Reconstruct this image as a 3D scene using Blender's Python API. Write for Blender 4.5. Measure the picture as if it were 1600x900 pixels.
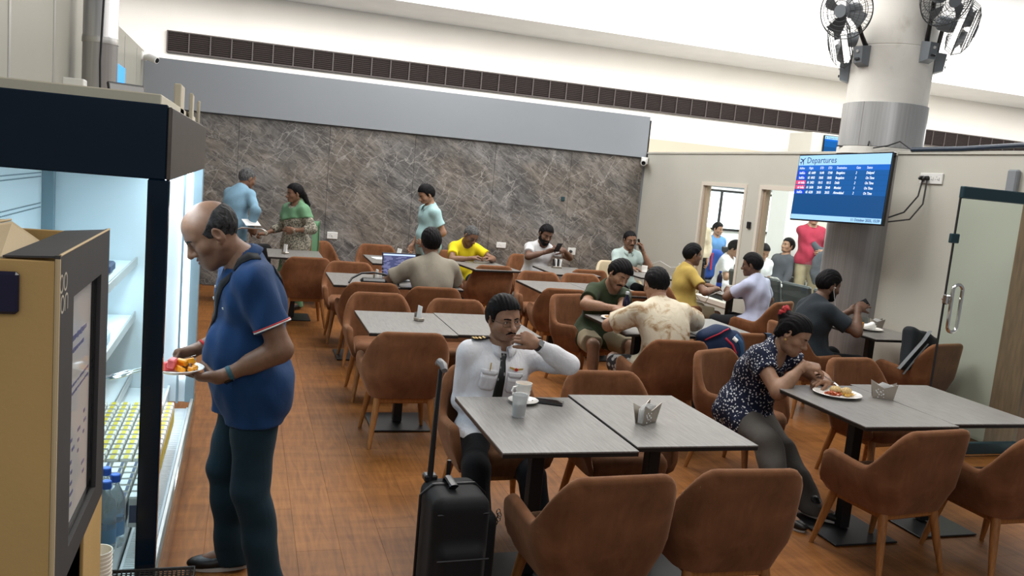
import bpy, bmesh, math, random, mathutils
import numpy as np
for _o in list(bpy.data.objects): bpy.data.objects.remove(_o)
SC = bpy.context.scene
COL = SC.collection
# ---------------------------------------------------------------- camera, world, lights, exposure
_yaw, _pitch, _roll, _f = 0.31336111, 0.13029769, -0.0914483, 1312.55   # radians, focal length in pixels of a 1600 px wide frame
def _cam_axes():
    cy, sy = math.cos(_yaw), math.sin(_yaw)
    f = np.array([sy*math.cos(_pitch), cy*math.cos(_pitch), -math.sin(_pitch)]); r = np.array([cy, -sy, 0.]); d = np.cross(f, r)
    c, s = math.cos(_roll), math.sin(_roll); return c*r+s*d, -s*r+c*d, f
_r, _d, _fw = _cam_axes()
cam = bpy.data.cameras.new('camera'); cam_o = bpy.data.objects.new('camera', cam); COL.objects.link(cam_o)
cam.sensor_width = 36; cam.lens = 36*_f/1600; cam.clip_end = 100
_m = mathutils.Matrix(((_r[0], -_d[0], -_fw[0], 0), (_r[1], -_d[1], -_fw[1], 0), (_r[2], -_d[2], -_fw[2], 1.85), (0, 0, 0, 1)))
cam_o.matrix_world = _m; SC.camera = cam_o
WORLD = bpy.data.worlds.new('hall_air'); SC.world = WORLD; WORLD.use_nodes = True
WORLD.node_tree.nodes['Background'].inputs[0].default_value = (.93, .96, 1., 1); WORLD.node_tree.nodes['Background'].inputs[1].default_value = .18
def area(name, loc, size, energy, col=(1,1,1), rot=(0,0,0), size_y=None, spread=180):
    l = bpy.data.lights.new(name, 'AREA'); l.energy = energy; l.color = col; l.size = size; l.spread = math.radians(spread)
    if size_y: l.shape = 'RECTANGLE'; l.size_y = size_y
    o = bpy.data.objects.new(name, l); o.location = loc; o.rotation_euler = rot; COL.objects.link(o); return o
area('hall_ceiling_light_front', (2.8, 3.4, 5.6), 2.6, 105, (1., .96, .90), (0,0,0), 1.8)
area('hall_ceiling_light_middle', (2.8, 7.4, 5.6), 3.2, 210, (1., .97, .93), (0,0,0), 2.4)
area('hall_ceiling_light_back', (2.2, 11.2, 5.6), 3.6, 200, (1., .98, .95), (0,0,0), 2.0)
area('hall_ceiling_light_right', (8.5, 8.5, 6.2), 4.0, 420, (1., .99, .97), (0,0,0), 4.0)
area('hall_cove_light', (9.0, 13.3, 5.2), 26.0, 900, (1., .98, .95), (math.radians(62),0,0), 1.2)
area('front_fill_light', (1.0, -3.5, 4.2), 6.0, 75, (1., .98, .96), (math.radians(64),0,0), 3.0)  # added fill behind the camera, brightens faces and fronts; no window there
SC.view_settings.view_transform = 'Standard'; SC.view_settings.look = 'None'; SC.view_settings.gamma = 1; SC.view_settings.use_curve_mapping = False
SC.view_settings.exposure = 0.30
# ---------------------------------------------------------------- helpers
V = lambda *a: np.array(a, float)
def nrm(v):
    v = np.asarray(v, float); return v/ (np.linalg.norm(v)+1e-12)
def RX(a): c, s = math.cos(a), math.sin(a); return np.array([[1,0,0],[0,c,-s],[0,s,c]])
def RY(a): c, s = math.cos(a), math.sin(a); return np.array([[c,0,s],[0,1,0],[-s,0,c]])
def RZ(a): c, s = math.cos(a), math.sin(a); return np.array([[c,-s,0],[s,c,0],[0,0,1]])
D = math.radians
def frame(fwd, up):
    """columns: right, forward, up"""
    f = nrm(fwd); r = nrm(np.cross(f, up)); u = np.cross(r, f); return np.array([r, f, u]).T

def link(o, parent=None):
    COL.objects.link(o)
    if parent is not None: o.parent = parent
    return o
def empty(name, loc=(0,0,0), rz=0, parent=None):
    o = bpy.data.objects.new(name, None); o.empty_display_size = .1
    o.location = loc; o.rotation_euler = (0,0,rz); return link(o, parent)
def tag(o, label=None, cat=None, group=None, kind=None):
    if label: o['label'] = label
    if cat: o['category'] = cat
    if group: o['group'] = group
    if kind: o['kind'] = kind
    return o
def thing(name, label, cat, loc=(0,0,0), rz=0, group=None):
    return tag(empty(name, loc, rz), label, cat, group)
def copy_tree(o, parent=None):
    c = o.copy(); COL.objects.link(c)
    if parent is not None: c.parent = parent
    for ch in list(o.children): copy_tree(ch, c)
    return c
def dup(o, loc, rz, label, group=None):
    c = copy_tree(o); c.location = loc; c.rotation_euler = (0,0,rz); c['label'] = label
    if group: c['group'] = group
    return c

def raw_mesh(name, verts, faces, mats=(), smooth=True, angle=40, mi=None):
    me = bpy.data.meshes.new(name)
    verts = np.asarray(verts, np.float32).reshape(-1,3)
    if isinstance(faces, np.ndarray):
        nf, k = faces.shape
        me.vertices.add(len(verts)); me.vertices.foreach_set('co', verts.ravel())
        me.loops.add(nf*k); me.loops.foreach_set('vertex_index', faces.ravel().astype(np.int32))
        me.polygons.add(nf); me.polygons.foreach_set('loop_start', np.arange(0, nf*k, k, dtype=np.int32))
        try: me.polygons.foreach_set('loop_total', np.full(nf, k, np.int32))
        except Exception: pass
        me.update(calc_edges=True)
    else:
        me.from_pydata([tuple(map(float, v)) for v in verts], [], faces)
    for m in mats: me.materials.append(m)
    if mi is not None: me.polygons.foreach_set('material_index', np.asarray(mi, np.int32))
    if smooth:
        me.polygons.foreach_set('use_smooth', np.ones(len(me.polygons), bool))
        if angle < 180: me.set_sharp_from_angle(angle=D(angle))
    me.update()
    return me

class MB:
    """collects simple solids, links them as ONE mesh object"""
    def __init__(s): s.v = []; s.f = []; s.mi = []; s.cur = 0
    def add(s, vs, fs):
        b = len(s.v); s.v += [tuple(map(float, v)) for v in vs]
        s.f += [tuple(b+i for i in f) for f in fs]; s.mi += [s.cur]*len(fs); return s
    def mat(s, i): s.cur = i; return s
    def box(s, c, size, R=None, bev=0):
        hx, hy, hz = [q/2 for q in size]; c = np.array(c, float)
        if bev <= 0:
            vs = [(x,y,z) for x in (-hx,hx) for y in (-hy,hy) for z in (-hz,hz)]
            fs = [(0,1,3,2),(4,6,7,5),(0,4,5,1),(2,3,7,6),(0,2,6,4),(1,5,7,3)]
        else:
            b = min(bev, hx*.95, hy*.95, hz*.95); vs = []; idx = {}
            for sx in (-1,1):
                for sy in (-1,1):
                    for sz in (-1,1):
                        for a in range(3):
                            q = [sx*(hx-b), sy*(hy-b), sz*(hz-b)]
                            q[a] = (sx*hx, sy*hy, sz*hz)[a]
                            idx[(sx,sy,sz,a)] = len(vs); vs.append(tuple(q))
            fs = []
            def q4(l):
                p = [np.array(vs[i]) for i in l]
                n = np.cross(p[1]-p[0], p[2]-p[0]); cc = sum(p)/len(p)
                fs.append(tuple(l) if n @ cc > 0 else tuple(l[::-1]))
            for a in range(3):
                o = [(a+1)%3, (a+2)%3]
                for sg in (-1,1):
                    l = []
                    for (s1,s2) in ((-1,-1),(1,-1),(1,1),(-1,1)):
                        k = [0,0,0]; k[a] = sg; k[o[0]] = s1; k[o[1]] = s2; l.append(idx[(*k, a)])
                    q4(l)
            for a in range(3):
                b1, b2 = (a+1)%3, (a+2)%3
                for s1 in (-1,1):
                    for s2 in (-1,1):
                        k0 = [0,0,0]; k1 = [0,0,0]; k0[a] = -1; k1[a] = 1
                        for k in (k0,k1): k[b1] = s1; k[b2] = s2
                        q4([idx[(*k0,b1)], idx[(*k1,b1)], idx[(*k1,b2)], idx[(*k0,b2)]])
            for sx in (-1,1):
                for sy in (-1,1):
                    for sz in (-1,1): q4([idx[(sx,sy,sz,a)] for a in range(3)])
        vs = np.array(vs)
        if R is not None: vs = vs @ np.asarray(R).T
        return s.add(vs + c, fs)
    def span(s, lo, hi, bev=0):
        lo = np.array(lo, float); hi = np.array(hi, float)
        return s.box((lo+hi)/2, np.abs(hi-lo), None, bev)
    def tube(s, pts, r, n=8, cap=True, flat=None, closed=False):
        pts = [np.array(p, float) for p in pts]; m = len(pts)
        rr = r if isinstance(r, (list, tuple, np.ndarray)) else [r]*m
        rings = []; prev = None
        for i, p in enumerate(pts):
            if closed: t = pts[(i+1)%m]-pts[i-1]
            else: t = pts[min(i+1,m-1)]-pts[max(i-1,0)]
            t = nrm(t)
            if prev is None:
                a = np.array([0,0,1.]) if abs(t[2]) < .9 else np.array([1.,0,0])
                u = nrm(np.cross(a, t))
            else: u = nrm(prev - t*(prev@t))
            prev = u; w = np.cross(t, u)
            fx, fy = (1,1) if flat is None else flat
            rings.append([p + rr[i]*(fx*math.cos(2*math.pi*k/n)*u + fy*math.sin(2*math.pi*k/n)*w) for k in range(n)])
        return s.rings(rings, cap and not closed, closed)
    def rings(s, rings, cap=True, closed=False):
        n = len(rings[0]); m = len(rings); vs = [v for r in rings for v in r]; fs = []
        for i in range(m if closed else m-1):
            j = (i+1) % m
            for k in range(n):
                k2 = (k+1) % n
                fs.append((i*n+k, i*n+k2, j*n+k2, j*n+k))
        if cap: fs += [tuple(range(n))[::-1], tuple(range((m-1)*n, m*n))]
        return s.add(vs, fs)
    def lathe(s, prof, n=24, c=(0,0,0), R=None, cap=True, sx=1, sy=1):
        rings = []
        for (r, z) in prof:
            q = np.array([[r*sx*math.cos(2*math.pi*k/n), r*sy*math.sin(2*math.pi*k/n), z] for k in range(n)])
            if R is not None: q = q @ np.asarray(R).T
            rings.append(q + np.array(c, float))
        s.rings(rings, False); n0 = len(s.v)-n*len(prof)
        if cap and prof[0][0] > 1e-5: s.f.append(tuple(range(n0, n0+n))[::-1]); s.mi.append(s.cur)
        if cap and prof[-1][0] > 1e-5: s.f.append(tuple(range(len(s.v)-n, len(s.v)))); s.mi.append(s.cur)
        return s
    def cyl(s, a, b, r, n=12, r2=None): return s.tube([a, b], [r, r if r2 is None else r2], n)
    def grid(s, P, thick=0, nor=None):
        """P[i][j] points -> sheet; with thick, a closed slab along nor"""
        P = np.asarray(P, float); a, b = P.shape[:2]
        if thick:
            N = np.broadcast_to(np.asarray(nor, float), P.shape)
            Q = P - N*thick
            vs = np.concatenate([P.reshape(-1,3), Q.reshape(-1,3)]); o = a*b; fs = []
            for i in range(a-1):
                for j in range(b-1):
                    q = (i*b+j, (i+1)*b+j, (i+1)*b+j+1, i*b+j+1); fs.append(q); fs.append(tuple(o+k for k in q[::-1]))
            rim = [i*b for i in range(a)] + [(a-1)*b+j for j in range(1,b)] + [i*b+b-1 for i in range(a-2,-1,-1)] + [j for j in range(b-2,0,-1)]
            for k in range(len(rim)):
                p, q = rim[k], rim[(k+1)%len(rim)]; fs.append((q, p, o+p, o+q))
            return s.add(vs, fs)
        fs = [(i*b+j, (i+1)*b+j, (i+1)*b+j+1, i*b+j+1) for i in range(a-1) for j in range(b-1)]
        return s.add(P.reshape(-1,3), fs)
    def mesh(s, name, mats, smooth=True, angle=35):
        if not isinstance(mats, (list, tuple)): mats = [mats]
        return raw_mesh(name, s.v, s.f, mats, smooth, angle, s.mi)
    def build(s, name, mats, parent=None, smooth=True, angle=35, loc=None):
        o = bpy.data.objects.new(name, s.mesh(name, mats, smooth, angle))
        if loc is not None: o.location = loc
        return link(o, parent)

# ---------------------------------------------------------------- materials
def mat(name, col, rough=.6, metal=0., spec=.5, noise=None, bump=None, coat=0, emit=None, estr=0, alpha=1, trans=0, ior=1.45, sheen=0):
    """noise=(scale, amount, stretch xyz): procedural colour variation ; bump=(scale, strength)"""
    m = bpy.data.materials.new(name); m.use_nodes = True
    nt = m.node_tree; b = nt.nodes['Principled BSDF']
    b.inputs['Base Color'].default_value = (*col, 1); b.inputs['Roughness'].default_value = rough
    b.inputs['Metallic'].default_value = metal; b.inputs['Specular IOR Level'].default_value = spec
    b.inputs['Coat Weight'].default_value = coat; b.inputs['Alpha'].default_value = alpha
    b.inputs['Transmission Weight'].default_value = trans; b.inputs['IOR'].default_value = ior
    b.inputs['Sheen Weight'].default_value = sheen
    if emit: b.inputs['Emission Color'].default_value = (*emit, 1); b.inputs['Emission Strength'].default_value = estr
    if noise or bump: tc = nt.nodes.new('ShaderNodeTexCoord')
    if noise:
        sc, am, st = noise
        mp = nt.nodes.new('ShaderNodeMapping'); mp.inputs['Scale'].default_value = st
        n = nt.nodes.new('ShaderNodeTexNoise'); n.inputs['Scale'].default_value = sc; n.inputs['Detail'].default_value = 5
        r = nt.nodes.new('ShaderNodeMapRange'); r.inputs['From Min'].default_value = .3; r.inputs['From Max'].default_value = .7
        r.inputs['To Min'].default_value = 1-am; r.inputs['To Max'].default_value = 1+am
        h = nt.nodes.new('ShaderNodeMix'); h.data_type = 'RGBA'; h.blend_type = 'MULTIPLY'; h.inputs[0].default_value = 1
        h.inputs[6].default_value = (*col, 1)
        nt.links.new(tc.outputs['Object'], mp.inputs[0]); nt.links.new(mp.outputs[0], n.inputs['Vector'])
        nt.links.new(n.outputs['Fac'], r.inputs[0]); nt.links.new(r.outputs[0], h.inputs[7]); nt.links.new(h.outputs[2], b.inputs['Base Color'])
    if bump:
        n2 = nt.nodes.new('ShaderNodeTexNoise'); n2.inputs['Scale'].default_value = bump[0]; n2.inputs['Detail'].default_value = 4
        bp = nt.nodes.new('ShaderNodeBump'); bp.inputs['Strength'].default_value = bump[1]; bp.inputs['Distance'].default_value = .01
        nt.links.new(tc.outputs['Object'], n2.inputs['Vector']); nt.links.new(n2.outputs['Fac'], bp.inputs['Height']); nt.links.new(bp.outputs[0], b.inputs['Normal'])
    return m
class NT:
    """tiny node helper"""
    def __init__(s, name):
        s.m = bpy.data.materials.new(name); s.m.use_nodes = True; s.t = s.m.node_tree; s.b = s.t.nodes['Principled BSDF']
        s.tc = s.t.nodes.new('ShaderNodeTexCoord')
    def n(s, typ, **kw):
        q = s.t.nodes.new('ShaderNode'+typ)
        for k, v in kw.items():
            if hasattr(q, k) and k not in ('Scale',): setattr(q, k, v)
            else: q.inputs[k.replace('_',' ')].default_value = v
        return q
    def l(s, a, b): s.t.links.new(a, b)
    def mapping(s, scale=(1,1,1), rot=(0,0,0), src='Object'):
        q = s.t.nodes.new('ShaderNodeMapping'); q.inputs['Scale'].default_value = scale; q.inputs['Rotation'].default_value = rot
        s.l(s.tc.outputs[src], q.inputs[0]); return q.outputs[0]
    def noise(s, vec, scale, detail=5, dist=0, rough=.55):
        q = s.t.nodes.new('ShaderNodeTexNoise'); q.inputs['Scale'].default_value = scale; q.inputs['Detail'].default_value = detail
        q.inputs['Distortion'].default_value = dist; q.inputs['Roughness'].default_value = rough; s.l(vec, q.inputs['Vector']); return q.outputs['Fac']
    def voro(s, vec, scale, feature='F1', rnd=1):
        q = s.t.nodes.new('ShaderNodeTexVoronoi'); q.feature = feature; q.inputs['Scale'].default_value = scale; q.inputs['Randomness'].default_value = rnd
        s.l(vec, q.inputs['Vector']); return q
    def ramp(s, fac, stops, interp='LINEAR'):
        q = s.t.nodes.new('ShaderNodeValToRGB'); e = q.color_ramp.elements; q.color_ramp.interpolation = interp
        while len(e) < len(stops): e.new(.5)
        for i, (p, c) in enumerate(stops): e[i].position = p; e[i].color = (*c, 1) if len(c) == 3 else c
        s.l(fac, q.inputs[0]); return q.outputs[0]
    def mix(s, fac, a, b, mode='MIX'):
        q = s.t.nodes.new('ShaderNodeMix'); q.data_type = 'RGBA'; q.blend_type = mode
        for sock, v in ((q.inputs[0], fac), (q.inputs[6], a), (q.inputs[7], b)):
            if isinstance(v, (int, float)): sock.default_value = v
            elif isinstance(v, tuple): sock.default_value = (*v, 1)
            else: s.l(v, sock)
        return q.outputs[2]
    def math(s, op, a, b=0.):
        q = s.t.nodes.new('ShaderNodeMath'); q.operation = op
        for i, v in enumerate((a, b)):
            if isinstance(v, (int, float)): q.inputs[i].default_value = v
            else: s.l(v, q.inputs[i])
        return q.outputs[0]
    def bump(s, h, strength=.3, dist=.01):
        q = s.t.nodes.new('ShaderNodeBump'); q.inputs['Strength'].default_value = strength; q.inputs['Distance'].default_value = dist
        s.l(h, q.inputs['Height']); s.l(q.outputs[0], s.b.inputs['Normal'])
    def col(s, c):
        if isinstance(c, tuple): s.b.inputs['Base Color'].default_value = (*c, 1)
        else: s.l(c, s.b.inputs['Base Color'])
    def set(s, **kw):
        for k, v in kw.items(): s.b.inputs[k.replace('_',' ')].default_value = v
        return s
def glass_mat(name, tint=(.9,.96,.95), rough=.02, ior=1.45, refl=None):
    """architectural pane: transparent body with fresnel reflection"""
    m = bpy.data.materials.new(name); m.use_nodes = True; t = m.node_tree; t.nodes.remove(t.nodes['Principled BSDF'])
    o = t.nodes['Material Output']; tr = t.nodes.new('ShaderNodeBsdfTransparent'); tr.inputs[0].default_value = (*tint, 1)
    g = t.nodes.new('ShaderNodeBsdfGlossy'); g.inputs['Roughness'].default_value = rough
    fr = t.nodes.new('ShaderNodeFresnel'); fr.inputs['IOR'].default_value = ior
    mx = t.nodes.new('ShaderNodeMixShader'); ge = t.nodes.new('ShaderNodeNewGeometry'); iv = t.nodes.new('ShaderNodeMath'); iv.operation = 'SUBTRACT'; iv.inputs[0].default_value = 1; t.links.new(ge.outputs['Backfacing'], iv.inputs[1])
    ml = t.nodes.new('ShaderNodeMath'); ml.operation = 'MULTIPLY'; t.links.new(fr.outputs[0], ml.inputs[0]); t.links.new(iv.outputs[0], ml.inputs[1]); t.links.new(ml.outputs[0], mx.inputs[0])
    t.links.new(tr.outputs[0], mx.inputs[1]); t.links.new(g.outputs[0], mx.inputs[2]); t.links.new(mx.outputs[0], o.inputs[0])
    return m
def text_mesh(name, body, size, m, parent, loc, rot, align='LEFT', offset=0, shear=0, ext=.0004, xs=1.):
    """flat lettering as a mesh; rot = 3x3 (columns: writing direction, up, out)"""
    cu = bpy.data.curves.new(name, 'FONT'); cu.body = body; cu.size = size; cu.align_x = align; cu.offset = offset; cu.shear = shear
    cu.extrude = ext; cu.resolution_u = 2
    o = bpy.data.objects.new(name, cu); COL.objects.link(o)
    dg = bpy.context.evaluated_depsgraph_get(); me = bpy.data.meshes.new_from_object(o.evaluated_get(dg))
    bpy.data.objects.remove(o); bpy.data.curves.remove(cu)
    me.materials.clear(); me.materials.append(m); me.name = name
    q = bpy.data.objects.new(name, me); link(q, parent)
    M4 = mathutils.Matrix((np.asarray(rot)*np.array([xs,1,1])).tolist()).to_4x4(); M4.translation = loc; q.matrix_local = M4
    return q

# ---------------------------------------------------------------- signed-distance sculpting (one continuous surface)
def p_cone(a, b, r1, r2):
    a = np.array(a, float); b = np.array(b, float); ab = b-a; L2 = ab@ab+1e-12
    lo = np.minimum(a-r1, b-r2); hi = np.maximum(a+r1, b+r2)
    def fn(X, Y, Z):
        px, py, pz = X-a[0], Y-a[1], Z-a[2]
        t = np.clip((px*ab[0]+py*ab[1]+pz*ab[2])/L2, 0, 1)
        return np.sqrt((px-t*ab[0])**2+(py-t*ab[1])**2+(pz-t*ab[2])**2) - (r1+(r2-r1)*t)
    return lo, hi, fn
def p_sph(c, r): return p_cone(c, np.array(c, float)+1e-4, r, r)
def p_ell(c, r, R=None):
    c = np.array(c, float); r = np.array(r, float); R = np.eye(3) if R is None else np.asarray(R)
    ext = np.sqrt(((R*r)**2).sum(1)); lo, hi = c-ext, c+ext; m = r.min()
    def fn(X, Y, Z):
        px, py, pz = X-c[0], Y-c[1], Z-c[2]
        q = [(R[0,i]*px+R[1,i]*py+R[2,i]*pz) for i in range(3)]
        k0 = np.sqrt((q[0]/r[0])**2+(q[1]/r[1])**2+(q[2]/r[2])**2)
        k1 = np.sqrt((q[0]/r[0]**2)**2+(q[1]/r[1]**2)**2+(q[2]/r[2]**2)**2)+1e-9
        return k0*(k0-1)/k1
    return lo, hi, fn
def p_box(c, hs, R=None, rad=.005):
    c = np.array(c, float); hs = np.array(hs, float)-rad; R = np.eye(3) if R is None else np.asarray(R)
    ext = (np.abs(R)*(hs+rad)).sum(1); lo, hi = c-ext, c+ext
    def fn(X, Y, Z):
        px, py, pz = X-c[0], Y-c[1], Z-c[2]
        q = [np.abs(R[0,i]*px+R[1,i]*py+R[2,i]*pz)-hs[i] for i in range(3)]
        return np.sqrt(sum(np.maximum(k, 0)**2 for k in q)) + np.minimum(np.maximum(q[0], np.maximum(q[1], q[2])), 0) - rad
    return lo, hi, fn
class Field:
    def __init__(s, lo, hi, h):
        s.lo = np.array(lo, float); s.h = h; s.n = np.ceil((np.array(hi)-s.lo)/h).astype(int)+2
        s.d = np.full(s.n, 9., np.float32)
    def sl(s, lo, hi):
        i0 = np.clip(np.floor((lo-s.lo)/s.h).astype(int), 0, s.n); i1 = np.clip(np.ceil((hi-s.lo)/s.h).astype(int)+1, 0, s.n)
        if (i1 <= i0).any(): return None
        ax = [((np.arange(i0[k], i1[k])*s.h+s.lo[k]).astype(np.float32)) for k in range(3)]
        return tuple(slice(a, b) for a, b in zip(i0, i1)), (ax[0][:,None,None], ax[1][None,:,None], ax[2][None,None,:])
    def u(s, prim, k=.02):
        lo, hi, fn = prim; e = k+2.6*s.h; q = s.sl(lo-e, hi+e)
        if q is None: return s
        sl, P = q; a = s.d[sl]; b = fn(*P)
        hh = np.maximum(k-np.abs(a-b), 0)/k if k > 0 else 0
        s.d[sl] = np.minimum(a, b)-hh*hh*k*.25; return s
    def s_(s, prim, k=.01):
        lo, hi, fn = prim; e = k+2.6*s.h; q = s.sl(lo-e, hi+e)
        if q is None: return s
        sl, P = q; a = s.d[sl]; b = -fn(*P); hh = np.maximum(k-np.abs(a-b), 0)/k if k > 0 else 0
        s.d[sl] = np.maximum(a, b)+hh*hh*k*.25; return s
    def cut(s, p, n, lo=None, hi=None):
        """remove what lies on the +n side of the plane (optionally only inside a box)"""
        n = nrm(n); q = s.sl(s.lo if lo is None else np.array(lo, float), s.lo+s.n*s.h if hi is None else np.array(hi, float))
        if q is None: return s
        sl, P = q; s.d[sl] = np.maximum(s.d[sl], sum((P[i]-p[i])*n[i] for i in range(3))); return s
    def disp(s, fn):
        sl, P = s.sl(s.lo, s.lo+s.n*s.h); s.d[sl] = s.d[sl] + fn(*P); return s
    def mx(s, fn):
        sl, P = s.sl(s.lo, s.lo+s.n*s.h); s.d[sl] = np.maximum(s.d[sl], fn(*P)); return s
    def nets(s):
        d = s.d; S = d < 0
        c = S[:-1,:-1,:-1].astype(np.int8)
        for (i,j,k) in [(0,0,1),(0,1,0),(0,1,1),(1,0,0),(1,0,1),(1,1,0),(1,1,1)]:
            c = c + S[i:S.shape[0]-1+i, j:S.shape[1]-1+j, k:S.shape[2]-1+k]
        act = (c > 0) & (c < 8); I = np.argwhere(act)
        if len(I) == 0: return np.zeros((0,3)), np.zeros((0,4), int)
        vid = np.full(act.shape, -1, np.int32); vid[act] = np.arange(len(I))
        cor = [(i,j,k) for i in (0,1) for j in (0,1) for k in (0,1)]
        val = {q: d[I[:,0]+q[0], I[:,1]+q[1], I[:,2]+q[2]] for q in cor}
        acc = np.zeros((len(I),3)); cnt = np.zeros(len(I))
        for q in cor:
            for ax in range(3):
                if q[ax]: continue
                q2 = list(q); q2[ax] = 1; q2 = tuple(q2); a, b = val[q], val[q2]
                m = (a < 0) != (b < 0); t = np.where(m, a/np.where(np.abs(a-b) < 1e-9, 1e-9, a-b), 0)
                p = np.tile(np.array(q, float), (len(I),1)); p[:,ax] = np.clip(t, 0, 1)
                acc += p*m[:,None]; cnt += m
        verts = s.lo + (I + acc/np.maximum(cnt,1)[:,None])*s.h
        F = []
        for ax in range(3):
            a0 = [slice(None)]*3; a1 = [slice(None)]*3; a0[ax] = slice(0,-1); a1[ax] = slice(1,None)
            s0, s1 = S[tuple(a0)], S[tuple(a1)]; E = np.argwhere(s0 != s1)
            b, c2 = (ax+1)%3, (ax+2)%3
            ok = (E[:,b] > 0) & (E[:,c2] > 0) & (E[:,b] < act.shape[b]) & (E[:,c2] < act.shape[c2]); E = E[ok]
            def g(db, dc):
                q = E.copy(); q[:,b] += db; q[:,c2] += dc; return vid[q[:,0], q[:,1], q[:,2]]
            Q = np.stack([g(-1,-1), g(0,-1), g(0,0), g(-1,0)], 1)
            ins = s0[E[:,0], E[:,1], E[:,2]]; Q[~ins] = Q[~ins][:, ::-1]; F.append(Q)
        return verts, np.concatenate(F)
    def samp(s, P):
        g = (P-s.lo)/s.h; i = np.clip(np.floor(g).astype(int), 0, s.n-2); t = np.clip(g-i, 0, 1); r = 0
        for a in (0,1):
            for b in (0,1):
                for c in (0,1):
                    w = (t[:,0] if a else 1-t[:,0])*(t[:,1] if b else 1-t[:,1])*(t[:,2] if c else 1-t[:,2])
                    r = r + w*np.minimum(s.d[i[:,0]+a, i[:,1]+b, i[:,2]+c], .05)
        return r
    def march(s, O, dirn, maxd=.6, back=.004):
        """first hit of rays on the surface, pulled back a little"""
        O = np.atleast_2d(np.asarray(O, float)); dirn = np.broadcast_to(np.asarray(dirn, float), O.shape); n = int(maxd/(s.h*.5))
        t = np.zeros(len(O)); hit = np.zeros(len(O), bool); prev = s.samp(O); res = np.full(len(O), np.nan)
        for k in range(1, n):
            t1 = k*s.h*.5; v = s.samp(O+dirn*t1); m = (~hit) & (v < 0)
            res[m] = t1 - s.h*.5*np.clip(-v[m]/np.maximum(prev[m]-v[m], 1e-6), 0, 1); hit |= m; prev = v
            if hit.all(): break
        if (~hit).any(): res[~hit] = np.nanmean(res) if hit.any() else 0
        return O+dirn*(res-back)[:,None]
def wrinkle(seed, amp, f=26, stretch=(1,1,.55)):
    r = np.random.RandomState(seed); W = r.normal(size=(5,3))*f*np.array(stretch); ph = r.uniform(0, 6.28, 5)
    def fn(X, Y, Z):
        q = 0; wx = .012*np.sin(9*Z+ph[0])
        for w, p in zip(W, ph): q = q + np.sin(w[0]*(X+wx)+w[1]*Y+w[2]*Z+p)
        return (amp/3)*q
    return fn
# ---------------------------------------------------------------- people
def skin_mat(name, col):
    q = NT(name); at = q.t.nodes.new('ShaderNodeAttribute'); at.attribute_name = 'tint'
    n = q.noise(q.mapping(), 40, 4); v = q.ramp(n, [(.3, (.88,.86,.85)), (.7, (1.08,1.06,1.05))])
    q.col(q.mix(1., q.mix(1., col, at.outputs['Color'], 'MULTIPLY'), v, 'MULTIPLY'))
    q.set(Roughness=.52, Specular_IOR_Level=.4, Subsurface_Weight=0); q.bump(q.noise(q.mapping(), 160, 3), .12, .004); return q.m
def hair_mat(name, col, grey=0.):
    q = NT(name); n = q.noise(q.mapping((1,.35,.35)), 130, 4, 1.)
    hi = tuple(min(1, c*1.6+.001+grey*.25) for c in col)
    q.col(q.ramp(n, [(.35, col), (.72, hi)])); q.set(Roughness=.55, Specular_IOR_Level=.08); q.bump(n, .5, .006); return q.m
def cloth_mat(name, col, rough=.85, bump=.25, fold=.5, sheen=.05, amount=.08):
    q = NT(name); n = q.noise(q.mapping(), 9, 5, .6)
    q.col(q.mix(1., col, q.ramp(n, [(.3, (1-amount,)*3), (.7, (1+amount,)*3)]), 'MULTIPLY'))
    q.set(Roughness=rough, Specular_IOR_Level=.25, Sheen_Weight=sheen)
    w = q.noise(q.mapping((1,1,.45), (0,.5,.3)), 16, 4, 1.4); f = q.noise(q.mapping(), 420, 2)
    h = q.math('ADD', q.math('MULTIPLY', w, fold), q.math('MULTIPLY', f, .05)); q.bump(h, bump, .02); return q.m

def hand_field(F, W, f, n, side, s=1., curl=(.3,.35,.4,.5), thumb=.4, spread=1., thumb_in=.3):
    """W wrist, f finger direction, n palm normal, side = unit vector towards the thumb"""
    f = nrm(f); n = nrm(n - f*(n@f)); sd = nrm(side - f*(side@f) - n*(side@n))
    R = np.array([sd, f, n]).T; pt = lambda x, y, z: W + s*(sd*x+f*y+n*z)
    F.u(p_ell(pt(.0,.052,0), V(.041,.054,.0165)*s, R), .01)
    F.u(p_box(pt(.0,.062,-.002), V(.037,.034,.0115)*s, R, .011*s), .012)
    F.u(p_ell(pt(.024,.035,.009), V(.017,.032,.015)*s, R), .012)          # thumb mound
    F.u(p_ell(pt(-.026,.035,.006), V(.013,.03,.012)*s, R), .012)
    xs = (.030,.010,-.011,-.030); ys = (.094,.099,.094,.083); ls = (.074,.082,.075,.058); rs = (.0092,.0095,.009,.0078)
    for x, y, L, r, c, q in zip(xs, ys, ls, rs, curl, (1,.3,-.4,-1.1)):
        a = 0; p = pt(x, y-.012, 0); base = nrm(f+sd*.10*q*spread); k = 0
        for seg, ang in ((.46,70),(.30,92),(.24,58)):
            a += D(ang)*c; d = base*math.cos(a)+n*math.sin(a); p2 = p+d*(L*seg+(.012 if k == 0 else 0))*s
            F.u(p_cone(p, p2, r*s*(1.04-.1*k), r*s*(.96-.1*k)), .0045); p = p2; k += 1
    p = pt(.030,.022,.004); a = D(52)*(1-thumb)
    d = nrm(f*math.cos(a)+sd*math.sin(a)+n*thumb_in); p2 = p+d*.044*s; F.u(p_cone(p, p2, .0135*s, .0115*s), .012)
    d2 = nrm(d+f*.25+n*(.25+thumb*.5)-sd*.25*thumb); p3 = p2+d2*.033*s; F.u(p_cone(p2, p3, .0112*s, .0098*s), .004)
    d3 = nrm(d2+f*.15+n*.2*thumb); F.u(p_cone(p3, p3+d3*.024*s, .0098*s, .0078*s), .004)
    return sd, f, n

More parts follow.
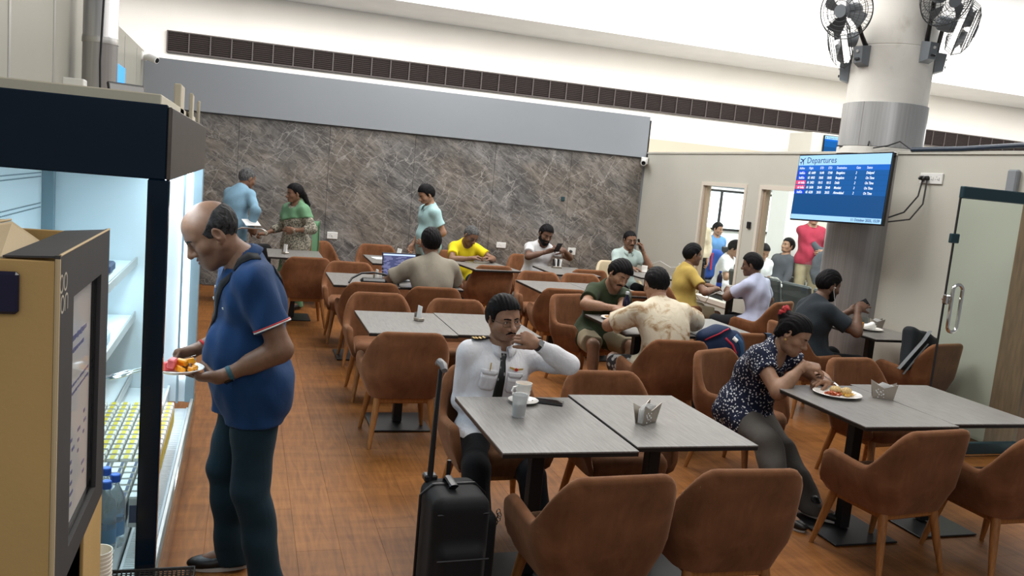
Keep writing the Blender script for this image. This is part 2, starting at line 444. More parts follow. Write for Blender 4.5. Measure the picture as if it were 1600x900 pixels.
HAIRLINES = {
 'short': ([-.13,-.07,-.045,-.028,-.012,.004,.012,.022,.032,.045,.06,.075,.1], [-.060,-.064,-.062,-.045,.012,.012,-.016,-.012,.018,.046,.062,.07,.075]),
 'fringe': ([-.13,-.07,-.045,-.028,-.012,.004,.012,.022,.032,.045,.06,.075,.1], [-.066,-.07,-.066,-.05,.008,.006,-.035,-.03,-.005,.03,.048,.055,.06]),
 'long': ([-.13,-.07,-.045,-.028,-.012,.004,.012,.022,.032,.045,.06,.075,.1], [-.066,-.072,-.07,-.055,.000,.004,.000,.002,.024,.05,.064,.072,.078]),
}
def head_build(Hc, R, s, h, o):
    """returns field of the head in person space; R columns right, forward, up"""
    T = lambda x, y, z: Hc + R@V(x, y, z)*s
    ex = .17*s; F = Field(Hc-ex*V(1,1,1.05), Hc+ex*V(1,1,1.0), h); fem = o.get('female', False); w = .94 if fem else 1.
    E = lambda c, r, k=.03, r3=None: F.u(p_ell(T(*c), V(*r)*s, R if r3 is None else R@r3), k)
    E((0,-.012,.036), (.0735,.091,.083), .0)
    E((0,-.045,.012), (.062,.058,.062), .04)
    E((0,.026,-.018), (.0585*w,.060,.078), .04)
    E((0,.042,.052), (.052,.035,.036), .04)
    jw = o.get('jaw', 1.)*w
    for sx in (-1,1):
        F.u(p_cone(T(sx*.049*jw,.002,-.052), T(sx*.013*jw,.066,-.094), .021*s, .018*s), .035)
        E((sx*.041*w,.058,-.022), (.024,.026,.024), .03)
        F.u(p_cone(T(sx*.012,.080,.024), T(sx*.044,.066,.026), (.0105 if not fem else .008)*s, .0095*s), .02)
    E((0,.070,-.092), (.023*w,.020,.020), .03)
    E((0,.071,-.058), (.031,.024,.026), .025)
    if o.get('jowl'): E((0,.035,-.085), (.052,.05,.032), .03)
    for sx in (-1,1):
        F.s_(p_ell(T(sx*.0325,.0955,.005), V(.0185,.017,.0125)*s, R), .012)
    # lids over the eyeball, nose, lips
    for sx in (-1,1):
        E((sx*.0315,.0735,.0045), (.0155,.0142,.0128), .006)
        if h < .0036 and o.get('eye', 1) > .02:
            F.s_(p_cone(T(sx*.0315-.0105,.0875,.0035), T(sx*.0315+.0105,.0875,.0035), .0050*s*o.get('eye', 1), .0050*s*o.get('eye', 1)), .0015)
    n = o.get('nose', 1.)
    F.u(p_cone(T(0,.082,.018), T(0,.103+.004*n,-.026), .0085*s, .0125*s), .014)
    F.u(p_sph(T(0,.106+.005*n,-.030), .0135*s*n), .010)
    for sx in (-1,1): F.u(p_ell(T(sx*.0155*n,.094,-.0335), V(.0095,.0115,.009)*s, R), .007)
    for sx in (-1,1):
        if h < .0036: F.s_(p_sph(T(sx*.0075,.104,-.0435), .0042*s), .004)
        F.u(p_cone(T(0,.0965,-.0585), T(sx*.022,.084,-.0625), .0060*s, .0036*s), .006)
        F.u(p_cone(T(0,.0955,-.0700), T(sx*.020,.084,-.0655), .0070*s, .0036*s), .006)
    if h < .0036: F.s_(p_cone(T(-.02,.0995,-.0635), T(.02,.0995,-.0635), .0028*s, .0028*s), .003)
    for sx in (-1,1):
        Re = RY(sx*.14)@RX(-.22)@RZ(-sx*.38)
        E((sx*.0765,-.010,-.004), (.0085,.0205,.0325), .006, Re)
        if h < .0045: F.s_(p_ell(T(sx*.0845,-.006,.002), V(.0055,.0105,.0185)*s, R@Re), .004)
        E((sx*.0735,-.001,-.032), (.007,.009,.010), .006)
    return F, T

def hair_build(Hc, R, s, h, o, headF):
    T = lambda x, y, z: Hc + R@V(x, y, z)*s
    st = o.get('style', 'short'); t = o.get('t', .012); top = o.get('top', .018)
    ext = V(.16,.19,.17)*s*1.15; F = Field(Hc-ext, Hc+ext, h)
    E = lambda c, r, k=.03: F.u(p_ell(T(*c), V(*r)*s, R), k)
    E((0,-.012,.036), (.0735+t,.091+t,.083+t), 0)
    E((0,-.045,.012), (.062+t,.058+t,.062+t), .03)
    E((0,.034,.048), (.054+t*.7,.042+t*.8,.040+t), .03)
    for c, r in o.get('lumps', ()): E(c, r, .02)
    if top > .012: E((0,.004,.058+top*.5), (.066,.082,.058+top*.5), .03)
    ys, zs = HAIRLINES[st if st in HAIRLINES else 'short']; ys = np.array(ys); zs = np.array(zs)
    ix = R[:,0]/s; iy = R[:,1]/s; iz = R[:,2]/s
    def reg(X, Y, Z):
        px, py, pz = X-Hc[0], Y-Hc[1], Z-Hc[2]
        x = np.abs(ix[0]*px+ix[1]*py+ix[2]*pz); y = iy[0]*px+iy[1]*py+iy[2]*pz; z = iz[0]*px+iz[1]*py+iz[2]*pz
        d = (np.interp(y, ys, zs)-z)*s
        if st == 'bald': d = np.maximum(d, (z-.074+np.maximum(y+.05, 0)*.60-x*.10)*s)
        if o.get('recede'): d = np.maximum(d, (y-.062+o['recede']*np.abs(x-.04)*-1+.0*z)*s*.7*(z > .04)-(z <= .04)*1.)
        if o.get('part'): d = np.maximum(d, (.0035-np.abs(ix[0]*px+ix[1]*py+ix[2]*pz-o['part']))*s-(z < .09)*1)
        return d
    F.mx(reg)
    for a, b, r1, r2 in o.get('locks', ()): F.u(p_cone(T(*a), T(*b), r1*s, r2*s), .012)
    rs = np.random.RandomState(o.get('seed', 3)); ph = rs.uniform(0, 6, 4)
    def nz(X, Y, Z):
        px, py, pz = (X-Hc[0])/s, (Y-Hc[1])/s, (Z-Hc[2])/s
        return .0016*s*(np.sin(210*px+25*py+ph[0])*np.sin(60*py+70*pz+ph[1])+.6*np.sin(330*px-60*pz+ph[2]))
    F.disp(nz); return F

class Person: pass
def person(label, xy, yaw, skin, body=None, head=None, hair=None, legs=None, arms=None, top=None, bottom=None, shoes=None, res=1., group=None, name='person'):
    body = body or {}; head = head or {}; legs = legs or {}; arms = arms or {}; o = Person()
    root = thing(name, label, 'person', (xy[0], xy[1], 0), yaw, group)
    s = body.get('s', 1.); sit = body.get('sit', False); fem = body.get('female', False); fat = body.get('fat', 0.)
    hb, hh, hd = .0125*res, (.0030 if res < .8 else .0034 if res < 1.1 else .0048 if res < 1.6 else .006), (.0032 if res < .8 else .004 if res < 1.1 else .0055)
    A = -body.get('lean', 0); b2 = -body.get('bend', 0); sd = body.get('side', 0); tw = body.get('twist', 0)
    Z = RZ(-yaw); wl = lambda p: Z@(np.array(p, float)-V(xy[0], xy[1], 0))         # world -> person space
    P = V(body.get('px', 0), body.get('py', 0), body.get('pz', .50 if sit else .925*s))
    R0 = RZ(tw*.2)@RY(sd*.4)@RX(A*.4); R1 = RZ(tw*.7)@RY(sd*.9)@RX(A*.9+b2*.4); R2 = RZ(tw)@RY(sd)@RX(A+b2)
    Wt = P+R0@V(0,0,.155)*s; Ch = Wt+R1@V(0,0,.165)*s; Nb = Ch+R2@V(0,0,.175)*s
    shw = body.get('shw', .142 if fem else .160)*s; shr = body.get('shrug', 0)
    hy, hp, hr = [D(q) for q in head.get('rot', (0,0,0))]
    Rn = RZ(tw*.9+hy*.4)@RX(-hp*.45+A*.55+b2*.5); Hc = Nb+Rn@V(0,.012,.158)*s + V(*head.get('off', (0,0,0)))
    Rh = RZ(tw*.9+hy)@RX(-hp)@RY(hr); hs = s*head.get('size', 1.05)
    o.__dict__.update(root=root, s=s, P=P, Wt=Wt, Ch=Ch, Nb=Nb, R0=R0, R1=R1, R2=R2, Hc=Hc, Rh=Rh, yaw=yaw, wl=wl, hs=hs)
    o.HT = lambda x, y, z: Hc+Rh@V(x, y, z)*hs
    UA, FA = .285*s*body.get('arm', 1), .255*s*body.get('arm', 1)
    ar = {}
    for k, sx in (('R',1),('L',-1)):
        a = dict(arms.get(k, {})); S = Ch+R2@(V(sx*1., 0, .115/.178*.178/s if False else 0)*shw)+R2@V(0,-.005,.108+shr)*s
        S = S+V(*a.get('sh', (0,0,0)))
        T = a.get('to'); T = S+R2@V(sx*.07,.06,-.52)*s if T is None else wl(T)
        hint = V(*a.get('hint', (sx*.5,-.8,-.4))); d = T-S; L = np.linalg.norm(d)
        mxl = (UA+FA)*.995
        if L > mxl:
            print('ARM short', label[:30], k, round(L-mxl, 3)); T = S+d*mxl/L; d = T-S; L = mxl
        L = max(L, .12); dn = d/np.linalg.norm(d); ca = (UA*UA+L*L-FA*FA)/(2*UA*L); ca = max(-1, min(1, ca))
        hn = nrm(hint-dn*(hint@dn)); El = S+dn*UA*ca+hn*UA*math.sqrt(1-ca*ca)
        fd = nrm(wl_dir(Z, a['f'])) if 'f' in a else nrm(T-El)
        pn = wl_dir(Z, a['n']) if 'n' in a else R2@V(-sx,0,0)
        pn = nrm(pn-fd*(pn@fd)); side = np.cross(fd, pn)*(-sx)      # thumb side
        ar[k] = dict(S=S, E=El, W=T, f=fd, n=pn, side=side, **{q: a[q] for q in ('curl','thumb','spread','thumb_in') if q in a})
    o.arm = ar
    lg = {}; TH, SH = .425*s, .405*s
    for k, sx in (('R',1),('L',-1)):
        l = legs.get(k, {}); H = P+R0@V(sx*.088,0,-.03)*s
        if sit: df = (sx*.13, .40, .075)
        else: df = (sx*.10, -.02, .08)
        Tt = wl((*l['to'], .078*s)) if 'to' in l and len(l['to']) == 2 else wl(l['to']) if 'to' in l else V(*l.get('loc', df))+V(P[0],P[1],0)*(1 if 'loc' not in l else 0)
        hint = V(*l.get('hint', (sx*.25,1,.5 if sit else 0))); d = Tt-H; L = np.linalg.norm(d)
        if L > (TH+SH)*.998:
            print('LEG short', label[:30], k, round(L-(TH+SH), 3)); d = d*(TH+SH)*.998/L; Tt = H+d; L = (TH+SH)*.998
        dn = d/L; ca = max(-1, min(1, (TH*TH+L*L-SH*SH)/(2*TH*L))); hn = nrm(hint-dn*(hint@dn))
        Kn = H+dn*TH*ca+hn*TH*math.sqrt(1-ca*ca)
        fy = l.get('toe', -sx*.2); ft = RZ(fy)@V(0,1,0)
        lg[k] = dict(H=H, K=Kn, A=Tt, f=ft)
    o.leg = lg
    pts = [P, Wt, Ch, Nb, Hc] + [ar[k][q] for k in 'RL' for q in 'SEW'] + [lg[k][q] for k in 'RL' for q in 'HKA']
    lo = np.min(pts, 0)-.22; hi = np.max(pts, 0)+.22; lo[2] = max(lo[2], -.02)
    bf = .02*fat
    def torso(F, e=0., low=0.):
        F.u(p_ell(P, V((.165+(.012 if fem else 0)+bf)*s+e, (.112+bf)*s+e, .115*s+e), R0), 0)
        F.u(p_ell(P+R0@V(0,-.04,-.035)*s, V(.150*s+e, .095*s+e, .095*s+e), R0), .05)
        F.u(p_ell(Wt, V(((.128 if fem else .142)+bf*1.3)*s+e, (.098+bf*1.2)*s+e, .15*s+e), R1), .07)
        if fat > 0: F.u(p_ell((Wt+P)/2+R1@V(0,.04+.035*fat,.03)*s, V((.135+.01*fat)*s+e, (.10+.025*fat)*s+e, .14*s+e), R1), .06)
        F.u(p_ell(Ch+R2@V(0,.004,.0)*s, V((.140 if fem else .158)*s+e, (.104+bf*.5)*s+e, .165*s+e), R2), .07)
        if fem:
            for sx in (-1,1): F.u(p_ell(Ch+R2@V(sx*.068,.078,-.03)*s, V(.058*s+e,.055*s+e,.058*s+e), R2), .04)
        else:
            for sx in (-1,1): F.u(p_ell(Ch+R2@V(sx*.07,.062,.03)*s, V(.075*s+e,.042*s+e,.06*s+e), R2), .05)
        for k in 'RL':
            S = ar[k]['S']; F.u(p_cone(Ch+R2@V(0,-.01,.105)*s, S, .062*s+e*.7, .058*s+e*.7), .05)
            F.u(p_cone(Nb+R2@V(0,-.022,.012)*s, S*.9+Nb*.1, .05*s+e*.5, .042*s+e*.5), .045)
    def arm(F, k, e=0., e2=None, upto=1., r=1.):
        a = ar[k]; e2 = e if e2 is None else e2; ra, rb, rc, rd = .050*s*r*body.get('armr', 1), .041*s*r*body.get('armr', 1), .040*s*r*body.get('armr', 1), .0265*s*r
        F.u(p_cone(a['S'], a['E'], ra+e, rb+e2), .04)
        if upto > .5:
            F.u(p_cone(a['E'], a['W'], rc+e2, rd+e2*.8), .02)
            m = a['E']*.7+a['W']*.3; F.u(p_cone(a['E']*.9+a['W']*.1, a['E']*.5+a['W']*.5, .041*s*r*body.get('armr', 1)+e2, .034*s*r*body.get('armr', 1)+e2), .03)
    def leg(F, k, e=0., e2=None, tight=0):
        l = lg[k]; e2 = e if e2 is None else e2
        F.u(p_cone(l['H'], l['K'], .088*s*(1+.12*fat*.5)+e, .056*s+e), .05)
        F.u(p_cone(l['K'], l['A'], .054*s+e, .036*s+e2), .025)
        ax = nrm(l['A']-l['K']); bk = nrm(l['H']-l['K'])*.5; cv = l['K']*.68+l['A']*.32; side = nrm(-l['f']+ax*(l['f']@ax))
        F.u(p_ell(cv+side*.018*s, V(.047*s+e,.050*s+e,.11*s+e), frame(l['f'], -ax) if abs(nrm(l['f'])@ax) < .95 else None), .04)
    # ---- body: one continuous skin surface, head and hands resolved finer
    B = Field(lo, hi, hb); torso(B, -.006)
    for k in 'RL':
        arm(B, k, 0, None, 1., .90 if top and top.get('sleeve', .62) > 1 else 1.); leg(B, k, -.004)
        l = lg[k]; B.u(p_cone(l['A'], l['A']+l['f']*.12*s-V(0,0,.035*s), .032*s, .026*s), .03)
    nt = Nb+R2@V(0,-.006,.0)*s; nh = o.HT(0,-.022,-.07)
    neckr = (.047 if fem else .056)*s*body.get('neck', 1)
    B.u(p_cone(nt-R2@V(0,0,.03)*s, nh*.75+nt*.25, neckr*1.08, neckr*.965), .035)
    bv, bf_ = B.nets(); VV = [bv]; FF = [bf_]; TT = [np.ones((len(bv),3))]
    hF, HT = head_build(Hc, Rh, hs, hh, dict(head, female=fem))
    hF.u(p_cone(nh*.35+nt*.65, nh+(Hc-nh)*.35, neckr, neckr*.96), .03)
    hF.cut(nh*.45+nt*.55, nt-nh)
    hv, hf = hF.nets(); q = (hv-Hc)@Rh/hs; t = np.ones((len(hv),3))
    lip = np.exp(-((q[:,0]/.021)**4+((q[:,2]+.0645)/.0095)**4))*(q[:,1] > .07)
    lc = V(*head.get('lip', (.78,.62,.62))); t = t*(1-lip[:,None])+lc*lip[:,None]
    eye = np.maximum(np.exp(-(((q[:,0]-.0315)/.02)**2+((q[:,2]-.003)/.013)**2)), np.exp(-(((q[:,0]+.0315)/.02)**2+((q[:,2]-.003)/.013)**2)))*(q[:,1] > .05)
    t *= 1-.22*eye[:,None]
    if head.get('stubble'):
        w = np.clip((-.038-q[:,2])/.02, 0, 1)*np.clip((q[:,1]-.0)/.02, 0, 1)*(1-lip); t = t*(1-w[:,None]*head['stubble']*V(.85,.8,.72))
    if head.get('scalp'):   # clipped hair shadow on the scalp
        w = np.clip((q[:,2]-.03)/.03, 0, 1)*np.clip((.05-q[:,1])/.03, 0, 1); t = t*(1-w[:,None]*head['scalp'])
    VV.append(hv); FF.append(hf); TT.append(t)
    for k in 'RL':
        a = ar[k]; c = a['W']+a['f']*.09; Hf = Field(np.minimum(c-.13, a['W']-.08), np.maximum(c+.13, a['W']+.08), hd)
        ws = .0265*s; back = nrm(a['E']-a['W'])
        Hf.u(p_cone(a['W']+back*.07*s, a['W']+a['f']*.012, .031*s, ws), 0)
        Hf.u(p_ell(a['W']+a['f']*.02, V(.031,.035,.021)*s, np.array([a['side'], a['f'], a['n']]).T), .02)
        hand_field(Hf, a['W'], a['f'], a['n'], a['side'], s*body.get('hand', 1.), a.get('curl', (.3,.35,.4,.45)), a.get('thumb', .4), a.get('spread', 1.), a.get('thumb_in', .3))
        Hf.cut(a['W']+back*.05*s, back); v, f = Hf.nets(); VV.append(v); FF.append(f); TT.append(np.ones((len(v),3))*V(.97,.95,.94))
    off = 0; fs = []
    for v, f in zip(VV, FF): fs.append(f+off); off += len(v)
    me = raw_mesh('body', np.concatenate(VV), np.concatenate(fs), [skin], True, 180)
    at = me.attributes.new('tint', 'FLOAT_COLOR', 'POINT'); tt = np.concatenate(TT); at.data.foreach_set('color', np.c_[tt, np.ones(len(tt))].astype(np.float32).ravel())
    link(bpy.data.objects.new('body', me), root)
    def part(nm, F, m, **kw):
        v, f = F.nets() if isinstance(F, Field) else F
        if len(v) == 0: return None
        return link(bpy.data.objects.new(nm, raw_mesh(nm, v, f, [m], True, 180)), root)
    o.part = part; o.torso = torso; o.armf = arm; o.legf = leg; o.lo = lo; o.hi = hi; o.hb = hb; o.HF = hF; o.hh = hh
    # ---- eyes
    if res < 1.6 and head.get('eyes', True):
        for sx in (-1,1):
            m = MB(); c = o.HT(sx*.0315,.0735,.0045); r = .0122*hs; g = nrm(Rh@V(head.get('gaze', (0,0))[0], 1, head.get('gaze', (0,0))[1]))
            Rg = frame(g, Rh[:,2]); ringsv = []
            for i, a in enumerate((8, 22, 27, 50, 90, 140)):
                ringsv.append([c+Rg@V(r*math.sin(D(a))*math.cos(u), r*math.cos(D(a)), r*math.sin(D(a))*math.sin(u)) for u in np.linspace(0, 2*math.pi, 13)[:-1]])
            m.mat(1); m.rings(ringsv[:3]); m.mat(0); m.rings(ringsv[2:])
            m.build('eye', [M['eye_white'], M['iris']], root, True, 180)
    # ---- hair of scalp, brows, moustache, beard
    hair = hair or {}; hm = hair.get('mat', M['hair'])
    if hair.get('style') != 'none':
        part('hair', hair_build(Hc, Rh, hs, hh*1.1, hair, hF), hm)
    FH = Field(Hc-.14*hs, Hc+.14*hs, min(hh, .0036))
    bt = hair.get('brow', 1.)
    for sx in (-1,1):
        ps = [o.HT(sx*x, y, z) for x, y, z in ((.012,.0935,.0215),(.027,.0900,.0245),(.042,.0800,.0225),(.051,.0685,.0170))]
        for a, b, r in zip(ps, ps[1:], (.0042,.0040,.0030)): FH.u(p_cone(a, b, r*hs*bt, r*hs*.85*bt), .003)
    part('eyebrows', FH, hm)
    if hair.get('moustache'):
        Fm = Field(Hc-.14*hs, Hc+.14*hs, min(hh, .0036)); g = hair['moustache']
        for sx in (-1,1):
            ps = [o.HT(sx*x, y, z) for x, y, z in ((.003,.0975,-.0475),(.014,.0945,-.0500),(.026,.0855,-.0575),(.031,.0815,-.064))]
            for a, b, r in zip(ps, ps[1:], (.0062,.0058,.0042)): Fm.u(p_cone(a, b, r*hs*g, r*hs*.85*g), .005)
        part('moustache', Fm, hm)
    if hair.get('beard'):
        t = hair['beard']; Fb = Field(Hc-.17*hs, Hc+.17*hs, max(hh, .0036)); E = lambda c, r: Fb.u(p_ell(o.HT(*c), V(*r)*hs, Rh), .025)
        E((0,.026,-.018), (.062+t,.060+t,.078+t)); E((0,.070,-.092), (.024+t,.020+t,.020+t)); E((0,.071,-.058), (.031+t,.0225+t,.026+t))
        for sx in (-1,1): Fb.u(p_cone(o.HT(sx*.054,.002,-.055), o.HT(sx*.018,.066,-.094), (.021+t)*hs, (.019+t)*hs), .03)
        def reg(X, Y, Zz):
            px, py, pz = X-Hc[0], Y-Hc[1], Zz-Hc[2]; f = lambda i: (Rh[0,i]*px+Rh[1,i]*py+Rh[2,i]*pz)/hs
            x, y, z = np.abs(f(0)), f(1), f(2); lim = np.where(x < .024, -.074, -.044+(x-.03)*.9)
            return np.maximum(np.maximum(z-lim, -.004-y), 0*x-9.)*hs
        Fb.mx(reg); part('beard', Fb, hm)
    # ---- clothing
    if bottom:
        F = Field(np.array(lo), V(hi[0], hi[1], P[2]+.30), hb*.85); e = bottom.get('e', .014)
        F.u(p_ell(P, V((.167+(.012 if fem else 0)+bf)*s+e, (.114+bf)*s+e, .12*s+e), R0), 0)
        F.u(p_ell(P+R0@V(0,-.042,-.035)*s, V(.150*s+e, .098*s+e, .095*s+e), R0), .05)
        F.u(p_ell(Wt, V((.140+bf)*s+e, (.1+bf)*s+e, .13*s+e), R1), .05)
        kind = bottom.get('kind', 'trousers')
        for k in 'RL':
            l = lg[k]; flare = bottom.get('flare', .020)
            F.u(p_cone(l['H'], l['K'], .092*s*(1+.05*fat)+e, .060*s+e*(2.2 if kind == 'shorts' else 1)), .05)
            if kind == 'trousers':
                F.u(p_cone(l['K'], l['A']+V(0,0,-.045), .057*s+e, .038*s+flare), .03)
                F.u(p_cone(l['K']*.8+l['A']*.2-l['f']*.015*s, l['K']*.5+l['A']*.5-l['f']*.012*s, .050*s+e, .046*s+e), .03)
        F.disp(wrinkle(bottom.get('seed', 5), bottom.get('wr', .0045), 30))
        for k in 'RL':
            l = lg[k]
            if kind == 'shorts':
                ax = nrm(l['K']-l['H']); pc = l['H']+(l['K']-l['H'])*bottom.get('cut', .82)
                F.cut(pc, ax, np.minimum(l['K'], pc)-.16, np.maximum(l['K'], pc)+.16)
            else: F.cut(l['A']+V(0,0,-.05), V(0,0,-1), l['A']-.2, l['A']+.2)
        F.cut(P+R0@V(0,0,bottom.get('waist', .09))*s, R0@V(0,0,1)); o.BF = F
        part(bottom.get('name', kind), F, bottom['mat'])
    if top:
        F = Field(V(lo[0],lo[1],min(P[2]-.30, lo[2]+.6)), V(hi[0],hi[1],max(Nb[2], max(ar[k]['S'][2] for k in 'RL'), max(ar[k]['E'][2] for k in 'RL'), max(ar[k]['W'][2] for k in 'RL'))+.12), hb*top.get('h', .8)); e = top.get('e', .012)
        torso(F, e)
        F.u(p_ell(Ch+R2@V(0,-.028,.015)*s, V((.140 if fem else .160)*s+e, .088*s+e, .15*s+e), R2), .08)
        hem = top.get('hem', -.10); he = top.get('he', .012)
        F.u(p_ell(P+R0@V(0,.0,-.02)*s, V((.167+(.014 if fem else 0)+bf)*s+e+he, (.118+bf)*s+e+he, .16*s+e), R0), .05)
        if top.get('skirt'): F.u(p_cone(P, P-V(0,0,top['skirt']), .15*s, .19*s), .06)
        for k in 'RL':
            l = lg[k]; q = l['H']+(l['K']-l['H'])*.34; F.u(p_cone(l['H'], q, .094*s*(1+.05*fat)+e+he, .080*s+e+he), .04)
        sl = top.get('sleeve', .62)
        for k in 'RL':
            a = ar[k]; G = Field(F.lo, F.lo+1, F.h); G.n = F.n; G.d = np.full(F.n, 9., np.float32)
            if sl <= 1:
                G.u(p_cone(a['S'], a['S']+(a['E']-a['S'])*(sl+.12), .054*s*body.get('armr', 1)+e, (.050 if sl > .4 else .052)*s*body.get('armr', 1)+e*1.7), 0)
                ax = nrm(a['E']-a['S']); pc = a['S']+(a['E']-a['S'])*sl; o.__dict__.setdefault('hem', {})[k] = (pc, ax)
                G.cut(pc, ax)
            else:
                arm(G, k, e*1.1, top.get('cuff', .012), 1., 1.02)
                ax = nrm(a['W']-a['E']); G.s_(cyl_cut(a['W']-ax*top.get('cuffback', .02), ax, .07*s, .1*s), 0)
            kk = .035; hh_ = np.maximum(kk-np.abs(F.d-G.d), 0)/kk; F.d = np.minimum(F.d, G.d)-hh_*hh_*kk*.25
        F.disp(wrinkle(top.get('seed', 2), top.get('wr', .006), top.get('wf', 26)))
        F.cut(P+R0@V(0,0,hem)*s, -(R0@V(0,0,1)))
        nk = top.get('neck', .066)   # neck opening
        nu = nrm(nh-nt)
        F.s_(p_cone(nt+R2@V(0,.018+top.get('nfwd', 0),top.get('nlow', .018))*s, nt+nu*.25, nk*s, nk*s*1.25), .01)
        if top.get('scoop'): F.s_(p_ell(nt+R2@V(0,.085,-.01)*s, V(.085,.09,top['scoop'])*s, R2), .01)
        if top.get('vopen'): F.s_(p_cone(nt+R2@V(0,.07,.03)*s, nt+R2@V(0,.12,-top['vopen'])*s, .035*s, .008*s), .004)
        o.TF = F; part(top.get('name', 'shirt'), F, top['mat'])
        if top.get('crew', not top.get('collar') and not fem and sl <= 1):
            cm = MB(); base = nt+nu*.010*s; N = 40; rr = nk*s*1.02; fw = nrm(R2@V(0,1,0)-nu*((R2@V(0,1,0))@nu)); rt = np.cross(fw, nu)
            ring0 = [base+fw*(.016*s)+(fw*math.cos(a)*1.02+rt*math.sin(a))*(rr+.035)+nu*.05 for a in np.linspace(0, 2*math.pi, N+1)[:-1]]
            Q = F.march(np.array(ring0), -nu+0*nu, .25, .0); ok = [q if np.linalg.norm(q-r0) < .14 else r0-nu*.06 for q, r0 in zip(Q, ring0)]
            ctr = base+fw*.016*s; pts = []
            for a in np.linspace(0, 2*math.pi, N+1)[:-1]:
                d = fw*math.cos(a)*1.02+rt*math.sin(a); pts.append(ctr+d*(rr-.001)+nu*(-.012-.020*max(0, math.cos(a))))
            cm.tube(pts, .0075, 8, closed=True, flat=(1.,.7)); cm.build('neckband', top.get('collar_mat', top['mat']), root, True, 180)
        if top.get('collar'):
            cm = MB(); rows = []; cr = neckr*1.10+.008; up = nu; fw = nrm(R2@V(0,1,0)-up*((R2@V(0,1,0))@up)); rt = np.cross(fw, up)
            base = nt+up*.012*s+fw*.006; N = 26; g = top.get('gap', .42)
            for j, (dr, dz, fz) in enumerate(((-.004,-.012,0), (.000,.020,0), (.006,.024,0), (.015,.013,.3), (.025,-.016,1.))):
                row = []
                for i in range(N+1):
                    a = g+(2*math.pi-2*g)*i/N; ca, sa = math.cos(a), math.sin(a); front = max(0, ca)
                    r = cr+dr*s; zz = dz*s-.030*s*max(0, ca+.1)-.022*s*front**3*fz
                    row.append(base+(fw*ca*1.08+rt*sa)*r*(1+.0*front)+up*zz+fw*.012*s*front*fz*front)
                rows.append(row)
            P_ = np.array(rows); cm.grid(P_); ob = cm.build('collar', top.get('collar_mat', top['mat']), root, True, 80)
            sm = ob.modifiers.new('thick', 'SOLIDIFY'); sm.thickness = .004; sm.offset = 0
    if shoes:
        for k in 'RL':
            l = lg[k]; c = l['A']; f = l['f']; Rf = frame(f, V(0,0,1)); z0 = l['A'][2]-.078*s; F = Field(c-.26, c+.26, max(.006, hb*.55))
            gp = lambda x, y, z: V(c[0], c[1], z0)+Rf@V(x, y, z)*s
            F.u(p_ell(gp(0,.0,.045), V(.038,.07,.045)*s, Rf), 0); F.u(p_ell(gp(0,.11,.032), V(.045,.09,.032)*s, Rf), .04); F.u(p_cone(gp(0,-.005,.05), c+V(0,0,.015), .040*s, .040*s), .03)
            F.cut(gp(0,0,.002), V(0,0,-1)); part('shoe', F, shoes)
            if top is not None and res < 1.1:
                m = MB(); outl = [gp(.045*math.sin(a)*(1.02), .055+.128*math.cos(a), .001) for a in np.linspace(0, 2*math.pi, 25)[:-1]]
                m.rings([outl, [q+V(0,0,.016*s) for q in outl]]); m.build('sole', M['sole'], root)
    return o
def wl_dir(Z, v): return Z@np.array(v, float)
def cyl_cut(p, ax, r, L):
    """half-cylinder starting at p along ax, flat at p"""
    p = np.array(p, float); ax = nrm(ax); c = p+ax*L/2; ext = np.abs(ax)*L/2+r
    def fn(X, Y, Z):
        px, py, pz = X-p[0], Y-p[1], Z-p[2]; t = px*ax[0]+py*ax[1]+pz*ax[2]
        rr = np.sqrt(np.maximum(px*px+py*py+pz*pz-t*t, 0))
        return np.maximum(np.maximum(-t, t-L), rr-r)
    return c-ext, c+ext, fn
def glasses(o, m, rim=.0013, w=.0225, hgt=.0150):
    g = MB()
    for sx in (-1,1):
        c = [(sx*.0325+w*abs(math.cos(a))**.62*np.sign(math.cos(a)), .0945-.10*abs(w*math.cos(a))*(math.cos(a)*sx > 0), -.001+hgt*abs(math.sin(a))**.62*np.sign(math.sin(a))) for a in np.linspace(0, 2*math.pi, 29)[:-1]]
        g.tube([o.HT(*q) for q in c], rim*o.hs, 5, closed=True)
        g.tube([o.HT(sx*(.0325+w), .0935, .004), o.HT(sx*.073,.070,.008), o.HT(sx*.079,.01,.008), o.HT(sx*.079,-.012,-.002)], rim*o.hs, 5)
    g.tube([o.HT(-.0125,.0955,.003), o.HT(0,.0975,.006), o.HT(.0125,.0955,.003)], rim*o.hs, 5)
    return g.build('glasses', m, o.root)
def wrist_band(o, k, t, m, r=.031, w=.012, name='bracelet'):
    a = o.arm[k]; ax = nrm(a['E']-a['W']); c = a['W']+ax*t; b = MB()
    u = a['side']; v = np.cross(ax, u); ring = [c+(u*math.cos(q)*1.06+v*math.sin(q)*.96)*r*o.s for q in np.linspace(0, 2*math.pi, 21)[:-1]]
    b.rings([[q-ax*w/2 for q in ring], [q-ax*w*.3+nrm(q-c)*.0025 for q in ring], [q+ax*w*.3+nrm(q-c)*.0025 for q in ring], [q+ax*w/2 for q in ring]], False)
    return b.build(name, m, o.root)
def watch(o, k, t, strap, face):
    w = wrist_band(o, k, t, strap, .0315, .018, 'watch'); a = o.arm[k]; ax = nrm(a['E']-a['W']); c = a['W']+ax*t-a['n']*.0315*o.s
    b = MB(); b.box(c, (.034,.036,.010), np.array([np.cross(ax, -a['n']), ax, -a['n']]).T, .003); f = b.build('watch_face', face, w); return w
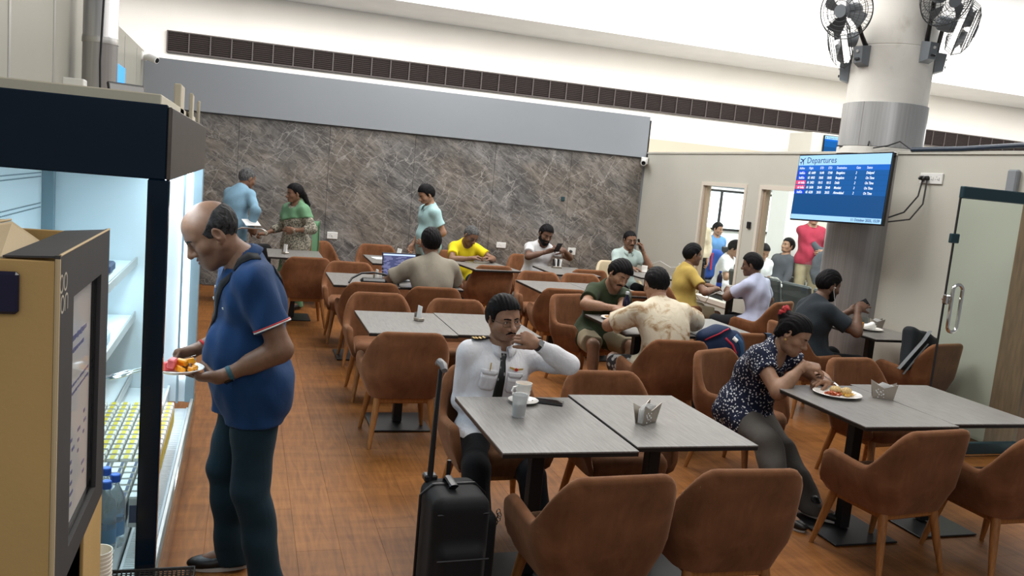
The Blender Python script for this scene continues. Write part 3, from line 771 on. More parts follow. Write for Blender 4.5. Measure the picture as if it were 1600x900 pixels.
def ribbon(o, F, pts, dirn, width, m, name, thick=.003, maxd=.5, nseg=None, across=None, parent=None, nx=3):
    """strip laid on a clothing field along centre points (marched along dirn)"""
    pts = [np.array(p, float) for p in pts]; P = []
    for i in range(len(pts)):
        t = nrm(pts[min(i+1, len(pts)-1)]-pts[max(i-1, 0)]); ac = nrm(np.cross(t, dirn)) if across is None else across
        w = width[i] if isinstance(width, (list, tuple)) else width
        P.append([pts[i]+ac*w*(j/(nx-1)-.5) for j in range(nx)])
    P = np.array(P); Q = F.march(P.reshape(-1,3), dirn, maxd, .004).reshape(P.shape)
    b = MB(); b.grid(Q); ob = b.build(name, m, parent or o.root, True, 60)
    sm = ob.modifiers.new('thick', 'SOLIDIFY'); sm.thickness = thick; sm.offset = 0; return ob
# ---------------------------------------------------------------- the materials of the place
M = {}
M['eye_white'] = mat('eye_white', (.62,.60,.57), .3); M['iris'] = mat('iris', (.016,.010,.007), .15)
M['hair'] = hair_mat('black_hair', (.006,.0055,.006)); M['hair_grey'] = hair_mat('greying_hair', (.03,.029,.03), .5)
M['hair_salt'] = hair_mat('salt_hair', (.012,.011,.011), .18); M['sole'] = mat('rubber_sole', (.55,.53,.5), .7)
M['black'] = mat('black_steel', (.012,.012,.013), .45, 0, .5); M['black_plastic'] = mat('black_plastic', (.010,.010,.012), .35)
M['gloss_black'] = mat('gloss_black', (.004,.004,.005), .06, 0, .5)
M['white_paint'] = mat('white_paint', (.80,.79,.77), .7, noise=(2.5,.03,(1,1,1)))
M['warm_paint'] = mat('warm_white_paint', (.78,.74,.68), .75, noise=(1.2,.03,(1,1,1)))
M['tan_paint'] = mat('tan_paint', (.50,.40,.31), .75, noise=(1.2,.04,(1,1,1)))
M['grey_band'] = mat('grey_band', (.25,.27,.295), .65, noise=(.8,.03,(1,1,1)))
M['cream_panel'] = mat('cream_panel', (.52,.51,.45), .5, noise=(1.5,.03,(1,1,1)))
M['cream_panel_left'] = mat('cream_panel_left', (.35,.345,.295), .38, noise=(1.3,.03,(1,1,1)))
M['steel'] = mat('brushed_steel', (.50,.50,.50), .36, .55, noise=(60,.10,(1,1,.02)))
M['steel_dark'] = mat('dull_brushed_steel', (.30,.285,.28), .36, .5, noise=(60,.12,(1,1,.02)))
M['chrome'] = mat('chrome', (.75,.74,.72), .12, 1.)
M['alu'] = mat('aluminium_trim', (.55,.54,.52), .4, .8)
M['white_plastic'] = mat('white_plastic', (.72,.72,.70), .4)
M['grey_plastic'] = mat('grey_plastic', (.22,.24,.26), .5)
M['ceramic'] = mat('white_ceramic', (.83,.81,.77), .18, coat=.3)
M['paper'] = mat('white_tissue', (.85,.85,.84), .9)
M['wire'] = mat('black_cable', (.012,.012,.014), .5); M['white_wire'] = mat('white_cable', (.75,.75,.74), .5)
# floor planks: one grain, each plank its own tone
q = NT('vinyl_plank'); oi = q.t.nodes.new('ShaderNodeObjectInfo')
add = q.t.nodes.new('ShaderNodeVectorMath'); add.operation = 'ADD'; sc = q.t.nodes.new('ShaderNodeVectorMath'); sc.operation = 'SCALE'
q.l(oi.outputs['Location'], sc.inputs[0]); sc.inputs['Scale'].default_value = 1.; q.l(sc.outputs[0], add.inputs[0]); q.l(q.tc.outputs['Object'], add.inputs[1])
mp = q.t.nodes.new('ShaderNodeMapping'); mp.inputs['Scale'].default_value = (9,.9,1); q.l(add.outputs[0], mp.inputs[0])
n1 = q.noise(mp.outputs[0], 3.2, 7, 1.2); mp2 = q.t.nodes.new('ShaderNodeMapping'); mp2.inputs['Scale'].default_value = (1,5,1); q.l(add.outputs[0], mp2.inputs[0]); n2 = q.noise(mp2.outputs[0], 2.2, 4, .3)
c = q.ramp(n1, [(.26,(.095,.032,.007)), (.5,(.200,.074,.0165)), (.74,(.31,.122,.030))])
c = q.mix(.45, c, q.ramp(n2, [(.3,(.135,.047,.010)), (.7,(.285,.115,.029))]))
rv = q.ramp(oi.outputs['Random'], [(0,(.90,.90,.89)), (1,(1.08,1.08,1.08))]); q.col(q.mix(1., c, rv, 'MULTIPLY'))
q.set(Roughness=.48, Specular_IOR_Level=.2); q.bump(n1, .06, .004); M['plank'] = q.m
M['subfloor'] = mat('plank_joint', (.12,.046,.014), .7)
M['lounge_tile'] = mat('lounge_tile', (.55,.53,.48), .25)
# grey-brown marble laminate
q = NT('marble_laminate'); geo = q.t.nodes.new('ShaderNodeNewGeometry'); src = geo.outputs['Position']
def mp_(scale, rot=0., loc=0.):
    """turn the wall plane first, then stretch, so that streaks run diagonally"""
    k = q.t.nodes.new('ShaderNodeMapping'); k.inputs['Rotation'].default_value = (0,rot,0); k.inputs['Location'].default_value = (loc,0,loc*.6); q.l(src, k.inputs[0])
    k2 = q.t.nodes.new('ShaderNodeMapping'); k2.inputs['Scale'].default_value = scale; q.l(k.outputs[0], k2.inputs[0]); return k2.outputs[0]
def warp(vec, amt, sc):
    av = q.t.nodes.new('ShaderNodeVectorMath'); av.operation = 'ADD'; sv = q.t.nodes.new('ShaderNodeVectorMath'); sv.operation = 'SCALE'; sv.inputs['Scale'].default_value = amt
    nn = q.t.nodes.new('ShaderNodeTexNoise'); nn.inputs['Scale'].default_value = sc; nn.inputs['Detail'].default_value = 5; q.l(vec, nn.inputs['Vector']); q.l(nn.outputs['Color'], sv.inputs[0]); q.l(vec, av.inputs[0]); q.l(sv.outputs[0], av.inputs[1]); return av.outputs[0]
base = q.noise(mp_((1.,1,2.6), -.55), 2.1, 9, .9, .66)
c = q.ramp(base, [(.28,(.052,.050,.052)), (.43,(.108,.104,.102)), (.56,(.185,.178,.172)), (.74,(.32,.31,.30))])
c = q.mix(q.ramp(q.noise(mp_((.8,1,1.4), -.4), .8, 3), [(.40,(0,0,0)), (.58,(.8,)*3)]), c, q.mix(1., c, (1.12,.99,.84), 'MULTIPLY'))
c = q.mix(q.ramp(q.noise(mp_((.7,1,2.6), -.35, 2.2), 1.3, 5, .8), [(.68,(0,0,0)), (.78,(.5,)*3)]), c, (.30,.16,.075))
c = q.mix(q.ramp(q.noise(mp_((1.6,1,8.5), -.62), 4.2, 7, .5, .7), [(.52,(0,0,0)), (.64,(.75,)*3)]), c, (.040,.038,.042))
c = q.mix(q.ramp(q.noise(mp_((1.6,1,8.), -.5, 5.), 5.2, 7, .6, .7), [(.54,(0,0,0)), (.68,(.6,)*3)]), c, (.36,.345,.33))
def veins(rot, scale, st, thr, loc): return q.ramp(q.voro(warp(mp_((1,1,st), rot, loc), .30, 3.), scale, 'DISTANCE_TO_EDGE').outputs['Distance'], [(0,(1,1,1)), (thr,(0,0,0))])
fade = q.ramp(q.noise(mp_((1,1,1)), 2.3, 4), [(.40,(0,0,0)), (.60,(.8,)*3)])
fade2 = q.ramp(q.noise(mp_((1,1,1), 0, 7.), 2.6, 4), [(.42,(0,0,0)), (.62,(.8,)*3)])
c = q.mix(q.mix(1., veins(.9, 2.6, 3.0, .030, 0.), fade, 'MULTIPLY'), c, (.40,.38,.355)); c = q.mix(q.mix(1., veins(-.5, 3.0, 3.4, .026, 3.1), fade2, 'MULTIPLY'), c, (.36,.345,.325))
q.col(c); q.set(Roughness=.42, Specular_IOR_Level=.35); M['marble'] = q.m
# suede chairs
q = NT('suede'); n = q.noise(q.mapping(), 7, 6, .9); n3 = q.noise(q.mapping((1,1,.25)), 22, 4); gm = q.t.nodes.new('ShaderNodeNewGeometry')
lw = q.t.nodes.new('ShaderNodeLayerWeight'); lw.inputs['Blend'].default_value = .45
c = q.ramp(n, [(.28,(.108,.043,.017)), (.52,(.165,.067,.028)), (.75,(.235,.100,.046))])
c = q.mix(.30, c, q.ramp(n3, [(.3,(.10,.039,.016)), (.7,(.235,.100,.046))])); q.col(c)
q.set(Roughness=.88, Specular_IOR_Level=.2, Sheen_Weight=.25, Sheen_Roughness=.45); q.b.inputs['Sheen Tint'].default_value = (1.,.62,.40,1)
q.bump(q.noise(q.mapping(), 180, 3), .12, .004); M['suede'] = q.m
M['chair_wood'] = mat('orange_wood', (.30,.125,.035), .42, noise=(14,.25,(6,6,.5)))
M['beige_vinyl'] = mat('beige_vinyl', (.52,.40,.26), .55)
# table laminate
q = NT('grey_oak_laminate'); n = q.noise(q.mapping((22,1.3,1)), 5, 8, .6, .65); n2 = q.noise(q.mapping((60,2.2,1)), 4, 4)
c = q.ramp(n, [(.28,(.105,.099,.093)), (.5,(.185,.176,.165)), (.74,(.275,.262,.247))]); c = q.mix(.35, c, q.ramp(n2, [(.35,(.10,.094,.088)), (.65,(.26,.25,.235))]))
q.col(c); q.set(Roughness=.36, Specular_IOR_Level=.55); q.bump(n, .05, .002); M['laminate'] = q.m
M['table_edge'] = mat('black_edge', (.010,.010,.010), .4)
M['kraft'] = mat('kraft_board', (.54,.345,.13), .85, noise=(3,.06,(1,1,1)), bump=(90,.1)); M['kraft_light'] = mat('kraft_board_edge', (.60,.46,.27), .85)
M['kraft_top'] = mat('kraft_top', (.50,.385,.235), .85, bump=(90,.1)); M['charcoal_board'] = mat('charcoal_board', (.050,.047,.047), .75, noise=(5,.08,(1,1,1)))
M['glass'] = glass_mat('clear_glass', (.93,.97,.96)); M['glass_door'] = glass_mat('door_glass', (.90,.95,.92)); M['cover'] = glass_mat('thin_cover', (.97,.97,.97), .05, 1.12); M['fridge_glass'] = glass_mat('fridge_glass', (.90,.965,.97), .01, 1.4)
M['fridge_black'] = mat('black_header', (.003,.013,.030), .14, 0, .35)
M['fridge_bronze'] = mat('bronze_header', (.115,.098,.085), .28, .6, noise=(4,.12,(1,1,5)))
M['fridge_white'] = mat('fridge_white', (.74,.80,.83), .45); M['fridge_grey'] = mat('fridge_grey', (.22,.30,.34), .45)
M['led'] = mat('led_strip', (.9,.95,1), .5, emit=(.82,.93,1.), estr=9.)
M['wood_jamb'] = mat('walnut_jamb', (.20,.125,.075), .5, noise=(10,.2,(4,4,.5)))
# ---------------------------------------------------------------- the setting
def struct(name, mb, m, parent=None, **kw):
    o = mb.build(name, m, parent, **kw)
    if parent is None: o['kind'] = 'structure'
    return o
XW, YB, XL = 6.0, 12.25, -1.36
random.seed(4)
fl = struct('floor', MB().span((XL-.1, .6, -.06), (XW+.06, YB+.05, -.006)), M['subfloor'])
pw, plen = .208, 1.24; pm = MB().box((0,0,-.004), (pw-.0007, plen-.0010, .008), None, .0004).mesh('plank', M['plank'])
ncol = int((XW-XL)/pw)
for i in range(ncol):
    off = (i*0.41) % 1.0*plen
    j = 0; y = 1.75-off+plen*.5
    while y < YB:
        if y > 2.9-plen*.5 and (y < 9.6 or True):
            o = bpy.data.objects.new('plank', pm); o.location = (XL+pw*(i+.5), min(y, YB), 0); o.parent = fl; COL.objects.link(o)
        y += plen
# back wall: marble laminate panels below, smooth grey band above
bw = struct('wall_back', MB().span((XL, YB+.02, 0), (XW, YB+.14, 2.96)), M['grey_band'])
pwid = 1.22; x = XL; k = 0
pan = MB().box((0,0,0), (pwid-.004, .02, 2.33), None, .0015).mesh('panel', M['marble'])
while x < XW-.1:
    w = min(pwid, XW-x)
    if w > pwid-.01: o = bpy.data.objects.new('panel', pan)
    else: o = bpy.data.objects.new('panel', MB().box((0,0,0), (w-.004, .02, 2.33), None, .0015).mesh('panel', M['marble']))
    o.location = (x+w/2, YB+.01, 2.33/2+.005); o.parent = bw; COL.objects.link(o); x += pwid
struct('trim_1', MB().span((XL, YB-.045, 2.345), (XW-.02, YB+.02, 2.985), .004), M['grey_band'])
struct('trim_2', MB().span((XW-.02, YB-.05, 2.345), (XW+.0, YB+.02, 2.93)), M['black'])
# left wall: cream partition panels with joints
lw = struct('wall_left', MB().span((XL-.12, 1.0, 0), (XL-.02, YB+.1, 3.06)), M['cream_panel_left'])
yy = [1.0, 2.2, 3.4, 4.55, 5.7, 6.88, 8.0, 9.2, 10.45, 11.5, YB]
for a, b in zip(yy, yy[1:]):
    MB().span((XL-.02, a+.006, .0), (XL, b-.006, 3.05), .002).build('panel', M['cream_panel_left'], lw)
    MB().span((XL-.004, b-.022, 0), (XL+.006, b+.022, 3.0)).build('joint_strip', M['alu'], lw)
# steel-clad pipe by the left wall
t = thing('steel_pipe', 'tall steel-clad round pipe rising by the left wall behind the cooler', 'pipe', (-1.16, 7.55, 0))
MB().lathe([(.128,0),(.128,2.62),(.131,2.625),(.131,2.655),(.128,2.66),(.128,4.6)], 32).build('pipe_jacket', M['steel'], t)
MB().lathe([(.133,2.60),(.134,2.61),(.134,2.63),(.133,2.64)], 32).build('seam_band', M['alu'], t)
tag(MB().tube([(-1.10,7.36,4.5),(-1.10,7.36,3.6),(-1.115,7.355,2.9),(-1.13,7.36,2.45),(-1.12,7.35,2.1)], .008, 8).build('hanging_cable', M['wire'], None), 'black cable hanging down the front of the steel pipe', 'cable')
# hall beyond the partitions
YH = 16.5
struct('wall_hall', MB().span((-6, YH, 0), (26, YH+.2, 6.6)), M['warm_paint'])
struct('trim_3', MB().span((-6, YH-.06, 2.2), (26, YH, 2.93)), M['tan_paint'])
struct('trim_4', MB().span((-6, 14.9, 4.67), (26, YH, 7.6)), M['white_paint'])    # deep white bulkhead under the hall ceiling
vg = thing('ventilation_grille', 'long dark brown louvred ventilation grille high on the far white wall', 'vent', (0, YH, 0))
vm = mat('vent_bronze', (.060,.047,.044), .55); vd = mat('vent_dark', (.02,.017,.018), .8)
z0, z1, x0 = 3.495, 3.868, -1.46; sw = .36; ns = 60
MB().span((x0, -.07, z0), (x0+sw*ns, -.0, z0+.022)).span((x0, -.07, z1-.022), (x0+sw*ns, 0, z1)).build('frame', vm, vg)
MB().span((x0, -.012, z0), (x0+sw*ns, -.002, z1)).build('backing', vd, vg)
sl = MB(); nsl = 9
for j in range(nsl):
    z = z0+.03+(z1-z0-.06)*(j+.5)/nsl; sl.box((sw/2, -.035, z), (sw-.03, .045, .006), RX(D(-38)))
slm = sl.mesh('slat_panel', vm); mul = MB().span((-.011, -.068, z0), (.011, 0, z1)).mesh('mullion', vm)
for k in range(ns):
    for nm, me in (('slat_panel', slm), ('mullion', mul)):
        o = bpy.data.objects.new(nm, me); o.location = (x0+sw*k, 0, 0); o.parent = vg; COL.objects.link(o)
# far service shaft with a second departures screen, over the lounge
struct('wall_shaft', MB().span((11.2, 15.2, 0), (12.3, 16.0, 3.36), .01), M['cream_panel'])
# ---- right partition with two glazed openings, round column, doorway
ZT = 2.41
wr = struct('wall_right', MB().span((XW, 10.42, 0), (XW+.09, YB+.02, ZT)).span((XW, 9.02, .42), (XW+.09, 9.30, 2.035)).span((XW, 7.42, .42), (XW+.09, 7.62, 2.035))
    .span((XW, 7.42, 2.035), (XW+.09, 10.42, ZT)).span((XW, 7.42, 0), (XW+.09, 10.42, .42)).span((XW, 5.30, 0), (XW+.09, 7.0, ZT)).span((XW, 2.0, 2.2), (XW+.09, 5.2999, ZT)), M['cream_panel'])
struct('trim_5', MB().span((XW-.015, 2.0, ZT), (XW+.1, YB, ZT+.03), .003), M['cream_panel'])
fm = mat('window_frame', (.66,.60,.52), .5); fd = mat('window_rebate', (.36,.27,.19), .6)
for n, (a, b) in enumerate(((9.30, 10.42), (7.62, 9.02))):
    w = tag(empty('window_%d' % (n+1), (XW, a, 0)), kind='structure'); L = b-a
    f = MB(); f.span((-.012, 0, .42), (.10, .05, 2.035)).span((-.012, L-.05, .42), (.10, L, 2.035)).span((-.012, .05, 1.985), (.10, L-.05, 2.035)).span((-.012, .05, .42), (.10, L-.05, .48)); f.build('frame', fm, w)
    MB().span((.02, L-.10, .48), (.09, L-.05, 1.985)).build('rebate', fd, w)
    MB().span((.045, .05, .48), (.053, L-.05, 1.985)).build('pane', M['glass'], w)
tag(MB().box((XW-.012, 9.15, 1.53), (.022, .075, .085), None, .006).build('access_reader', M['black_plastic']), 'small black reader box on the cream wall between the two lounge windows', 'card reader')
# doorway at the right edge and its glass leaf swung into the room
dr = tag(empty('door_1', (XW, 5.0, 0)), kind='structure')
MB().span((-.01, .03, 0), (.14, .299, 2.2)).build('jamb', M['wood_jamb'], dr)
MB().span((-.955, -.006, .09), (-.02, .006, 2.02)).build('glass_leaf', M['glass_door'], dr)
MB().span((-.957, -.022, 2.0), (-.0, .022, 2.09), .006).build('top_rail', mat('door_rail', (.02,.05,.065), .3, .3), dr)
MB().span((-.957, -.022, .02), (-.0, .022, .115), .006).build('bottom_rail', bpy.data.materials['door_rail'], dr)
MB().span((-.962, -.007, .115), (-.953, .007, 2.0)).build('edge_seal', M['black'], dr)
MB().box((-.957, 0, 1.70), (.075, .035, .072), None, .006).build('patch_clamp', bpy.data.materials['door_rail'], dr)
h = MB(); 
def loop(yo): 
    pts = []
    for a in np.linspace(0, 2*math.pi, 33)[:-1]:
        x = .045*math.cos(a); z = .045*math.sin(a)+(.135 if math.sin(a) >= 0 else -.135); pts.append((-.90+x, yo, 1.18+z))
    return pts
h.tube(loop(-.055), .0135, 10, closed=True); h.build('pull_handle', M['chrome'], dr)
MB().tube([(-.90-.045,-.055,1.24),(-.945,0,1.24),(-.945,.03,1.24)], .012, 8).box((-.955, -.02, 1.24), (.045,.05,.075), None, .008).build('handle_mount', M['chrome'], dr)
tag(MB().box((XW-.025, 5.42, 2.19), (.05, .10, .19), None, .012).build('door_closer', M['grey_plastic']), 'dark grey upright box fixed above the glass door', 'door closer')
# column
cxy = (6.1, 7.17); q = NT('column_paint'); n = q.noise(q.mapping(), 3, 6, .5); gr = q.noise(q.mapping((1,1,.5)), 5, 5, 1.)
q.col(q.mix(q.ramp(gr, [(.60,(0,0,0)), (.75,(.35,)*3)]), q.ramp(n, [(.3,(.70,.68,.63)), (.7,(.80,.78,.73))]), (.38,.34,.27))); q.set(Roughness=.75); M['column_paint'] = q.m
colm = tag(empty('column', (*cxy, 0)), kind='structure')
MB().lathe([(.385,2.9),(.385,3.445),(.381,3.45),(.381,3.456),(.385,3.46),(.385,6.4)], 64).build('painted_shaft', M['column_paint'], colm)
MB().lathe([(.386,2.47),(.402,2.475),(.402,2.90),(.386,2.905)], 64).build('upper_cladding', M['steel'], colm)
MB().lathe([(.396,2.395),(.408,2.40),(.408,2.465),(.396,2.47)], 64).build('ledge_ring', M['column_paint'], colm)
MB().lathe([(.40,0),(.40,2.395)], 64).build('lower_cladding', M['steel_dark'], colm)
for a in (200, 262, 148):
    p = (.402*math.cos(D(a)), .402*math.sin(D(a))); MB().box((*p, 2.69), (.006,.004,.425), RZ(D(a))).build('cladding_joint', M['alu'], colm)
tag(MB().tube([(XW-.01,6.6,ZT+.045),(XW-.012,6.0,ZT+.05),(XW-.01,5.4,ZT+.075),(XW-.01,4.6,ZT+.065),(XW-.01,3.4,ZT+.06)], .022, 8).build('cable_conduit', mat('dark_conduit', (.02,.035,.06), .5)), 'dark blue conduit lying along the top of the right partition', 'cable')
tag(MB().tube([(6.0-.3,6.86,ZT+.06),(5.78,6.95,ZT+.11),(5.72,7.12,ZT+.04),(5.69,7.3,ZT+.06)], .008, 6).tube([(5.99,6.62,ZT+.05),(5.96,6.74,ZT+.12),(5.86,6.78,ZT+.07),(5.76,6.86,ZT+.04)], .007, 6).build('column_cables', M['wire']), 'thin dark cables looped round the column ring above the screen', 'cable')
# ---- departure lounge behind the glass
struct('floor_lounge', MB().span((XW+.09, 4.0, -.06), (19, 16.4, 0)), M['lounge_tile'])
lwhite = mat('lounge_white', (.82,.82,.80), .7)
struct('wall_lounge_back', MB().span((XW+.1, 16.2, 0), (19, 16.35, 2.36)), lwhite)
struct('wall_lounge_side', MB().span((17.5, 4.0, 0), (17.65, 16.2, 2.36)), lwhite)
struct('trim_6', MB().span((8.55, 12.0, 0), (9.05, 12.5, 2.3), .01), lwhite)
struct('trim_7', MB().span((XW+.5, 13.9, 2.02), (16, 14.1, 2.30), .01), mat('grey_header', (.16,.19,.21), .6))
w3 = tag(empty('window_3', (10.2, 16.18, 0)), kind='structure')
MB().span((-1.2,-.03,1.12), (1.25,0,1.17)).span((-1.2,-.03,1.95), (1.25,0,2.0)).span((-1.2,-.03,1.17), (-1.14,0,1.95)).span((-.42,-.03,1.17), (-.36,0,1.95)).span((1.19,-.03,1.17), (1.25,0,1.95)).build('frame', M['black'], w3)
MB().span((-1.14,-.012,1.17), (1.19,-.006,1.95)).build('bright_pane', mat('daylight_pane', (.9,.95,1), .4, emit=(.88,.95,1.), estr=1.6), w3)
area('lounge_light_near', (8.6, 9.4, 2.9), 3.0, 120, (1,1,.98), (0,0,0), 3.0)
area('lounge_light_far', (11.0, 13.4, 2.9), 4.0, 170, (1,1,.98), (0,0,0), 3.0)
# ---------------------------------------------------------------- chairs and tables
def smooth(a, b, x):
    t = max(0., min(1., (x-a)/(b-a))); return t*t*(3-2*t)
def chair_shell():
    """tub shell: back and two arms swept along a U; chair faces +Y"""
    path = []
    hw, yb, yf, rc = .262, -.255, .20, .13
    n1, n2, n3 = 9, 9, 8
    for i in range(n1): path.append(((-hw), yf+(yb+rc-yf)*i/n1, (-1,0), 'arm'))
    for i in range(n2+1):
        a = math.pi+(math.pi/2)*i/n2; path.append((-hw+rc+rc*math.cos(a), yb+rc+rc*math.sin(a), (math.cos(a), math.sin(a)), 'corner'))
    for i in range(1, n3): path.append((-hw+rc+(2*hw-2*rc)*i/n3, yb, (0,-1), 'back'))
    for i in range(n2+1):
        a = 1.5*math.pi+(math.pi/2)*i/n2; path.append((hw-rc+rc*math.cos(a), yb+rc+rc*math.sin(a), (math.cos(a), math.sin(a)), 'corner'))
    for i in range(1, n1+1): path.append((hw, yb+rc+(yf-yb-rc)*i/n1, (1,0), 'arm'))
    L = [0]
    for p, q in zip(path, path[1:]): L.append(L[-1]+math.hypot(q[0]-p[0], q[1]-p[1]))
    tot = L[-1]; rings = []
    zs_seat = .36
    for (x, y, nn, kd), l in zip(path, L):
        u = min(l, tot-l)                                   # distance from the nearer arm front
        zt = .585 + .215*smooth(.30, .505, u) + .030*(1-smooth(.02,.24,u))*0 - .02*smooth(0,.3,u)*(1-smooth(.30,.5,u))
        f = 1-math.sqrt(max(0, 1-(1-min(u/.085, 1))**2)) if u < .085 else 0
        zt -= .15*f; zb = .335+.055*f*.6
        bk = smooth(.28, .52, u); th = .052*(1-.45*f)
        ring = []; N = 7
        def off(z, o):
            rake = (.105*bk+.050*(1-bk))*max(0, z-.40) - (.045*(1-smooth(.33,.50,z)))
            return (x+nn[0]*(rake+o), y+nn[1]*(rake+o), z)
        for i in range(N): z = zb+(zt-.026-zb)*i/(N-1); ring.append(off(z, .022-.010*(i == 0)))
        for a in (35, 70, 110, 145): ring.append(off(zt-.026+.026*math.sin(D(a)), .022-th/2+th/2*math.cos(D(a))))
        for i in range(N): z = zt-.026-(zt-.026-zb)*i/(N-1); ring.append(off(z, .022-th+.010*(i == N-1)))
        rings.append([np.array(r) for r in ring])
    m = MB(); m.rings(rings, True); return m
def make_chair():
    t = thing('dining_chair', 'x', 'chair', (0,0,0))
    sh = chair_shell().build('backrest', M['suede'], t, True, 60)
    s = MB(); rows = []
    for z, g in ((.335,-.030),(.345,-.008),(.40,.0),(.425,-.004),(.440,-.022),(.446,-.055)):
        row = []
        for i in range(40):
            a = 2*math.pi*i/40; c, q = math.cos(a), math.sin(a); e = .38
            sx = .222+g; fy = .245+g; by = .205+g
            row.append(np.array([sx*abs(c)**e*np.sign(c), (fy if q > 0 else by)*abs(q)**e*np.sign(q)+.005, z+(.012 if z > .43 else 0)*(1-(c*c+q*q)*0)]))
        rows.append(row)
    s.rings(rows, True); s.build('seat', M['suede'], t, True, 60)
    fr = MB().box((0,-.01,.315), (.36,.36,.045), None, .008); fr.build('seat_frame', M['chair_wood'], t)
    for sx in (-1,1):
        for sy in (-1,1):
            MB().tube([(sx*.175, sy*.165-.01, .335), (sx*.198, sy*.200-.01, .17), (sx*.222, sy*.238-.01, .0)], [.025,.0205,.0125], 12).build('leg', M['chair_wood'], t)
    return t
def make_table(name='cafe_table'):
    t = thing(name, 'x', 'table', (0,0,0))
    MB().box((0,0,.7465), (.608,.835,.007), None, .001).build('tabletop', M['laminate'], t)
    MB().box((0,0,.7345), (.606,.833,.0168), None, .001).build('edge_core', M['table_edge'], t)
    MB().box((0,0,.722), (.30,.42,.008)).build('mounting_plate', M['black'], t)
    MB().box((0,0,.37), (.062,.062,.70), None, .003).build('pedestal', M['black'], t)
    MB().box((0,0,.009), (.42,.44,.010), None, .003).build('base_plate', M['black'], t)
    return t
CH = make_chair(); TB = make_table(); _first = {'c': True, 't': True}
def chair(x, y, rz, label, group='suede dining chairs'):
    if _first['c']:
        _first['c'] = False; CH.location = (x, y, 0); CH.rotation_euler = (0,0,D(rz)); CH['label'] = label; CH['group'] = group; return CH
    return dup(CH, (x, y, 0), D(rz), label, group)
def table(x, y, label, rz=0, group='grey cafe tables'):
    if _first['t']:
        _first['t'] = False; TB.location = (x, y, 0); TB.rotation_euler = (0,0,D(rz)); TB['label'] = label; TB['group'] = group; return TB
    return dup(TB, (x, y, 0), D(rz), label, group)
table(1.335, 3.52, 'grey wood-grain cafe table in front of the pilot, with cup and phone on it')
table(1.960, 3.575, 'grey wood-grain cafe table with the napkin holder, right of the pilot\'s table')
table(3.385, 3.84, 'grey cafe table with the plate before the woman in the floral blouse')
table(4.000, 3.88, 'empty right half of the woman\'s table, reaching the right picture edge')
table(1.12, 5.90, 'left grey cafe table with a single standing napkin, behind the pilot\'s suitcase')
table(1.735, 5.93, 'bare grey cafe table directly behind the pilot\'s head')
table(1.09, 8.06, 'grey cafe table carrying a folded napkin and a black bag loop, left of the laptop')
table(1.705, 8.10, 'grey cafe table under the laptop of the man in the grey shirt')
table(3.145, 8.235, 'empty grey cafe table just left of the man in the olive T-shirt')
table(3.760, 8.25, 'grey cafe table with a steel napkin holder behind the olive T-shirt man\'s shoulder')
table(3.11, 6.16, 'left cafe table shared by the olive T-shirt man and the man in the blotched shirt')
table(3.745, 6.17, 'cafe table on which the navy backpack leans, right of the blotched shirt')
table(.56, 9.98, 'cafe table with tissue at the far left, before the woman in the green scarf')
table(1.70, 9.92, 'far cafe table with scattered papers behind the laptop screen')
table(2.82, 9.86, 'far cafe table on which the man in yellow leans', 8)
table(3.87, 9.82, 'far cafe table with steel caddy before the bearded man in white')
table(5.10, 9.98, 'far table with a white cup before the man on the phone')
table(5.50, 8.60, 'table with white mug and cola bottle between the yellow polo and the lavender T-shirt')
table(5.56, 6.29, 'table with orange juice and plate before the man wearing earphones')
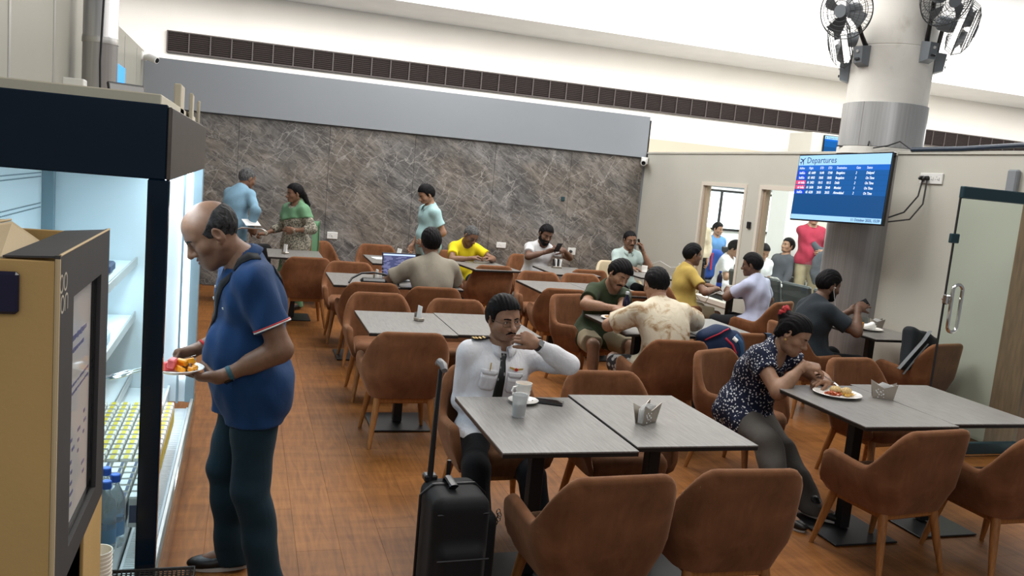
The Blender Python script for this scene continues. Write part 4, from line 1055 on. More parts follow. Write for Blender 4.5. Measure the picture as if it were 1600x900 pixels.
chs = [
 (1.365, 2.99, 3, 'front suede chair seen from behind at the pilot\'s table, bottom centre'),
 (1.975, 3.03, -2, 'front suede chair seen from behind, second from the left at the bottom edge'),
 (1.325, 4.14, 181, 'suede chair in which the pilot sits'),
 (2.00, 4.045, 180, 'empty suede chair across from the napkin holder, right beside the pilot\'s elbow'),
 (3.045, 5.60, -3, 'suede chair seen from behind that carries the man in the blotched shirt'),
 (3.25, 4.76, 203, 'suede chair with high rounded back in which the woman in the floral blouse sits'),
 (4.19, 4.58, 186, 'suede chair across the table, right behind the woman\'s arm'),
 (5.62, 5.80, 12, 'suede chair with the black bag, half seen through the glass door'),
 (3.32, 3.50, 6, 'suede chair with long left arm and bare floor below, front right'),
 (3.97, 3.38, 0, 'suede chair cut by the right picture edge'),
 (1.064, 5.58, 0, 'suede chair seen from behind beside the suitcase handle'),
 (1.084, 6.66, 180, 'empty suede chair facing us behind the left table with the standing napkin'),
 (1.72, 6.50, 180, 'suede chair whose top shows behind the bare table, left of the pilot\'s head'),
 (1.683, 7.73, 0, 'suede chair seen from behind that carries the man in the grey shirt'),
 (1.13, 7.83, 0, 'dark-sided suede chair seen from behind, pushed under the table left of the laptop'),
 (1.081, 8.79, 178, 'empty suede chair facing us at the table left of the laptop'),
 (.655, 9.57, 4, 'suede chair seen from behind with orange wood legs, right of the navy polo sleeve'),
 (1.00, 10.98, 205, 'suede chair against the marble wall beside the woman in the green scarf'),
 (1.695, 11.0, 180, 'suede chair against the marble wall behind the table with papers'),
 (1.70, 8.72, 180, 'suede chair mostly hidden behind the open laptop'),
 (2.64, 10.80, 190, 'suede chair in which the man in the yellow T-shirt leans'),
 (2.824, 9.80, 4, 'dark suede chair seen from behind below the yellow T-shirt'),
 (3.233, 8.87, 172, 'empty suede chair facing us behind the bare table left of the olive T-shirt man'),
 (4.146, 9.95, -2, 'suede chair seen from behind below the bearded man in white'),
 (3.795, 8.87, 180, 'suede chair facing us whose top shows behind the olive T-shirt man\'s napkin holder'),
 (3.12, 8.05, -8, 'suede chair seen from behind left of the olive T-shirt man'),
 (3.07, 7.14, 200, 'suede chair in which the olive T-shirt man sits'),
 (4.009, 8.15, 0, 'suede chair seen between the olive T-shirt and the blotched shirt'),
 (3.75, 10.88, 176, 'suede chair in which the bearded man in white sits'),
 (4.88, 8.75, -84, 'suede chair in which the man in the yellow polo sits'),
 (5.40, 7.86, 28, 'suede chair with broad left arm in which the lavender T-shirt man sits'),
 (3.90, 5.98, 2, 'suede chair seen from behind with the navy strap over its back'),
 (4.84, 6.24, -88, 'suede chair in which the man with earphones sits'),
]
CHAIRS = [chair(*c) for c in chs]
vin = mat('beige_vinyl_back', (.55,.45,.30), .5); bc = dup(CH, (5.05, 10.75, 0), D(180), 'beige vinyl chair with dark rim behind the man on the phone', 'beige chairs')
for c in bc.children:
    if c.name.startswith(('backrest', 'seat')) and not c.name.startswith('seat_frame'):
        c.data = c.data.copy(); c.data.materials.clear(); c.data.materials.append(vin)
# ---- departures screen on the column
TVC, TVN, TVT, TVR = V(5.472,6.923,2.036), D(math.degrees(3.248)), -.06, .034
n = V(math.cos(TVN)*math.cos(TVT), math.sin(TVN)*math.cos(TVT), -math.sin(TVT)); r = V(-math.sin(TVN), math.cos(TVN), 0); u = np.cross(r, n)
if u[2] < 0: u = -u
r2 = math.cos(TVR)*r+math.sin(TVR)*u; u2 = -math.sin(TVR)*r+math.cos(TVR)*u
RT = np.array([r2, u2, n]).T if np.linalg.det(np.array([r2, u2, n]).T) > 0 else np.array([-r2, u2, n]).T
def screen(name, label, W, loc, R, rows, parts=True):
    """lit departures board, W metres wide; R columns: writing direction, up, outward"""
    Hh = W/1.777; t = tag(empty(name, loc), label, 'screen'); t.rotation_euler = mathutils.Matrix(R.tolist()).to_euler()
    MB().box((0,0,-.022), (W,Hh,.04), None, .004).build('casing', M['gloss_black'], t)
    E = lambda nm, c, s: mat(nm, tuple(q*.3 for q in c), .2, emit=c, estr=s)
    for k in ('scr_deep','scr_mid','scr_row','scr_head','scr_logo','scr_red','scr_txt','scr_dark'):
        pass
    if 'scr_deep' not in M:
        M['scr_deep'] = E('scr_deep', (.004,.060,.20), .85); M['scr_mid'] = E('scr_mid', (.006,.115,.52), .8); M['scr_row'] = E('scr_row', (.004,.085,.30), .85); M['scr_head'] = E('scr_head', (.32,.58,.88), .85)
        M['scr_logo'] = E('scr_logo', (.006,.06,.62), .8); M['scr_red'] = E('scr_red', (.72,.06,.20), .8); M['scr_txt'] = E('scr_txt', (.75,.85,.95), .9); M['scr_dark'] = E('scr_dark', (.008,.03,.12), .8)
    x0, x1, y0, y1 = -W/2+.012, W/2-.012, -Hh/2+.014, Hh/2-.012; w, h = x1-x0, y1-y0
    MB().span((x0,y0,-.002), (x1,y1,.0005)).build('display', M['scr_deep'], t)
    S = lambda nm, a, b, c, d, m, z=.001: MB().span((x0+w*a, y1-h*d, z-.0004), (x0+w*b, y1-h*c, z)).build(nm, m, t)
    S('header_bar', 0, 1, 0, .155, M['scr_head']); S('column_bar', 0, 1, .155, .235, M['scr_mid']); S('footer_bar', 0, 1, .925, 1., M['scr_head'])
    for i in range(len(rows)): S('row_bar', 0, 1, .235+.075*i, .31+.075*i-.004, M['scr_row'] if i % 2 else M['scr_mid'] if False else M['scr_row'], .0009)
    I3 = np.eye(3); P = lambda a, c: (x0+w*a, y1-h*c, .0014)
    text_mesh('title', 'Departures', h*.135, M['scr_dark'], t, P(.095,.122), I3)
    pl = MB(); s = h*.062; cx, cy = x0+w*.048, y1-h*.078; A = RZ(D(40))[:2,:2]
    for poly in ([(-1,-.12),(.8,-.12),(1.15,0),(.8,.12),(-1,.12)], [(.25,.1),(-.35,1.),(-.6,1.),(-.15,.1)], [(.25,-.1),(-.15,-.1),(-.6,-1.),(-.35,-1.)], [(-.7,.1),(-1.,.42),(-1.15,.42),(-1.,.1)], [(-.7,-.1),(-1.,-.1),(-1.15,-.42),(-1.,-.42)]):
        q = [A@np.array(p)*s for p in poly]; pl.add([(cx+a, cy+b, .0016) for a, b in q], [tuple(range(len(q)))])
    pl.build('plane_symbol', M['scr_dark'], t, False)
    if parts:
        cols = (.035,.195,.395,.535,.665,.84,.915-.02)
        cols = (.02,.135,.265,.36,.455,.665,.775)
        for a, s_ in zip(cols, ('Airline','Flight','STD','ETD','Destination','Gate','Status')): text_mesh('column_title', s_, h*.052, M['scr_txt'], t, P(a,.215), I3, xs=.8)
        for i, rw in enumerate(rows):
            c = .235+.075*i; S('airline_logo', -.0, .115, c+.006, c+.066, M['scr_red'] if rw[0] == 'air india' else M['scr_logo'], .0012)
            for a, s_, sh in zip(cols, rw, (0,0,0,0,.15,.2,.2)): text_mesh('row_text', s_, h*.054, M['scr_txt'], t, P(a+(.008 if a == cols[0] else 0), c+.056), I3, offset=.0006, shear=sh, xs=.8)
        text_mesh('date_text', '11 October 2025, 15:59', h*.055, M['scr_dark'], t, P(.985,.98), I3, 'RIGHT', offset=.0006)
    return t
rows = (('IndiGo','6E  6409','16:40','17:00','Bengaluru','2','Delayed'),('IndiGo','6E  6953','18:05','18:05','Bengaluru','3','On Time'),('air india','AI  2453','18:15','18:15','Delhi','2','On Time'),('air india','AI  2658','20:40','20:40','Mumbai','3','On Time'),('IndiGo','6E  6228','20:55','20:55','Ahmedabad','2','On Time'))
tv = screen('departures_screen', 'blue departures screen hung in front of the round column', 1.2, TVC, RT, rows)
arm_b = TVC-n*.045
Ri = RT.T; MBa = MB(); MBa.box((0,0,-.05), (.30,.24,.02)); MBa.box((0,0,-.14), (.08,.08,.18)); MBa.build('wall_mount', M['black'], tv)
tag(MB().tube([(5.62,6.36,1.80),(5.75,6.32,1.86),(5.90,6.34,2.02),(5.965,6.385,2.17)], .0075, 6).tube([(5.62,6.36,1.76),(5.78,6.27,1.80),(5.93,6.30,1.95),(5.965,6.33,2.17)], .0075, 6).tube([(5.62,6.40,1.80),(5.60,6.48,1.83),(5.58,6.56,1.86)], .0075, 6).build('screen_cables', M['wire']), 'two black cables drooping from the departures screen to the wall socket', 'cable')
screen('departures_screen', 'second departures screen far behind, half hidden by the column', .80, V(11.87,15.155,3.10), np.array([[1,0,0],[0,0,1],[0,-1,0]], float).T, rows[:4], False)
def socket(x, y, z, rz, W, Hh, label, pins, plugs=()):
    t = thing('power_socket', label, 'socket', (x, y, z), rz, 'wall sockets')
    MB().box((0,-.006,0), (W,.014,Hh), None, .004).build('face_plate', M['white_plastic'], t)
    hm = MB()
    for p in pins:
        for a, b in ((0,.014),(-.012,-.008),(.012,-.008)): hm.box((p+a, -.0135, b), (.006,.002,.006))
    hm.build('socket_holes', M['black_plastic'], t); sw = MB()
    for p in pins: sw.box((p+.032 if len(pins) < 3 else p+.028, -.016, 0), (.012,.008,.028), None, .002)
    sw.build('switch', M['white_plastic'], t)
    for p in plugs: MB().tube([(p,-.012,.0),(p,-.05,0),(p-.01,-.06,-.01)], [.024,.02,.009], 12).build('plug', M['black_plastic'], t)
    return t
socket(5.998, 6.31, 2.19, D(-90), .27, .10, 'long white socket strip with two black plugs beside the departures screen', (-.09,0,.07), (-.09,-.035))
# ---------------------------------------------------------------- the people
SK = {k: skin_mat('skin_'+k, c) for k, c in dict(deep=(.135,.070,.044), brown=(.20,.105,.064), mid=(.30,.165,.103), light=(.37,.21,.135), tan=(.31,.175,.108)).items()}
C = dict(navy=cloth_mat('navy_polo', (.006,.036,.115), .8), jeans=cloth_mat('dark_jeans', (.008,.026,.040), .9), white=cloth_mat('white_cotton', (.70,.70,.73), .8, .55, .8), black=cloth_mat('black_trousers', (.006,.006,.008), .85),
  olive=cloth_mat('olive_tee', (.028,.040,.018), .9), khaki=cloth_mat('khaki_shorts', (.30,.25,.16), .9), yellow=cloth_mat('yellow_polo', (.42,.30,.075), .85), lav=cloth_mat('lavender_tee', (.44,.47,.62), .85), dark=cloth_mat('dark_tee', (.020,.027,.034), .9),
  mint=cloth_mat('pale_mint_shirt', (.42,.52,.50), .85), whitetee=cloth_mat('grey_white_tee', (.56,.56,.57), .85), vivid=cloth_mat('yellow_tee', (.70,.55,.012), .85), sky=cloth_mat('pale_blue_polo', (.36,.55,.56), .85), taupe=cloth_mat('taupe_tee', (.25,.225,.18), .9),
  blue=cloth_mat('mid_blue_shirt', (.20,.35,.47), .85), grey=cloth_mat('grey_trousers', (.085,.077,.068), .85), cream=cloth_mat('cream_blouse', (.62,.52,.38), .85), red=cloth_mat('crimson_shirt', (.30,.025,.05), .85), greyj=cloth_mat('grey_jacket', (.06,.065,.075), .9), lightpants=cloth_mat('pale_trousers', (.52,.56,.56), .9), green=cloth_mat('green_scarf', (.13,.27,.15), .8))
q = NT('floral_blouse'); mpv = q.mapping((1,1,1)); nz = q.t.nodes.new('ShaderNodeTexNoise'); nz.inputs['Scale'].default_value = 30; q.l(mpv, nz.inputs['Vector'])
av = q.t.nodes.new('ShaderNodeVectorMath'); av.operation = 'ADD'; sv = q.t.nodes.new('ShaderNodeVectorMath'); sv.operation = 'SCALE'; sv.inputs['Scale'].default_value = .022; q.l(nz.outputs['Color'], sv.inputs[0]); q.l(mpv, av.inputs[0]); q.l(sv.outputs[0], av.inputs[1])
v = q.voro(av.outputs[0], 58); q.col(q.ramp(v.outputs['Distance'], [(.27,(.62,.63,.66)), (.34,(.010,.014,.035))])); q.set(Roughness=.85, Specular_IOR_Level=.2); q.bump(q.noise(q.mapping((1,1,.5)), 18, 4, 1), .3, .02); C['floral'] = q.m
q = NT('blotched_tee'); n = q.noise(q.mapping(), 7, 6, .8, .6); q.col(q.ramp(n, [(.52,(.70,.63,.49)), (.585,(.52,.40,.26)), (.67,(.27,.155,.075))])); q.set(Roughness=.85, Specular_IOR_Level=.2); q.bump(q.noise(q.mapping((1,1,.5)), 16, 4, 1), .3, .02); C['blotch'] = q.m
q = NT('patterned_kurta'); n = q.voro(q.mapping(), 46); n2 = q.noise(q.mapping(), 60, 4); q.col(q.mix(q.ramp(n2, [(.45,(0,0,0)), (.55,(1,1,1))]), (.36,.33,.26), (.10,.095,.075))); q.set(Roughness=.85); C['kurta'] = q.m
q = NT('camo_bottoms'); n = q.voro(q.mapping(), 22); q.col(q.ramp(n.outputs['Distance'], [(.40,(.45,.45,.44)), (.47,(.03,.03,.035))])); q.set(Roughness=.9); C['print_shorts'] = q.m
gold = mat('gold_braid', (.62,.42,.12), .35, .6); redm = mat('red_enamel', (.5,.02,.02), .4); spec_m = mat('spectacle_frame', (.09,.075,.06), .3, .7); darkspec = mat('dark_spectacle_frame', (.012,.010,.010), .3)
shoeb = mat('black_leather', (.010,.009,.009), .4, bump=(60,.1)); shoec = mat('pale_sneaker', (.5,.48,.45), .7)
H1 = dict(style='short', mat=M['hair'])
def up_(o, x, y, z): return o.Ch+o.R2@V(x, y, z)

# 1 --- man choosing fruit at the cooler
def fridge_man():
    o = person('balding man in navy polo and jeans standing at the open cooler', (.04, 3.63), D(101), SK['brown'],
      body=dict(s=.99, fat=.80, lean=D(4), bend=D(10), armr=1.12, shw=.165, neck=1.08, py=-.02), head=dict(rot=(2,37,0), jowl=True, stubble=.25, scalp=.0, eye=.55, nose=.9, off=(0,.05,-.02), size=1.08), hair=dict(style='bald', t=.006, top=0, mat=M['hair_salt']),
      arms=dict(L=dict(to=(-.06,3.42,.965), f=(-1,.10,-.02), n=(-.05,.45,1), curl=(.25,.25,.3,.35), thumb=.35, thumb_in=.75, hint=(-.35,-1,-.5)), R=dict(to=(-.17,3.82,.985), f=(-1,-.12,-.25), n=(0,-.55,-.8), curl=(.55,.6,.7,.75), thumb=.8, thumb_in=.6, hint=(.6,-.6,-.6))),
      legs=dict(L=dict(to=(.16,3.50), toe=.18), R=dict(to=(.02,3.76), toe=-.18)),
      top=dict(mat=C['navy'], sleeve=.66, hem=-.17, he=.026, collar=True, gap=.30, wr=.007, seed=8, neck=.062, vopen=.06, name='polo_shirt'), bottom=dict(mat=C['jeans'], name='jeans', waist=.0, wr=.006, flare=.034, e=.013), shoes=shoeb, res=.75)
    for k in 'LR':
        pc, ax = o.hem[k]; b = MB(); rad = .0665*o.s*1.06
        for i, (d0, mt) in enumerate(((-.006,1),(-.014,0),(-.021,1))):
            pass
        u = nrm(np.cross(ax, V(.3,.5,.8))); w = np.cross(ax, u)
        for (d0, d1, mm, nm) in ((-.007,-.001,M['white_plastic'],'white_cuff_stripe'),(-.013,-.0075,redm,'red_cuff_stripe')):
            ang = np.linspace(0, 2*math.pi, 49)[:-1]; dirs = [u*math.cos(a)+w*math.sin(a) for a in ang]; b = MB(); rr = []
            for dd in (d0, d1):
                base = pc+ax*dd; pts = o.TF.march(np.array([base+d*.13 for d in dirs]), np.array([-d for d in dirs]), .12, .0025)
                pts = np.array([p if np.linalg.norm(p-base) < .085 else base+d*.070 for p, d in zip(pts, dirs)]); rr.append(list(pts))
            b.rings(rr, False); ob = b.build(nm, mm, o.root, True, 180); sm = ob.modifiers.new('thick', 'SOLIDIFY'); sm.thickness = .003; sm.offset = 0
    strap = cloth_mat('strap_web', (.008,.009,.011), .8); f = o.R2@V(0,1,0)
    pts = [up_(o, x, .35, z) for x, z in ((-.095,.145),(-.07,.115),(-.03,.06),(.02,-.01),(.07,-.09),(.11,-.16),(.15,-.24))]
    ribbon(o, o.TF, pts, -f, .042, strap, 'bag_strap', .004, .5)
    pts = [up_(o, x, -.35, z) for x, z in ((-.095,.14),(-.06,.09),(0,.0),(.06,-.10),(.12,-.2))]
    ribbon(o, o.TF, pts, f, .042, strap, 'bag_strap', .004, .5)
    tp = [up_(o, -.095, y, .35) for y in (.05,.02,-.02,-.06)]
    ribbon(o, o.TF, tp, -o.R2[:,2], .042, strap, 'bag_strap', .004, .4, across=o.R2[:,0])
    b = MB(); p = o.TF.march([up_(o, .0, .35, .10)], -f, .5, .002)[0]; b.tube([p, p+f*.004], .0065, 12); p = o.TF.march([up_(o, .0, .35, .055)], -f, .5, .002)[0]; b.tube([p, p+f*.004], .0065, 12); b.build('button', M['white_plastic'], o.root)
    p = o.TF.march([up_(o, -.075, .35, .02)], -f, .5, .002)[0]; MB().box(p, (.014,.004,.008), o.R2).build('chest_emblem', M['white_plastic'], o.root)
    watch(o, 'L', .035, mat('teal_strap', (.03,.10,.13), .6), M['gloss_black']); wrist_band(o, 'R', .03, mat('red_thread', (.45,.02,.02), .8), .031, .012, 'thread_bracelet')
    return o
fm1 = fridge_man()

# 2 --- the pilot
def pilot_():
    o = person('seated airline pilot in white shirt and dark tie, hand at his mouth', (1.31, 4.25), D(180), SK['mid'],
      body=dict(sit=True, s=.945, lean=D(-5), bend=D(3), side=-.10, pz=.475, shw=.178), head=dict(rot=(14,3,3), stubble=.3, eye=1.0, size=1.08, gaze=(-.25,-.05), nose=1.05), hair=dict(style='short', t=.010, top=.022, moustache=.85),
      arms=dict(R=dict(to=(1.25,4.08,.62), n=(0,0,-1), f=(.4,-1,-.1), hint=(.35,-.9,-.2)), L=dict(to=(1.460,4.01,1.012), f=(-.85,-.04,.42), n=(-.45,.75,-.35), curl=(.55,.75,.85,.9), thumb=.55, hint=(-1,-.15,-.55), sh=(-.02,.0,.01))),
      legs=dict(R=dict(to=(1.14,3.66), toe=-.1), L=dict(to=(1.46,3.60), toe=.1)),
      top=dict(mat=C['white'], sleeve=1.5, hem=.0, collar=True, gap=.26, wr=.006, wf=30, seed=4, cuff=.011, e=.010), bottom=dict(mat=C['black'], wr=.004, waist=.10), shoes=shoeb, res=.7)
    glasses(o, spec_m, .0012); f = o.R2@V(0,1,0); r = o.R2[:,0]; u = o.R2[:,2]
    # tie
    zs = [.140,.126,.104,.08,.04,0,-.05,-.10,-.15,-.20]; ws = [.034,.038,.026,.030,.036,.042,.048,.053,.057,.060]
    q = NT('tie_silk'); n = q.voro(q.mapping((1,1,.45), (0,.6,0)), 42); q.col(q.ramp(n.outputs['Distance'], [(.16,(.28,.28,.27)), (.20,(.006,.010,.009))])); q.set(Roughness=.4)
    ribbon(o, o.TF, [up_(o, .004, .4, z) for z in zs], -f, ws, q.m, 'necktie', .008, .6, across=r, nx=5)
    for sx in (-1,1):
        p0 = [up_(o, sx*.052+.02*k*sx*0, .4, z) for k, z in enumerate((.03,.02))]
        ribbon(o, o.TF, [up_(o, sx*.072, .4, z) for z in (.052,.045,.035,.022)], -f, [.088,.088,.088,.062], C['white'], 'pocket_flap', .003, .6, across=r, nx=7)
        ribbon(o, o.TF, [up_(o, sx*.072, .4, z) for z in (.030,0,-.03,-.05,-.062)], -f, [.084,.084,.084,.080,.05], C['white'], 'chest_pocket', .0008, .6, across=r, nx=7)
        # epaulette: black board with four gold bars
        S = o.arm['R' if sx > 0 else 'L']['S']; a = o.Nb+r*sx*.062+u*.0; ax = nrm(S-a+u*.0); tpts = [a+ax*k+u*.18+r*0 for k in (.01,.04,.07,.10,.118)]
        Q = o.TF.march(np.array(tpts), -u, .3, .007); e = MB(); g = MB(); P = []
        side = nrm(np.cross(ax, u))
        for p in Q: P.append([p+side*.026*j for j in (-1,0,1)])
        e.grid(np.array(P)); eo = e.build('epaulette', C['black'], o.root, True, 60); sm = eo.modifiers.new('thick', 'SOLIDIFY'); sm.thickness = .005; sm.offset = 0
        for k in range(4):
            t = .28+.19*k; i = min(int(t*4), 3); ff = t*4-i; p = Q[i]*(1-ff)+Q[i+1]*ff; d = nrm(Q[i+1]-Q[i])
            g.box(p+np.cross(side, d)*0+u*.0045, (.052,.010,.003), np.array([side, d, np.cross(side, d)]).T)
        g.build('gold_bar', gold, eo)
    p = o.TF.march([up_(o, -.072, .4, .068)], -f, .6, .004)[0]; w = MB()
    for sx in (-1,1): w.rings([[p+r*sx*.004+u*.007, p+r*sx*.004-u*.006, p+r*sx*.004-u*.006+f*.004, p+r*sx*.004+u*.007+f*.004], [p+r*sx*.038+u*.012, p+r*sx*.038+u*.004, p+r*sx*.038+u*.004+f*.003, p+r*sx*.038+u*.012+f*.003]])
    wo = w.build('wings_badge', gold, o.root, False); MB().tube([p, p+f*.006], .009, 14).build('badge_centre', redm, wo)
    p = o.TF.march([up_(o, .072, .4, .062)], -f, .6, .006)[0]; MB().tube([p-u*.02, p+u*.028], .0032, 6).box(p+u*.012+f*.003, (.004,.003,.03), o.R2).build('pen_clip', gold, o.root)
    watch(o, 'L', .012, M['black_plastic'], M['chrome'])
    ribbon(o, o.TF, [up_(o, 0, .4, z) for z in (.10,.05,0,-.05,-.1,-.15,-.2,-.25)], -f, .030, C['white'], 'placket', .002, .6, across=r)
    ts = MB(); p = o.TF.march([up_(o, .004, .4, -.115)], -f, .6, .012)[0]; ts.box(p, (.052,.005,.007), o.R2); ts.build('tie_clip', gold, o.root)
    return o
pilot = pilot_()

# 3 --- woman eating
def woman_():
    o = person('woman in navy floral blouse bent over her plate, eating', (3.15, 4.62), D(206), SK['tan'],
      body=dict(sit=True, s=.94, female=True, fat=.55, lean=D(27), bend=D(8), pz=.51, armr=1.15, shw=.150), head=dict(rot=(8,28,-4), eye=.5, lip=(.8,.5,.5), jowl=True), hair=dict(style='long', t=.010, top=.014, lumps=[((0,-.105,.06),(.05,.05,.045)), ((0,-.075,-.045),(.05,.035,.045))]),
      arms=dict(R=dict(to=(3.27,4.22,.885), f=(.8,-.55,-.05), n=(.3,.3,-1), curl=(.5,.6,.7,.75), thumb=.85, thumb_in=.7, hint=(.7,.2,-.9)), L=dict(to=(3.42,4.17,.80), f=(-.95,-.1,.1), n=(0,.2,-1), curl=(.5,.6,.65,.7), hint=(-.9,.3,-.5))),
      legs=dict(R=dict(to=(3.07,3.98), hint=(.3,1,.6)), L=dict(to=(3.30,3.95), hint=(-.2,1,.6))),
      top=dict(mat=C['floral'], sleeve=.42, hem=-.13, he=.020, scoop=.075, wr=.008, e=.013, name='blouse'), bottom=dict(mat=C['grey'], wr=.010, e=.024, flare=.044), shoes=shoeb, res=.8)
    for sx in (-1,1): MB().lathe([(0,-.008),(.006,-.005),(.007,0),(.005,.006),(0,.008)], 12, o.HT(sx*.079,.0,-.040)).build('earring', gold, o.root)
    sc = MB(); ring = [o.HT(.036*math.cos(a), -.128+.012*math.sin(a*6), .078+.030*math.sin(a)) for a in np.linspace(0, 2*math.pi, 31)[:-1]]; sc.tube(ring, [.013+.004*math.sin(5*i) for i in range(30)], 8, closed=True); sc.build('scrunchie', mat('red_scrunchie', (.42,.03,.035), .8), o.root)
    wrist_band(o, 'R', .08, mat('copper_bangle', (.35,.15,.07), .3, .9), .036, .005); wrist_band(o, 'L', .03, M['chrome'], .032, .016, 'watch')
    return o
woman = woman_()

# 4 --- olive T-shirt man
o4 = person('man in olive T-shirt and khaki shorts leaning over a shared meal', (3.09, 7.02), D(190), SK['tan'],
  body=dict(sit=True, s=1.0, lean=D(24), bend=D(6), pz=.50, side=-.10, armr=1.12), head=dict(rot=(2,26,-14), eye=.45, stubble=.2), hair=dict(style='fringe', t=.014, top=.030, moustache=1.35, lumps=[((.0,.05,.075),(.062,.045,.035)), ((-.03,.06,.06),(.04,.035,.035))]),
  arms=dict(R=dict(to=(3.02,6.47,.83), f=(.55,-.8,.05), n=(.4,0,-1), curl=(.4,.45,.55,.6), thumb=.8, hint=(1,.1,-.3)), L=dict(to=(3.05,6.42,.785), f=(-.8,-.5,.0), n=(0,0,-1), curl=(.4,.4,.5,.5), hint=(-1,.2,-.3))),
  legs=dict(R=dict(to=(2.93,6.52), hint=(.4,1,.5)), L=dict(to=(3.22,6.55), hint=(-.4,1,.5))),
  top=dict(mat=C['olive'], sleeve=.66, hem=-.13, wr=.008, neck=.072, name='tshirt'), bottom=dict(mat=C['khaki'], kind='shorts', cut=.86, wr=.006), shoes=shoec, res=.95)
watch(o4, 'L', .025, M['black_plastic'], M['chrome'])
# 5 --- blotched T-shirt man, from behind
o5 = person('man in cream T-shirt with brown blotches seen from behind', (3.08, 5.58), D(2), SK['light'],
  body=dict(sit=True, s=1.04, lean=D(22), bend=D(10), pz=.51, shw=.182, fat=.5, armr=1.1, neck=1.08), head=dict(rot=(-6,22,4), size=1.06), hair=dict(style='short', t=.009, top=.014),
  arms=dict(L=dict(to=(2.93,6.12,.80), f=(.1,1,.15), n=(1,0,-.3), curl=(.7,.75,.8,.8), thumb=.7, hint=(-1,-.2,-.4)), R=dict(to=(3.52,6.15,.795), f=(-.6,.8,0), n=(0,0,-1), hint=(1,-.2,-.3))),
  legs=dict(L=dict(to=(2.93,6.0), hint=(-.4,1,.5)), R=dict(to=(3.28,6.0), hint=(.4,1,.5))),
  top=dict(mat=C['blotch'], sleeve=.80, hem=-.14, wr=.007, wf=20, e=.018, seed=12, name='tshirt'), bottom=dict(mat=C['print_shorts'], kind='shorts', cut=.95, e=.02), shoes=shoec, res=.95)
# 6 --- yellow polo man
o6 = person('man in mustard yellow polo with glasses facing right by the window', (4.93, 8.76), D(-98), SK['brown'],
  body=dict(sit=True, s=.98, lean=D(9), pz=.51, fat=.5), head=dict(rot=(4,4,0), stubble=.2), hair=dict(style='short', t=.012, top=.022, moustache=1.),
  arms=dict(R=dict(to=(5.24,8.52,.79), f=(.6,.7,0), n=(0,0,-1), hint=(.8,-.4,-.4)), L=dict(to=(5.30,8.78,.79), f=(.3,-.9,0), n=(0,0,-1), hint=(-.8,-.2,-.4))), legs=dict(R=dict(to=(5.33,8.62)), L=dict(to=(5.33,8.9))),
  top=dict(mat=C['yellow'], sleeve=.66, hem=-.12, collar=True, gap=.36, vopen=.06, name='polo_shirt'), bottom=dict(mat=C['khaki'], kind='shorts', cut=.9), shoes=shoeb, res=1.15)
glasses(o6, darkspec, .0022)
# 7 --- lavender T-shirt man, from behind
o7 = person('man in lavender T-shirt seen from behind opposite the yellow polo', (5.43, 7.90), D(26), SK['deep'],
  body=dict(sit=True, s=.98, lean=D(15), pz=.51, shw=.172), head=dict(rot=(18,10,0)), hair=dict(style='short', t=.013, top=.024),
  arms=dict(L=dict(to=(5.26,8.28,.80), f=(.2,1,.1), n=(1,0,-.4), curl=(.6,.6,.6,.6), hint=(-1,-.3,-.4)), R=dict(to=(5.55,8.30,.80), f=(-.5,.8,0), n=(0,0,-1))), legs=dict(L=dict(to=(5.08,8.18)), R=dict(to=(5.35,8.33))),
  top=dict(mat=C['lav'], sleeve=.68, hem=-.13, wr=.008, name='tshirt'), bottom=dict(mat=C['black']), shoes=shoeb, res=1.1)
glasses(o7, darkspec, .0020)
# 8 --- man with earphones
o8 = person('man in dark T-shirt with white earphones holding up a phone', (4.82, 6.24), D(-92), SK['deep'],
  body=dict(sit=True, s=1.02, lean=D(10), bend=D(6), pz=.51, fat=.4), head=dict(rot=(0,16,0), stubble=.3), hair=dict(style='short', t=.009, top=.018, moustache=1.1, beard=.004),
  arms=dict(R=dict(to=(5.17,6.06,.985), f=(.85,.15,.35), n=(.1,.6,-.6), curl=(.25,.35,.45,.5), thumb=.4, hint=(.6,-.6,-.8)), L=dict(to=(5.28,6.27,.93), f=(.75,-.1,.45), n=(-.3,-.9,.4), curl=(.6,.6,.65,.65), thumb=.8, hint=(-.6,-.4,-.8))),
  legs=dict(R=dict(to=(5.20,6.08)), L=dict(to=(5.22,6.38))), top=dict(mat=C['dark'], sleeve=.68, hem=-.13, wr=.007, name='tshirt'), bottom=dict(mat=C['black']), shoes=shoeb, res=1.0)
w = MB(); e0 = o8.HT(.083,.002,-.006); e1 = o8.HT(-.083,.002,-.006); c0 = up_(o8, .03,.135,.03); w.tube([e0, e0+V(0,0,-.03), (e0+c0)/2+V(.0,.05,-.03), c0, up_(o8,.02,.15,-.09), up_(o8,0,.17,-.2)], .0028, 6).tube([e1, e1+V(0,.0,-.04), (e1+c0)/2+V(0,.05,-.03), c0], .0028, 6).tube([e0-V(0,0,.0), e0+V(0,.014,-.004)], .006, 8); w.build('earphones', M['white_wire'], o8.root)
# 9 --- man on the phone
o9 = person('man in pale mint shirt talking on a phone at the back corner', (5.06, 10.66), D(182), SK['brown'],
  body=dict(sit=True, s=.98, lean=D(10), pz=.51), head=dict(rot=(-4,6,3)), hair=dict(style='short', t=.009, top=.012, moustache=1.1),
  arms=dict(L=dict(to=(5.20,10.42,1.02), f=(-.25,.1,1), n=(-1,.1,-.2), curl=(.6,.65,.65,.65), thumb=.7, hint=(-.6,.3,-1)), R=dict(to=(4.98,10.25,.79), f=(.8,-.5,0), n=(0,0,-1))),
  top=dict(mat=C['mint'], sleeve=.66, hem=-.12, collar=True, gap=.36), bottom=dict(mat=C['black']), shoes=shoeb, res=1.3); glasses(o9, spec_m, .002)
